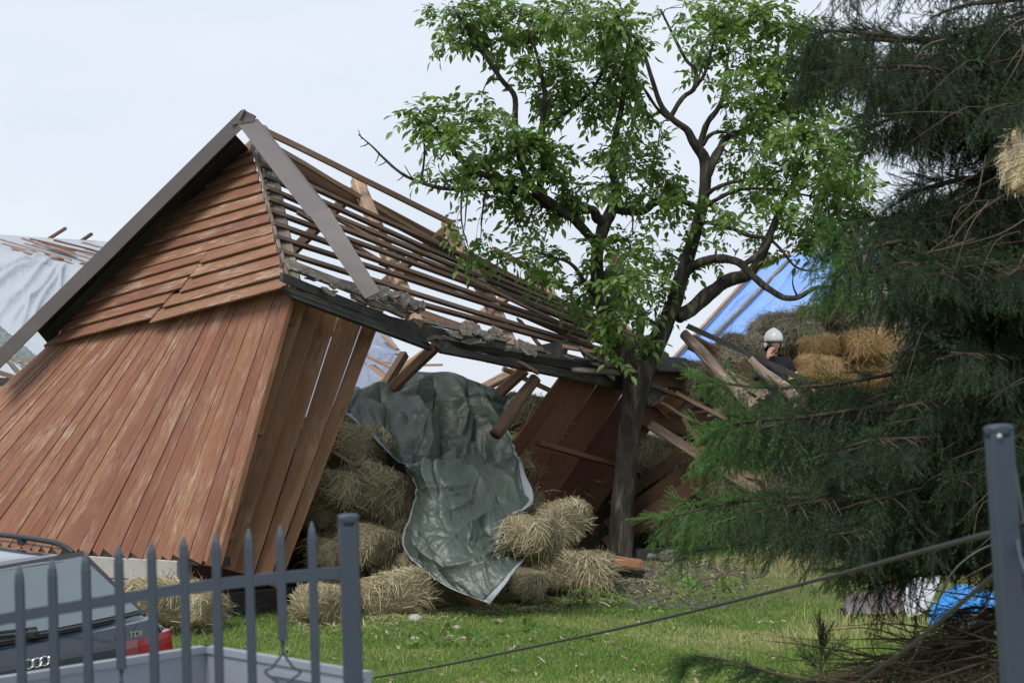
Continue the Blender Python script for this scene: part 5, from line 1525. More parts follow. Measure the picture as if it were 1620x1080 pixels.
for (x0, y0, x1, y1) in ((600, 243, 594, 258), (612, 255, 598, 262), (640, 277, 628, 286), (655, 285, 640, 262), (583, 227, 570, 232), (573, 220, 567, 206)):
    limb('branch', [(x0, y0, 25.6), ((x0 + x1) / 2, (y0 + y1) / 2 + 1, 25.6), (x1, y1, 25.55)], [1.3, 1.0, .6], n=4, sides=5)
limb('branch', [(666, 289, 25.7), (670, 262, 25.7), (672, 235, 25.6), (668, 215, 25.6)], [2.5, 2.2, 2, 1.2], n=8, sides=6)
limb('branch', [(971, 331, 26.5), (992, 335, 26.6), (1018, 334, 26.7), (1034, 322, 26.8), (1055, 318, 26.9), (1085, 321, 27.0), (1108, 333, 27.2)], [8, 7, 7.5, 7, 5, 5, 6])
limb('branch', [(1086, 430, 27.2), (1105, 416, 27.0), (1130, 409, 26.9), (1156, 411, 26.8), (1174, 419, 26.7), (1190, 436, 26.6), (1214, 455, 26.5), (1238, 470, 26.4), (1264, 470, 26.3), (1286, 457, 26.2), (1318, 452, 26.1)], [9, 8, 8, 8, 7, 6.5, 6, 5.5, 5, 4, 3])
limb('branch', [(1174, 420, 26.7), (1196, 405, 26.7), (1212, 388, 26.7), (1222, 365, 26.7), (1235, 335, 26.6)], [6, 5.5, 5, 4.5, 3])
limb('branch', [(1072, 502, 27.1), (1095, 488, 27.2), (1120, 467, 27.2), (1146, 447, 27.2), (1176, 437, 27.2), (1192, 425, 27.2), (1205, 402, 27.2), (1218, 372, 27.1), (1232, 335, 27), (1255, 290, 27), (1270, 240, 26.9)], [14, 13, 13, 12, 12, 10, 9, 8, 6, 4, 3])
limb('branch', [(1116, 285, 27.3), (1125, 262, 27.3), (1138, 238, 27.4), (1150, 218, 27.4), (1180, 205, 27.5), (1215, 185, 27.6), (1250, 140, 27.7), (1270, 90, 27.7)], [9, 9, 8, 7, 5, 4, 3, 2])
limb('branch', [(1106, 235, 27.3), (1113, 210, 27.4), (1122, 190, 27.4), (1136, 172, 27.5), (1144, 150, 27.5), (1150, 100, 27.6), (1160, 40, 27.7)], [7, 6, 5.5, 5, 4, 3, 2])
limb('branch', [(1112, 230, 27.3), (1122, 215, 27.3), (1136, 209, 27.3), (1155, 211, 27.3), (1180, 225, 27.2)], [4, 4, 3.5, 3, 2])
limb('branch', [(1060, 187, 27.0), (1072, 166, 27.05), (1082, 153, 27.1), (1098, 140, 27.1), (1101, 112, 27.1), (1088, 98, 27.2), (1078, 82, 27.2), (1062, 50, 27.2), (1045, 15, 27.2)], [4.5, 4.5, 4.5, 4, 3.5, 3.2, 2.6, 2])
limb('branch', [(1098, 140, 27.1), (1110, 125, 27.2), (1118, 108, 27.2), (1128, 70, 27.3)], [4, 3.5, 3, 2])
limb('branch', [(1112, 312, 27.3), (1132, 298, 27.1), (1160, 288, 26.9), (1195, 282, 26.8), (1230, 272, 26.6), (1262, 258, 26.5)], [5, 4, 3.5, 3.2, 2.8, 2])
limb('branch', [(1110, 330, 27.3), (1135, 315, 27.4), (1170, 300, 27.5), (1220, 300, 27.7), (1280, 310, 27.8)], [5, 4, 3.5, 3, 2])
limb('branch', [(1104, 350, 27.2), (1150, 358, 27.0), (1182, 372, 26.9), (1214, 377, 26.8), (1236, 395, 26.7), (1256, 420, 26.6), (1278, 428, 26.6), (1302, 424, 26.5)], [4, 4, 3.5, 3.2, 2.6, 2.2, 1.8, 1])
limb('branch', [(944, 470, 26.6), (930, 455, 26.4), (915, 430, 26.2), (900, 415, 26.1), (880, 408, 26.0)], [6, 4.5, 4, 3, 2])
limb('branch', [(1060, 190, 27.0), (1040, 172, 26.9), (1024, 148, 26.8), (1012, 130, 26.7)], [3.5, 3, 2.6, 1.6], n=8, sides=6)
limb('branch', [(1262, 470, 26.3), (1254, 450, 26.2), (1256, 425, 26.2)], [2, 1.5, .8], n=6, sides=5)
limb('branch', [(1050, 520, 27.1), (1020, 500, 26.4), (1000, 470, 26.0), (985, 440, 25.8)], [4, 3, 2.5, 1.5], n=8, sides=6)

CL = """715,20,32,26 760,25,42,32 812,28,42,36 850,42,32,32 733,52,26,18 795,62,36,22 700,66,9,7 706,48,14,14 905,20,42,34 950,30,42,36 992,48,34,44 928,68,42,30 975,92,34,36 860,98,34,26 902,112,40,32 945,132,40,34 985,148,34,36 868,148,32,26 915,168,38,26 1004,108,22,40
664,176,20,14 688,190,28,15 650,191,11,10 720,206,32,18 762,150,20,10 748,190,28,15 790,184,28,20 812,212,38,26 782,240,44,26 722,232,28,20 842,240,38,26 830,286,40,22 760,283,40,20 710,272,28,22 872,268,36,28 898,240,20,20 694,252,12,12 742,308,24,10 660,272,7,6 800,322,28,17 850,333,34,18 892,308,34,26 828,358,18,13 926,296,22,26 676,225,10,10 712,170,14,10
987,205,22,30 1002,258,32,30 1040,232,22,18 1050,282,38,30 1000,300,36,24 962,296,18,34 1080,306,28,20 1040,318,32,14 975,245,14,18 1020,195,18,18 735,364,22,13 760,384,24,13 745,405,14,16 790,408,18,10 830,388,22,13 868,398,20,22 850,430,22,12 878,440,18,18 765,425,8,8 815,410,12,10
960,385,22,18 1000,378,34,18 1040,398,30,20 1070,418,22,18 958,430,34,24 1000,438,40,26 1040,448,24,24 902,470,22,16 948,470,34,22 988,492,34,26 970,530,22,22 1004,540,28,22 984,568,16,13 1040,500,14,10 1058,488,10,8 925,500,16,16 1060,445,16,14 985,410,22,16
1130,18,32,30 1172,20,36,34 1212,28,40,34 1252,40,40,34 1292,58,40,32 1328,62,20,22 1104,58,18,18 1078,48,14,20 1130,78,30,24 1172,88,38,34 1220,90,40,34 1270,108,40,38 1312,120,36,38 1150,130,22,20 1190,150,38,34 1240,150,40,34 1290,168,40,38 1200,198,38,34 1250,218,40,38 1300,238,40,38 1162,182,18,18 1190,250,28,26 1230,280,40,32 1290,298,40,32 1332,288,34,38 1160,242,14,13 1180,308,28,22 1220,338,34,22 1270,350,40,22 1320,348,34,28 1160,348,18,18 1140,338,18,15 1200,374,22,15 1250,386,28,15 1300,390,24,18 1140,378,16,12 1100,386,16,8 1130,412,16,8 1230,406,13,8 1345,200,30,40 1350,120,25,40 1345,330,30,40 1030,30,14,10 1080,12,12,12 1112,125,12,12 1070,345,14,10 1090,360,12,10 1352,60,14,14 1145,265,10,10 1366,250,24,34 1370,325,22,32"""
CLUST = [tuple(map(float, c.split(','))) for c in CL.split()]

def leaf_proto(seed):
    """one compound leaf: a stalk with seven to nine folded leaflets"""
    r = np.random.default_rng(seed)
    V, F, T = [], [], []
    L = .30
    npair = 3 if seed % 2 else 2
    def leaflet(base, d, ln, wd, droop):
        x = d / np.linalg.norm(d)
        z = np.array([0, 0, 1.0]); z = z - x * (z @ x); z /= np.linalg.norm(z)
        y = np.cross(z, x)
        n = len(V)
        tw = r.normal(0, .35)
        y2 = y * math.cos(tw) + z * math.sin(tw); z2 = np.cross(x, y2)
        us = (0, .22, .52, .80, 1.0); ws_ = (0, .34, .5, .27, 0)
        for u, k in zip(us, ws_):
            m = base + x * ln * u - z * droop * ln * .22 * u * u
            if k == 0: V.append(m)
            else: V.extend([m, m + y2 * wd * k + z2 * wd * k * .35, m - y2 * wd * k + z2 * wd * k * .35])
        a = [(n, n, n), (n + 1, n + 2, n + 3), (n + 4, n + 5, n + 6), (n + 7, n + 8, n + 9), (n + 10,) * 3]
        F.extend([(n, a[1][0], a[1][1]), (n, a[1][2], a[1][0])])
        for p_, q_ in ((a[1], a[2]), (a[2], a[3])):
            F.extend([(p_[0], q_[0], q_[1]), (p_[0], q_[1], p_[1]), (p_[0], p_[2], q_[2]), (p_[0], q_[2], q_[0])])
        F.extend([(a[3][0], n + 10, a[3][1]), (a[3][0], a[3][2], n + 10)])
        t = np.clip(r.normal(.5, .18), 0, 1); T.extend([t] * 11)
    def pos(u): return np.array([L * u, 0, -.10 * u * u])
    for k in range(npair):
        u = .38 + .5 * k / npair + r.normal(0, .02)
        for s in (-1, 1):
            d = np.array([.55 + .3 * k / npair, s * 1.0, -.25 + r.normal(0, .18)])
            leaflet(pos(u), d, r.uniform(.105, .15) * (.78 + .3 * k / npair), r.uniform(.050, .070), r.uniform(.6, 1.6))
    leaflet(pos(1), np.array([1, r.normal(0, .15), -.35]), .165, .074, 1.2)
    n = len(V)
    for i in range(3):
        a, b = pos(i / 3), pos((i + 1) / 3)
        k = len(V)
        V.extend([a + [0, .002, 0], a - [0, .002, 0], b - [0, .0015, 0], b + [0, .0015, 0]]); F.extend([(k, k + 1, k + 2), (k, k + 2, k + 3)]); T.extend([.75] * 4)
    return np.array(V), np.array(F), np.array(T)
PROTO = [leaf_proto(i) for i in range(6)]
LEAFME = [mesh('leaf', V, F, MAT['leaf'], False, {'tint': T}) for V, F, T in PROTO]

limbpts = np.concatenate([p for p, _ in LIMB[1:]])
limbrad = np.concatenate([q for _, q in LIMB[1:]])
rt = np.random.default_rng(17)
twigs = TubeBag()
leaf_pos, leaf_rot, leaf_k, leaf_s = [], [], [], []
for (cx, cy, rx, ry) in CLUST:
    # depth of the cluster: near the closest limb, spread to give the crown volume
    pl = limbpts
    pxs = 810 + pl[:, 0] * FPX / pl[:, 1]; pys = 540 - FPX * np.tan(np.arctan2(pl[:, 2] - CZ, pl[:, 1]) - PITCH)
    dd = np.hypot(pxs - cx, pys - cy)
    j = int(np.argmin(dd + rt.uniform(0, 12, len(dd))))
    spread = .25 + min(dd[j], 80) / 117 * .5
    D = pl[j, 1] + rt.normal(0, .35 + spread * .6)
    c = np.array(P(cx, cy, D)); a = np.array([rx / 117, min(rx, ry) / 117 * 1.1 + .1, ry / 117])
    # a secondary branch to the cluster and twigs inside it
    s = pl[j]; mid = (s + c) / 2 + np.array([0, 0, .12 * np.linalg.norm(c - s)]) + rt.normal(0, .05, 3)
    rb = min(limbrad[j] * .6, .022)
    path = crom([s, mid, c], 8); twigs.add(path, np.linspace(max(rb, .007), .005, 9), 5)
    ntw = max(2, int(rx * ry / 110))
    ends = []
    for k in range(ntw):
        d = rt.normal(size=3); d /= np.linalg.norm(d)
        e = c + d * a * rt.uniform(.45, 1.0)
        b = path[rt.integers(3, 9)]
        m = (b + e) / 2 + rt.normal(0, .04, 3)
        tp = crom([b, m, e], 5); twigs.add(tp, np.linspace(.006, .0025, 6), 3)
        ends.append((b, tp))
    nl = max(5, int(rx * ry / 17))
    for k in range(nl):
        b, tp = ends[rt.integers(len(ends))]
        i = rt.integers(2, 6)
        p = tp[i] + rt.normal(0, .025, 3)
        d = (tp[i] - c) + rt.normal(0, .14, 3) + (tp[5] - tp[0]) * .5
        d = d / (np.linalg.norm(d) + 1e-6)
        d[2] = d[2] * .6 - rt.uniform(-.25, .45)
        leaf_pos.append(p); leaf_rot.append(d); leaf_k.append(rt.integers(6)); leaf_s.append(rt.uniform(.48, 1.0))
twigs.build('twig', MAT['twig'], walnut)
bpy.data.objects[list(o.name for o in walnut.children if o.name.startswith('twig'))[0]]['kind'] = 'stuff'
leaf_pos = np.array(leaf_pos); leaf_rot = np.array(leaf_rot); leaf_k = np.array(leaf_k); leaf_s = np.array(leaf_s)

def rot_frames(d, r, roll=.5):
    x = d / np.linalg.norm(d, axis=1)[:, None]
    z = np.tile(np.array([0, 0, 1.0]), (len(d), 1)) + r.normal(0, roll, d.shape)
    z = z - x * (z * x).sum(1)[:, None]; z /= np.linalg.norm(z, axis=1)[:, None] + 1e-9
    y = np.cross(z, x)
    return np.stack([x, y, z], 2)
RF = rot_frames(leaf_rot, rt, .45)
order = np.argsort(leaf_pos[:, 1])
single = set(order[:300].tolist())
for i in order[:300]:
    R = RF[i] * leaf_s[i]
    M = Matrix(((R[0, 0], R[0, 1], R[0, 2], leaf_pos[i, 0]), (R[1, 0], R[1, 1], R[1, 2], leaf_pos[i, 1]), (R[2, 0], R[2, 1], R[2, 2], leaf_pos[i, 2]), (0, 0, 0, 1)))
    link('leaf', LEAFME[leaf_k[i]], walnut, M)
def bake(protos, idx, pos, RFs, s, k, extra=None):
    Vs, Fs, Ts, n = [], [], [], 0
    for q, (V, F, T) in enumerate(protos):
        sel = idx[k[idx] == q]
        if not len(sel): continue
        W = np.einsum('nij,vj->nvi', RFs[sel], V) * s[sel][:, None, None] + pos[sel][:, None, :]
        m = len(V)
        Vs.append(W.reshape(-1, 3)); Fs.append((F[None] + (np.arange(len(sel)) * m)[:, None, None] + n).reshape(-1, F.shape[1]))
        t = np.tile(T, (len(sel), 1))
        if extra is not None: t = t + extra[sel][:, None]
        Ts.append(np.clip(t, 0, .999).ravel()); n += m * len(sel)
    return np.concatenate(Vs), np.concatenate(Fs), np.concatenate(Ts)
idx = np.array([i for i in range(len(leaf_pos)) if i not in single])
V, F, T = bake(PROTO, idx, leaf_pos, RF, leaf_s, leaf_k, rt.normal(0, .16, len(leaf_pos)))
tag(obj('foliage', V, F, MAT['leaf'], walnut, attr={'tint': T}), kind='stuff')
# torn sprigs lying on the lawn
for (px, py, lab) in ((985, 968, 'torn green walnut sprig on the lawn below the tree'), (860, 958, 'torn walnut sprig on the lawn below the right hay bale'), (700, 1018, 'torn walnut sprig on the lawn right of the gate post'), (840, 1000, 'torn walnut sprig in the middle of the lawn'),
                      (1100, 925, 'torn walnut sprig beside the rubble below the spruce tips'), (930, 945, 'torn walnut sprig on the lawn by the small red scrap')):
    D = CZ * FPX / (py - 650); p = P(px, py, D)
    for _ in range(3):
        D = (CZ - float(gz(p.x, p.y))) * FPX / (py - 650); p = P(px, py, D)
    ids = np.arange(14)
    ps = np.array(p) + rt.normal(0, 1, (14, 3)) * np.array([.16, .16, .015]) + np.array([0, 0, .05])
    dr = rt.normal(0, 1, (14, 3)) * np.array([1, 1, .25])
    sp_ = empty('leafy_sprig', tuple(p), lab, 'leaves', 'torn walnut sprigs on the lawn')
    R_ = rot_frames(dr, rt, .5) * .75
    for q in range(14):
        link('leaf', LEAFME[rt.integers(6)], sp_, Matrix([[*R_[q][0], ps[q][0]], [*R_[q][1], ps[q][1]], [*R_[q][2], ps[q][2]], [0, 0, 0, 1]]))
    tube('stem', [tuple(ps[0]), tuple(ps.mean(0)), tuple(ps[1])], .005, MAT['twig'], sp_, 5, 6)

# ------------------------------------------------------------------ spruce
def spray_proto(seed, L=.42, bare=False):
    """a hanging twig with side twigs, all set with needles"""
    r = np.random.default_rng(seed)
    V, F, T = [], [], []
    def axis(p0, d, ln, steps, t0, t1):
        pts = [p0]; dd = d.copy()
        for i in range(steps):
            dd = dd + np.array([0, 0, -.10]) + r.normal(0, .05, 3); dd /= np.linalg.norm(dd)
            pts.append(pts[-1] + dd * ln / steps)
        pts = np.array(pts)
        for i in range(steps):
            a, b = pts[i], pts[i + 1]; k = len(V)
            w = .0022
            V.extend([a + [w, 0, 0], a - [w, 0, 0], b]); F.append((k, k + 1, k + 2)); T.extend([.05] * 3)
            k = len(V); V.extend([a + [0, w, 0], a - [0, w, 0], b]); F.append((k, k + 1, k + 2)); T.extend([.05] * 3)
        nn = int(ln / .0030)
        for i in range(nn):
            u = (i + r.random()) / nn
            q = u * steps; j = min(int(q), steps - 1); f = q - j
            p = pts[j] * (1 - f) + pts[j + 1] * f
            x = pts[j + 1] - pts[j]; x = x / np.linalg.norm(x)
            o = r.normal(size=3); o -= x * (o @ x); o /= np.linalg.norm(o)
            nd = x * .75 + o * .9; nd /= np.linalg.norm(nd)
            sdv = np.cross(nd, r.normal(size=3)); sdv /= np.linalg.norm(sdv)
            nl = r.uniform(.018, .028); w = .0042
            k = len(V)
            V.extend([p + sdv * w / 2, p - sdv * w / 2, p + nd * nl]); F.append((k, k + 1, k + 2))
            T.extend([np.clip(t0 + (t1 - t0) * u ** 2 + r.normal(0, .06), 0, 1)] * 3)
        return pts
    main = axis(np.zeros(3), np.array([.25, 0, -.95]), L, 6, .25, .55)
    ns = 6
    for k in range(ns):
        i = 1 + k * 4 // ns
        a = (0 if k % 2 else math.pi) + r.normal(0, .5)
        d = np.array([math.cos(a) * .62, math.sin(a) * .4, -.72])
        axis(main[i], d / np.linalg.norm(d), L * r.uniform(.22, .48), 3, .22, .62)
    return np.array(V), np.array(F), np.array(T)
SPRAY = [spray_proto(100 + i, .30 + .06 * (i % 4)) for i in range(8)]
rs = np.random.default_rng(23)
tb = P(1712, 1000, 13.4); tb.z = float(gz(tb.x, tb.y))
spruce = empty('spruce_tree', tuple(tb), 'big dark spruce with drooping curtains of twigs filling the right side', 'tree')
tube('trunk', [(tb.x, tb.y, tb.z - .1), (tb.x + .03, tb.y, 2.4), (tb.x - .02, tb.y, 5), (tb.x, tb.y, 9.5)], [.22, .19, .15, .05], MAT['spruce_bark'], spruce, 14, 24, .15)
def edge_px(y):  # left limit of the crown at a row of the photo
    return float(np.interp(y, [-100, 0, 40, 60, 170, 240, 300, 340, 370, 500, 545, 580, 610, 700, 760, 800, 860, 890, 940, 985],
                           [1480, 1450, 1360, 1290, 1295, 1330, 1420, 1370, 1345, 1370, 1470, 1350, 1160, 1200, 1230, 1110, 1120, 1160, 1310, 1360]))
spos, sdir, sk, ss, sy = [], [], [], [], []
stw = TubeBag(); dead = TubeBag()
def bough(path, r0, young, dens=1.0, hang=1.0, width=.30, obj_it=True, hl=1.0):
    path = np.asarray(path); n = len(path)
    L = np.linalg.norm(np.diff(path, axis=0), axis=1).sum()
    if obj_it:
        o0 = path[0].copy()
        V, F = tube_vf(path - o0, np.linspace(r0, .005, n), 7, .2, random.uniform(0, 50))
        obj('bough', V, F, MAT['spruce_bark'], spruce, Matrix.Translation(Vector(o0)), True)
    else:
        stw.add(path, np.linspace(r0, .004, n), 5)
    m = int(L * 34 * dens)
    for k in range(m):
        u = 1 - (1 - .12) * rs.random() ** 1.25 * .98
        q = u * (n - 1); j = min(int(q), n - 2); f = q - j
        p = path[j] * (1 - f) + path[j + 1] * f
        x = path[j + 1] - path[j]; x /= np.linalg.norm(x) + 1e-9
        sd_ = np.cross(x, [0, 0, 1.0]); sd_ /= np.linalg.norm(sd_) + 1e-9
        off = rs.normal(0, .5) * width * (1.15 - .6 * u)
        root = p + sd_ * off + x * abs(off) * .6 + np.array([0, 0, -.25 * abs(off)])
        if abs(off) > .08 and rs.random() < .5: stw.add(np.array([p, (p + root) / 2 + [0, 0, .01], root]), [.004, .003, .002], 3)
        d = x * rs.uniform(.0, .55) * (.3 + .9 * u) + sd_ * np.sign(off) * rs.uniform(0, .2) + np.array([0, 0, -1.0 * hang]) + rs.normal(0, .15, 3)
        spos.append(root); sdir.append(d); sk.append(rs.integers(8)); ss.append(rs.uniform(.65, 1.25) * (1.25 - .72 * u) * hl)
        sy.append(young * max(0, u - .35) / .65 * rs.uniform(.6, 1.2) + rs.normal(0, .09) - .12)
    for k in range(int(m * .55)):                     # needled shoots lying along the bough itself
        u = .06 + .94 * rs.random(); q = u * (n - 1); j = min(int(q), n - 2); f = q - j
        p = path[j] * (1 - f) + path[j + 1] * f
        x = path[j + 1] - path[j]; x /= np.linalg.norm(x) + 1e-9
        spos.append(p + np.array([0, 0, .012])); sdir.append(x + rs.normal(0, .33, 3) + np.array([0, 0, .12])); sk.append(rs.integers(8)); ss.append(rs.uniform(.35, .7))
        sy.append(young * max(0, u - .35) / .65 + rs.normal(0, .09) - .10)
def px_bough(pts, r0=.03, young=.5, **kw):
    bough(crom([np.array(P(*p)) for p in pts], 18), r0, young, **kw)
BO = [([(1700, 78, 13.4), (1560, 66, 13.2), (1450, 62, 13.0), (1360, 52, 12.8), (1310, 50, 12.6), (1285, 62, 12.5)], .028, .15, dict(dens=1.6, hang=1.5, width=.2)),
      ([(1700, 60, 13.4), (1480, 66, 13.5), (1350, 62, 13.6), (1300, 74, 13.6), (1288, 120, 13.5)], .025, .1, dict(dens=1.5, hang=1.5, width=.2)),
      ([(1700, 100, 13.4), (1530, 110, 12.8), (1420, 105, 12.4), (1340, 110, 12.2)], .026, .15, dict(dens=1.6, hang=1.3)),
      ([(1700, 230, 13.4), (1560, 200, 13.2), (1450, 180, 13.0), (1380, 200, 12.9)], .026, .3, dict(dens=1.8, hang=1.3)),
      ([(1700, 300, 13.4), (1560, 280, 13.0), (1460, 300, 12.8), (1405, 330, 12.7)], .026, .3, dict(dens=1.6, hang=1.2)),
      ([(1700, 400, 13.4), (1540, 350, 13.1), (1430, 345, 12.9), (1355, 352, 12.8), (1318, 380, 12.7)], .03, .75, dict(dens=2.2, hang=1.1)),
      ([(1700, 420, 13.4), (1540, 390, 12.8), (1440, 380, 12.5), (1365, 400, 12.4), (1322, 440, 12.3)], .028, .7, dict(dens=1.8, hang=1.1)),
      ([(1700, 470, 13.4), (1560, 440, 13.2), (1470, 440, 13.1), (1400, 460, 13.0)], .026, .6, dict(dens=1.6, hang=1.2)),
      ([(1700, 560, 13.4), (1560, 565, 13.2), (1420, 590, 13.1), (1300, 610, 13.0), (1190, 612, 12.9), (1118, 600, 12.9)], .020, .9, dict(dens=1.3, hang=.9, hl=.7, width=.15)),
      ([(1700, 600, 13.4), (1540, 610, 13.0), (1400, 640, 12.8), (1270, 660, 12.7), (1170, 668, 12.6), (1130, 690, 12.6)], .024, .9, dict(dens=2.0, hang=1.1)),
      ([(1700, 640, 13.4), (1500, 640, 13.5), (1350, 660, 13.5), (1240, 670, 13.4), (1165, 690, 13.4)], .03, .7, dict(dens=1.8, hang=1.2)),
      ([(1700, 715, 13.4), (1590, 738, 12.9), (1500, 762, 12.7), (1420, 775, 12.6), (1330, 782, 12.5), (1230, 790, 12.5), (1150, 795, 12.4), (1060, 818, 12.4)], .036, .95, dict(dens=1.5, hang=1.0, hl=.85)),
      ([(1700, 760, 13.4), (1500, 790, 13.2), (1350, 800, 13.1), (1220, 812, 13.0), (1110, 830, 13.0)], .022, .8, dict(dens=1.5, hang=1.1, hl=.75)),
      ([(1700, 800, 13.4), (1500, 830, 13.0), (1330, 845, 12.8), (1190, 858, 12.7), (1075, 876, 12.6)], .02, .95, dict(dens=1.0, hang=.8, hl=.62, width=.22)),
      ([(1700, 850, 13.4), (1520, 870, 13.0), (1400, 880, 12.8), (1320, 905, 12.7)], .022, .6, dict(dens=1.8, hang=1.1, hl=.7)),
      ([(1700, 880, 13.4), (1550, 900, 13.2), (1450, 910, 13.1), (1370, 930, 13.0)], .03, .5, dict(dens=1.2, hang=1.1)),
      ([(1700, 500, 13.4), (1560, 500, 13.2), (1500, 530, 13.0), (1450, 560, 12.9)], .03, .4, dict(dens=1.3, hang=.9)),
      ([(1700, -20, 13.4), (1600, 0, 13.2), (1520, 10, 13.0), (1470, 30, 12.9)], .024, .2, dict(dens=1.0)),
      ([(1700, -90, 13.4), (1550, -60, 13.2), (1420, -40, 13.0), (1335, -22, 12.9)], .022, .1, dict(dens=.8)),
      ([(1700, 20, 13.4), (1600, 40, 13.1), (1540, 60, 12.9)], .022, .4, dict(dens=1.2)),
      ([(1700, 10, 13.4), (1640, -10, 13.0), (1590, -2, 12.8), (1540, -14, 12.7)], .03, .2, dict(dens=.4))]
for pts, r0, yg, kw in BO:
    px_bough(pts, r0, yg, **kw)
# boughs all round the trunk that fill the crown's depth
for k in range(185):
    yr = rs.uniform(90, 930)
    D1 = 13.4 + rs.uniform(-1.7, 1.9)
    xe = max(edge_px(yr) + rs.uniform(50, 130), rs.uniform(1330, 1640))
    if k > 110: yr = rs.uniform(640, 850); xe = edge_px(yr) + rs.uniform(70, 420)
    if 440 < yr < 600: xe = max(xe, 1470)
    if yr < 330 and rs.random() < .4: continue
    tip = np.array(P(xe, yr, D1))
    base = np.array([tb.x, tb.y, tip[2] + rs.uniform(-.1, .45)])
    mid = base * .5 + tip * .5 + np.array([0, 0, rs.uniform(-.05, .12)])
    path = crom([base, mid, tip], 12)
    bough(path, .016, .15, 1.5, 1.0, .36, False)
for k in range(46):                               # the far side of the crown, past the trunk
    zt_ = rs.uniform(.9, 7.5); a_ = rs.uniform(-1.2, 1.3); L_ = rs.uniform(1.2, 2.5) * (1.15 - zt_ / 14)
    base = np.array([tb.x, tb.y, zt_ + rs.uniform(0, .3)]); tip = base + np.array([math.cos(a_) * L_, math.sin(a_) * L_, -rs.uniform(.1, .5)])
    bough(crom([base, (base + tip) / 2 + np.array([0, 0, .1]), tip], 10), .016, .6, .8, 1.0, .34, False)
for k in range(170):
    yr = rs.uniform(60, 960); xe = rs.uniform(max(edge_px(yr) + 60, 1380), 1640); D1 = 13.4 + rs.uniform(-1.9, .6)
    e = np.array(P(xe, yr, D1)); b = e + np.array([rs.uniform(.2, .8), rs.uniform(-.1, .5), rs.uniform(-.05, .35)])
    m = (e + b) / 2 + rs.normal(0, .06, 3)
    dead.add(crom([b, m, e + np.array([0, 0, -rs.uniform(0, .2)])], 6), np.linspace(rs.uniform(.003, .007), .0012, 7), 4)
tag(stw.build('twig', MAT['dead_twig'], spruce), kind='stuff')
tag(dead.build('dead_twig', MAT['dead_twig'], spruce), kind='stuff')
spos = np.array(spos); sdir = np.array(sdir); sk = np.array(sk); ss = np.array(ss); sy = np.array(sy)
# sprays point down their own -z..: proto hangs along (.25,0,-.95)
def spray_frames(d, r):
    a = d / np.linalg.norm(d, axis=1)[:, None]           # hanging direction -> local -z
    z = -a
    h = r.normal(size=a.shape); x = h - z * (h * z).sum(1)[:, None]; x /= np.linalg.norm(x, axis=1)[:, None]
    y = np.cross(z, x)
    return np.stack([x, y, z], 2)
SF = spray_frames(sdir, rs)
# keep the gaps of the photograph: nothing left of the crown edge
pxs = 810 + spos[:, 0] * FPX / spos[:, 1]; pys = 540 - FPX * np.tan(np.arctan2(spos[:, 2] - CZ, spos[:, 1]) - PITCH)
keep = (pxs < 2900) & (pys > -140) & ~((pys > 900) & (pxs > 1320) & (rs.random(len(pxs)) < .55)) & ~((pys > 870) & (pxs > 1460)) & ~((pys > 800) & (pxs > 1490) & (rs.random(len(pxs)) < .6))
keep &= ~((pxs > 1400) & (pxs < 1480) & (pys > 615) & (pys < 690) & (rs.random(len(pxs)) < .75))
spray_foliage('foliage', SPRAY, 'needle', spruce, spos[keep], SF[keep], ss[keep], sk[keep], sy[keep])

# mineral wool caught in the spruce
D, F = sphere_grid(40, 30)
V = np.array([np.array(d) * (1 + .32 * noise.noise(Vector(d) * 2.2) + .16 * noise.noise(Vector(d) * 5) + .07 * noise.noise(Vector(d) * 13)) for d in D]) * np.array([.14, .12, .21])
M = Matrix.Translation(P(1625, 250, 12.2)) @ Matrix.Rotation(.25, 4, 'Y')
wo = obj('insulation_wool', V, F, MAT['wool'], None, M, True)
tag(wo, 'torn clump of cream insulation wool caught in the spruce at the right edge', 'insulation')
p, g = se_points(rs, 2200, np.array([.14, .12, .21]), 2.0)
V, S, per = strands(rs, p * rs.uniform(.9, 1.15, (2200, 1)), g, .03, .11, .004, .6, .8, .1, 3)
MAT['woolfibre'] = strand_mat('cream_fibre', (.50, .40, .22), (.66, .57, .38), (.76, .72, .6))
tag(obj('fibres', V, S, MAT['woolfibre'], wo, M, attr={'tint': np.repeat(np.clip(rs.normal(.55, .25, 2200), 0, 1), per)}), kind='stuff')

# green spruce bough on the grass, brush pile of dead boughs
def ground_bough(pts, r0, young, name, label, cat, group=None, dens=1.0, matt='needle', hang=.35, width=.2, scale=1.0):
    path = crom([np.array(P(*p)) for p in pts], 14)
    o0 = path[0].copy()
    V, F = tube_vf(path - o0, np.linspace(r0, .004, len(path)), 7, .2, random.uniform(0, 50))
    o = obj(name, V, F, MAT['dead_twig'], None, Matrix.Translation(Vector(o0)), True)
    tag(o, label, cat, group)
    L = np.linalg.norm(np.diff(path, axis=0), axis=1).sum(); m = int(L * 34 * dens)
    if m < 1: return
    ps, ds, yy = [], [], []
    for k in range(m):
        u = .15 + .85 * rs.random(); q = u * 14; j = min(int(q), 13); f = q - j
        p = path[j] * (1 - f) + path[j + 1] * f; x = path[j + 1] - path[j]; x /= np.linalg.norm(x)
        sd_ = np.cross(x, [0, 0, 1.0]); s = rs.choice([-1, 1])
        ps.append(p); ds.append(x * .8 + sd_ * s * rs.uniform(.2, 1.0) + np.array([0, 0, -hang]) + rs.normal(0, .12, 3)); yy.append(young * u + rs.normal(0, .05))
    ps, ds, yy = map(np.array, (ps, ds, yy))
    spray_foliage('foliage', SPRAY, matt, o, ps, spray_frames(ds, rs), np.full(m, .62 * scale), rs.integers(0, 8, m), yy)
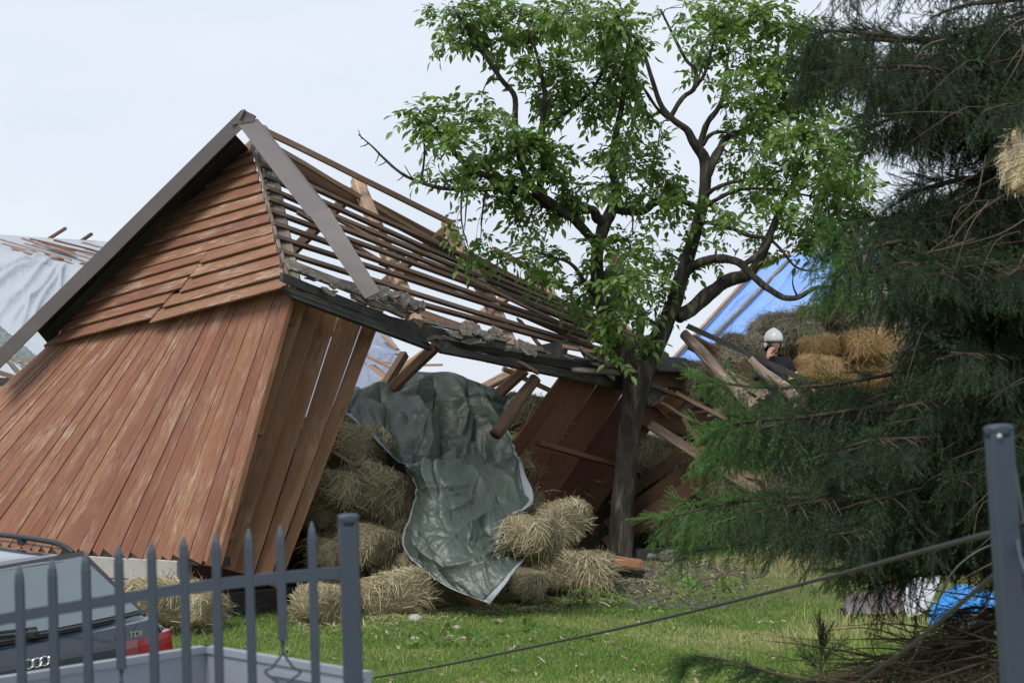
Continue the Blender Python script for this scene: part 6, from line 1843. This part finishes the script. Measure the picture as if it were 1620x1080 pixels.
ground_bough([(1400, 1085, 12.6), (1310, 1078, 12.7), (1240, 1068, 12.9), (1170, 1048, 13.1), (1105, 1036, 13.2), (1085, 1042, 13.2)], .014, .5, 'spruce_bough', 'fresh green spruce bough lying low across the bottom of the lawn', 'bough', dens=1.6)
ground_bough([(1300, 1075, 13.6), (1298, 1050, 13.7), (1302, 1022, 13.7)], .01, .05, 'spruce_sprig', 'small upright dark spruce sprig standing in the grass', 'sprig', dens=2.2, hang=-.1)
MAT['deadneedle'] = leaf_mat('dead_needle', (.035, .03, .02), (.075, .06, .038), (.14, .105, .06), .05, .8)
G4 = 'dead spruce boughs piled at the bottom right'
BP = [([(1660, 960, 13.4), (1560, 985, 13.1), (1450, 1030, 12.8), (1330, 1072, 12.6)], 'longest dead bough of the brush pile, reaching towards the green one'),
      ([(1660, 1000, 13.2), (1560, 1010, 13.0), (1480, 1040, 12.8), (1400, 1078, 12.6)], 'dead bough in the middle of the brush pile'),
      ([(1650, 940, 13.6), (1590, 965, 13.5), (1540, 1000, 13.3), (1500, 1050, 13.0)], 'uppermost dead bough of the brush pile beside the gate post'),
      ([(1650, 1040, 12.9), (1570, 1045, 12.7), (1500, 1065, 12.5), (1430, 1090, 12.4)], 'dead bough low at the front of the brush pile'),
      ([(1640, 980, 13.5), (1540, 960, 13.6), (1490, 985, 13.4)], 'short dead bough sticking up from the brush pile'),
      ([(1650, 1070, 12.6), (1590, 1060, 12.5), (1540, 1080, 12.4)], 'dead bough at the foot of the right gate post')]
for pts, lab in BP:
    ground_bough(pts, .016, .3, 'dead_bough', lab, 'bough', G4, 1.6, 'deadneedle', .3, .25)
bt = TubeBag()
for k in range(260):
    x0 = rs.uniform(1380, 1660); y0 = np.interp(x0, [1380, 1660], [1070, 985]) + rs.uniform(-35, 80); D0 = 13.1 + rs.uniform(-.6, .6)
    e = np.array(P(x0, y0, D0)); d = np.array([rs.normal(-.5, .5), rs.normal(0, .3), rs.normal(-.1, .25)]); d /= np.linalg.norm(d); L = rs.uniform(.3, .9)
    bt.add(crom([e, e + d * L * .5 + rs.normal(0, .03, 3), e + d * L], 5), np.linspace(rs.uniform(.004, .010), .0015, 6), 4)
tag(bt.build('brush_twigs', MAT['dead_twig']), 'tangle of bare brown twigs in the brush pile at the bottom right', 'twigs', kind='stuff')
# ------------------------------------------------------------------ iron gate and posts
def post(a_px, b_px, D, w, label, wcap):
    a, b = P(*b_px, D), P(*a_px, D)
    d = (b - a).normalized()
    a = a - d * 1.4
    g0 = float(gz(a.x, a.y))
    o = empty('gate_post', tuple(a), label, 'post')
    beam('shaft', a, b, w, w, MAT['fence'], o, up=Vector((.15, -1, 0)), rings=3, cham=.08)
    D_, F = sphere_grid(18, 12)
    M = frame(b, b + d, Vector((.15, -1, 0)))
    V = np.array([[max(-.012, x[2] * .014 + .006) if x[2] > -.5 else -.016, np.sign(x[0]) * min(abs(x[0]) * 1.35, .93) * w * .56, np.sign(x[1]) * min(abs(x[1]) * 1.35, .93) * w * .56] for x in D_])
    obj('cap', V, F, MAT['fence'], o, M, True)
    return o, a, b
gp1, *_ = post((551, 822), (559, 1080), 6.0, .057, 'slate blue square gate post with a low domed cap beside the picket gate', 0)
gp2, pa, pb = post((1580, 682), (1606, 1080), 5.3, .062, 'nearer slate blue gate post in front of the spruce at the right', 0)
# stay of the second post
beam('stay', P(1592, 690, 5.45), P(1640, 980, 5.9), .045, .02, MAT['fence'], gp2, up=Vector((1, -.3, 0)))
tube('stay_rod', [tuple(P(1608, 840, 5.3)), tuple(P(1612, 870, 5.25)), tuple(P(1625, 910, 5.2)), tuple(P(1650, 945, 5.2))], .006, MAT['fence'], gp2, 8, 10)
obj('knob', *(lambda D_, F: (D_ * .008, F))(*sphere_grid(10, 8)), MAT['metal_pale'], gp2, P(1581, 692, 5.26) and Matrix.Translation(P(1581, 690, 5.265)), True)

gate = empty('picket_gate', tuple(P(270, 1200, 6.0)), 'slate blue iron picket gate with a top rail rising to its post', 'gate')
railx = [-60, 0, 150, 300, 420, 545]; raily = [993, 979, 953, 929, 915, 904]
def ry(x): return float(np.interp(x, railx, raily))
pts = [tuple(P(x, ry(x), 6.0)) for x in (-60, -20, 30, 80, 130, 180, 230, 280, 330, 380, 430, 480, 545)]
def rail_mesh(ps, h, t):
    V, F = [], []
    for p in ps:
        for dz, dy in ((-h / 2, -t / 2), (h / 2, -t / 2), (h / 2, t / 2), (-h / 2, t / 2)): V.append((p[0], p[1] + dy, p[2] + dz))
    n = len(ps)
    for i in range(n - 1):
        for j in range(4): F.append((i * 4 + j, (i + 1) * 4 + j, (i + 1) * 4 + (j + 1) % 4, i * 4 + (j + 1) % 4))
    F += [(0, 1, 2, 3), (4 * n - 1, 4 * n - 2, 4 * n - 3, 4 * n - 4)]
    return V, F
obj('rail', *rail_mesh(pts, .034, .022), MAT['fence'], gate)
lo = [tuple(P(x, 1330, 6.0)) for x in (-60, 545)]
obj('rail', *rail_mesh(lo, .034, .022), MAT['fence'], gate)
def picket(xt, yt, ylow, D=6.0):
    t = P(xt, yt, D); b = P(xt + (ylow - yt) * .026, ylow, D)
    d = (t - b).normalized(); L = (t - b).length
    M = frame(b, t, Vector((0, -1, 0)))
    w = .0125
    V = []
    for x, k in ((0, 1), (L - .055, 1), (L - .03, .82), (L - .010, .40), (L, .10)):
        for sy, sz in ((-1, -1), (1, -1), (1, 1), (-1, 1)): V.append((x, sy * w * k, sz * w * k))
    F = [(3, 2, 1, 0)]
    for i in range(4):
        for j in range(4): F.append((i * 4 + j, i * 4 + (j + 1) % 4, (i + 1) * 4 + (j + 1) % 4, (i + 1) * 4 + j))
    F.append((16, 17, 18, 19))
    obj('picket', V, F, MAT['fence'], gate, M)
    return b
for x, y in ((-22, 903), (30, 892), (82, 883), (135, 872), (187, 861), (239, 855), (290, 847), (341, 841), (393, 835), (443, 830), (493, 824)):
    short = x in (187, 443)
    b = picket(x, y, {187: 1058, 443: 1012}.get(x, 1325))
    # short spike of the ornament pickets
    if short:
        q = b
        beam('picket_tip', q + UP * .01, q - UP * .028, .016, .016, MAT['fence'], gate, up=Vector((0, -1, 0)), taper=.4)
        for s in (-1, 1):
            S = [(0, 0), (.006, -.018), (.022, -.040), (.034, -.055), (.052, -.062), (.046, -.075), (.022, -.092), (.008, -.112), (.010, -.128), (.026, -.136), (.046, -.128), (.050, -.112), (.040, -.104), (.030, -.110)]
            tube('scroll', [(q.x + s * a, q.y, q.z - .028 + c) for a, c in S], .0042, MAT['fence'], gate, 6, 40)
            S = [(.004, -.11), (.012, -.15), (.03, -.2), (.045, -.26), (.03, -.34), (0, -.4)]
            tube('scroll', [(q.x + s * a, q.y, q.z - .028 + c) for a, c in S], .0042, MAT['fence'], gate, 6, 24)

# ------------------------------------------------------------------ sagging cables
def cable(pts, r, label):
    o = tube('fallen_cable', [tuple(P(*p)) for p in pts], r, MAT['cable'], None, 8, 60)
    return tag(o, label, 'cable', 'fallen power cables')
cable([(470, 1090, 17.2), (580, 1073, 17.0), (700, 1052, 15.6), (850, 1021, 14.0), (1000, 989, 12.3), (1150, 953, 10.8), (1300, 915, 9.0), (1450, 874, 7.2), (1572, 842, 5.6), (1700, 808, 5.0)], .0088, 'upper black cable crossing the whole lawn to the right gate post')
cable([(1300, 1120, 9.0), (1372, 1070, 8.4), (1440, 1022, 7.6), (1510, 962, 6.6), (1578, 906, 5.6), (1690, 820, 4.8)], .0085, 'lower black cable slanting steeply past the right gate post')
cable([(1405, 1110, 11), (1440, 1050, 10.8), (1472, 985, 10.7), (1500, 915, 10.7), (1550, 870, 10.7), (1640, 840, 10.7)], .006, 'thinner cable hanging down between the two thick ones under the spruce')

# ------------------------------------------------------------------ trailer
tr = empty('trailer', tuple(P(270, 1250, 7.6)), 'galvanised box trailer with an open top behind the picket gate', 'trailer')
zt = P(327, 1026, 8.4).z
c0 = P(327, 1026, 8.4); dl = Vector((-.525, -.85, 0)).normalized(); dr_ = Vector((.66, -.75, 0)).normalized()
def panel(name, a, b, zlo, zhi, th, m, parent):
    mm = (zlo + zhi) / 2
    return beam(name, Vector((a.x, a.y, mm)), Vector((b.x, b.y, mm)), th, zhi - zlo, m, parent, rings=2)
cl_, cr_ = c0 + dl * 2.3, c0 + dr_ * 1.12
cn = c0 + dl * 2.3 + dr_ * 1.12
panel('side_panel', c0, cl_, zt - .5, zt - .012, .025, MAT['trailer'], tr)
panel('side_panel', cr_, cn, zt - .5, zt - .10, .025, MAT['trailer'], tr)
panel('end_panel', c0 + dr_ * .0, cr_, zt - .5, zt - .012, .025, MAT['trailer'], tr)
panel('end_panel', cl_, cn, zt - .5, zt - .10, .025, MAT['trailer'], tr)
for a, b in ((c0 - dl * .02, cl_), (c0 - dr_ * .02, cr_)):
    panel('rim', a, b, zt - .012, zt + .016, .045, MAT['trailer'], tr)
panel('inner_rib', c0 + dr_ * .5 + dl * .02, c0 + dr_ * 1.05 + dl * .02, zt - .055, zt - .035, .03, MAT['trailer'], tr)
fl_ = [Vector((p.x, p.y, zt - .48)) for p in (c0, cl_, cn, cr_)]
obj('bed', fl_ + [p - UP * .04 for p in fl_], [(0, 1, 2, 3), (7, 6, 5, 4), (0, 4, 5, 1), (1, 5, 6, 2), (2, 6, 7, 3), (3, 7, 4, 0)], MAT['trailer'], tr)
def wheel_at(c, axis, r, w, parent, tyre_only=False):
    t = axis.normalized()
    path = [c - t * w / 2, c - t * w * .3, c + t * w * .3, c + t * w / 2]
    V, F = tube_vf(np.array(path), [r * .9, r, r, r * .9], 28)
    o = obj('wheel', V, F, MAT['rubber'], parent, None, True)
    V, F = tube_vf(np.array([c - t * w * .52, c - t * w * .50, c + t * w * .50, c + t * w * .52]), [r * .55, r * .62, r * .62, r * .55], 20)
    obj('rim', V, F, MAT['chrome'], o, None, True)
for sgn in (0, 1):
    c = c0 + dl * 1.2 + dr_ * (1.25 * sgn + (.14 if sgn else -.14)); c.z = float(gz(c.x, c.y)) + .3
    wheel_at(c, dr_, .3, .17, tr)
beam('axle', *(lambda a, b: (a, b))(Vector((c0 + dl * 1.2 - dr_ * .1).to_tuple()[:2] + (float(gz(c0.x, c0.y)) + .3,)), Vector((c0 + dl * 1.2 + dr_ * 1.35).to_tuple()[:2] + (float(gz(c0.x, c0.y)) + .3,))), .07, .07, MAT['black'], tr)

# ------------------------------------------------------------------ estate car
th_ = math.radians(40)
Rc = Matrix.Rotation(th_, 4, 'Z') @ Matrix.Rotation(math.radians(-6.0), 4, 'Y') @ Matrix.Diagonal((1, 1, .87, 1))
ringpt = P(59, 1045, 11.0)
loc_ring = Vector((0, .005, .835))
Mcar = Matrix.Translation(ringpt - (Rc @ loc_ring)) @ Rc
car = link('parked_car', None, None, Mcar)
tag(car, 'dark teal estate car seen from behind with roof rails and red tail lamps', 'car')
def cpt(*v): return Mcar @ Vector(v)
def cobj(name, V, F, mat, par=None, smooth=True, sub=0):
    o = obj(name, V, F, MAT[mat], par or car, Mcar, smooth)
    if sub:
        m = o.modifiers.new('Sub', 'SUBSURF'); m.levels = sub; m.render_levels = sub
    return o
# stations along the length: y, top z, roof half width, belt half width, belt z
ST = [(.00, .905, .70, .80, .885), (.035, .945, .70, .825, .92), (.10, .985, .68, .845, .945), (.28, 1.165, .63, .855, .95), (.46, 1.325, .59, .86, .95), (.56, 1.385, .575, .862, .95), (.70, 1.405, .57, .865, .95), (1.4, 1.425, .575, .866, .945), (2.1, 1.42, .575, .866, .94), (2.5, 1.37, .575, .866, .94), (3.05, 1.02, .66, .86, .93), (3.2, .96, .68, .855, .92), (3.9, .86, .66, .83, .83), (4.25, .76, .60, .78, .73), (4.40, .62, .55, .70, .60)]
V, F = [], []
for (y, zt_, rw, bw, bz) in ST:
    zs = .30
    half = [(bw * .90, zs), (bw * .985, zs + .12), (bw * 1.0, zs + (bz - zs) * .62), (bw * .985, bz - .03), (bw * .95, bz), (rw + (bw * .93 - rw) * .45, bz + (zt_ - bz) * .55), (rw, zt_ - (zt_ - bz) * .10), (rw * .82, zt_ - .006), (rw * .4, zt_ + .006), (0, zt_ + .010)]
    ring = [(-x, y, z) for x, z in half] + [(x, y, z) for x, z in reversed(half[:-1])]
    V += ring
n = 19
for i in range(len(ST) - 1):
    for j in range(n - 1): F.append((i * n + j, i * n + j + 1, (i + 1) * n + j + 1, (i + 1) * n + j))
    F.append((i * n + n - 1, i * n, (i + 1) * n, (i + 1) * n + n - 1))
F.append(tuple(range(n - 1, -1, -1))); F.append(tuple((len(ST) - 1) * n + j for j in range(n)))
cobj('body', V, F, 'carpaint', sub=2)
# the tail: hatch panel, rear window, lamps, badge
def hz(y): return float(np.interp(y, [s[0] for s in ST], [s[1] for s in ST]))
def rear_pt(x, v, off=.012):
    """point on the rear glass: v 0 at its foot, 1 under the roof"""
    y = .085 + v * .44; z = .985 + v * .385
    y -= .02 * (1 - (x / .7) ** 2) * 1.0
    nrm_ = Vector((x * .25, -.66, .75)).normalized()
    return Vector((x, y + .035 * (x / .6) ** 2, z)) + nrm_ * off
def sheet(name, fn, nu, nv, mat, th=.01, par=None):
    V, F = [], []
    for j in range(nv + 1):
        for i in range(nu + 1): V.append(tuple(fn(i / nu, j / nv, 0)))
    K = len(V)
    for j in range(nv + 1):
        for i in range(nu + 1): V.append(tuple(fn(i / nu, j / nv, -th)))
    g = grid_faces(nv + 1, nu + 1)
    F = [tuple(f) for f in g] + [tuple(f[::-1] + K) for f in g]
    for i in range(nu):
        F += [(i + 1, i, K + i, K + i + 1), (nv * (nu + 1) + i, nv * (nu + 1) + i + 1, K + nv * (nu + 1) + i + 1, K + nv * (nu + 1) + i)]
    for j in range(nv):
        a, b = j * (nu + 1), (j + 1) * (nu + 1)
        F += [(a, b, K + b, K + a), (b + nu, a + nu, K + a + nu, K + b + nu)]
    o = cobj(name, V, F, mat, par)
    o.data.polygons.foreach_set('use_smooth', np.zeros(len(o.data.polygons), bool))
    return o
def wtop(v): return .735 - .135 * v
sheet('window_seal', lambda u, v, o: rear_pt((u * 2 - 1) * (wtop(v) + .022), -.05 + v * 1.09, .012 + o), 14, 8, 'blackplastic', .03)
win = sheet('rear_window', lambda u, v, o: rear_pt((u * 2 - 1) * (wtop(v) - .02), .02 + v * .93, .020 + o), 16, 8, 'glass', .006)
sheet('window_foot_trim', lambda u, v, o: rear_pt((u * 2 - 1) * .72, -.03 + v * .03, .022 + o), 14, 1, 'blackplastic', .006)
def tail(x, z, off=.0):
    y = .012 + .05 * (abs(x) / .8) ** 4 + .06 * max(0, z - .84) * (z > .84)
    return Vector((x, y - .03 - off + .045 * max(0, z - .80), z))
sheet('hatch_panel', lambda u, v, o: tail((u * 2 - 1) * .74, .625 + v * .32, .006 + o), 20, 10, 'carpaint', .02)
sheet('hatch_ledge', lambda u, v, o: Vector(((u * 2 - 1) * .735, -.004 + v * .085 - 0, .948 + v * .022 + o)) + Vector((0, .05 * abs(u * 2 - 1) ** 4, .0)), 16, 3, 'carpaint', .02)
sheet('handle_strip', lambda u, v, o: tail((u * 2 - 1) * .50, .735 + v * .035, .022 + o), 12, 2, 'blackplastic', .02)
for s in (-1, 1):
    f = (lambda s: lambda a, b: (lambda u, v, o: tail(s * (a + (b - a) * (u if s > 0 else 1 - u)), .705 + v * .155 - .02 * (1 - u if s > 0 else u), .020 + o)))(s)
    lamp = sheet('tail_lamp', f(.615, .86), 8, 4, 'redlens', .05)
    sheet('reversing_lens', (lambda s: lambda u, v, o: tail(s * (.50 + .112 * (u if s > 0 else 1 - u)), .705 + v * .145, .020 + o))(s), 5, 3, 'pinklens', .03, lamp)
    D_, F_ = sphere_grid(10, 8)
    p = tail(s * .55, .735, .045); obj('bulb', D_ * .014 + np.array(p), F_, MAT['white'], lamp, Mcar, True)
sheet('bumper', lambda u, v, o: Vector(((u * 2 - 1) * .86, -.055 + .09 * abs(u * 2 - 1) ** 3 + o * -1 - .015 * math.sin(v * math.pi), .33 + v * .27)), 18, 6, 'carpaint', -.06)
sheet('number_plate', lambda u, v, o: tail((u * 2 - 1) * .26, .64 + v * .085, .02 + o), 6, 1, 'white', .006)
# four interlocked rings
for k in range(4):
    c = Vector(((k - 1.5) * .0475, 0, .835)); base = tail(c.x, .835, .017)
    pts = [(base.x + math.cos(a) * .0285, base.y - (.003 if k % 2 else 0), .835 + math.sin(a) * .0285) for a in np.linspace(0, 2 * math.pi, 33)]
    V, F = tube_vf(np.array(pts), np.full(33, .0045), 6)
    cobj('badge_ring', V, F, 'chrome')
def glyphs(text, size, x0, z0, y, slant=.18):
    cu = bpy.data.curves.new('badge', 'FONT'); cu.body = text; cu.size = size; cu.extrude = .003; cu.shear = slant; cu.align_x = 'LEFT'; cu.offset = .0012
    o = bpy.data.objects.new('badge', cu); COL.objects.link(o)
    me = bpy.data.meshes.new_from_object(o.evaluated_get(bpy.context.evaluated_depsgraph_get()))
    bpy.data.objects.remove(o)
    V = [(x0 + v.co.x, y - v.co.z, z0 + v.co.y) for v in me.vertices]; F = [tuple(p.vertices) for p in me.polygons]
    return cobj('badge', V, F, 'chrome', smooth=False)
glyphs('1.9', .050, .465, .868, tail(.5, .87, .014).y)
glyphs('TDI', .052, .562, .868, tail(.62, .87, .014).y)
# wiper
beam('wiper', cpt(-.02, -.0, 1.005), cpt(.0, .02, 1.02), .05, .04, MAT['blackplastic'], car)
beam('wiper_arm', Mcar @ rear_pt(.03, .03, .05), Mcar @ rear_pt(-.42, .10, .05), .03, .018, MAT['blackplastic'], car)
# side windows, roof rails, wheels, mirrors
for s in (-1, 1):
    for (ya, yb) in ((.40, 1.05), (1.12, 1.95), (2.02, 2.75)):
        def sw(u, v, o, s=s, ya=ya, yb=yb):
            y = ya + (yb - ya) * (u if s > 0 else 1 - u)
            zt_ = hz(y) - .06; z = .965 + (zt_ - .965) * v
            st = [np.interp(y, [q[0] for q in ST], [q[i] for q in ST]) for i in (2, 3)]
            w = st[1] * .93 + (st[0] - st[1] * .93) * ((z - .95) / (zt_ + .03 - .95))
            return Vector((s * (w + .012 + o), y, z))
        sheet('side_window', sw, 6, 4, 'glass', .01)
    pts = [(s * .575, .60, 1.385), (s * .565, .68, 1.425), (s * .56, .85, 1.452), (s * .555, 1.4, 1.468), (s * .555, 2.0, 1.462), (s * .56, 2.25, 1.425)]
    o = tube('roof_rail', [tuple(cpt(*p)) for p in pts], .017, MAT['blackplastic'], car, 8, 30)
    beam('rail_foot', cpt(s * .555, 1.22, 1.46), cpt(s * .56, 1.22, 1.41), .07, .03, MAT['blackplastic'], o)
    sheet('roof_gutter', lambda u, v, o, s=s: Vector((s * (.515 + .012 * v), .62 + u * 1.7, 1.418 + .01 * math.sin(u * 3.14) + o + .004)), 10, 1, 'blackplastic', .006)
    for yw in (.75, 3.42):
        wheel_at(cpt(s * .78, yw, .31), (Mcar.to_3x3() @ Vector((1, 0, 0))), .315, .2, car)
    D_, F_ = sphere_grid(12, 8)
    cobj('mirror', D_ * np.array([.10, .06, .07]) + np.array([s * .98, 2.55, .99]), F_, 'carpaint')
sheet('windscreen', lambda u, v, o: Vector(((u * 2 - 1) * (.72 - .14 * v), 3.02 - v * .50, 1.045 + v * .33 - o)), 10, 6, 'glass', -.01)
sheet('roof_spoiler', lambda u, v, o: Vector(((u * 2 - 1) * .575, .47 + v * .13 + .03 * abs(u * 2 - 1) ** 3, 1.368 + v * .038 - .03 * abs(u * 2 - 1) ** 4 + o)), 14, 3, 'carpaint', .018)
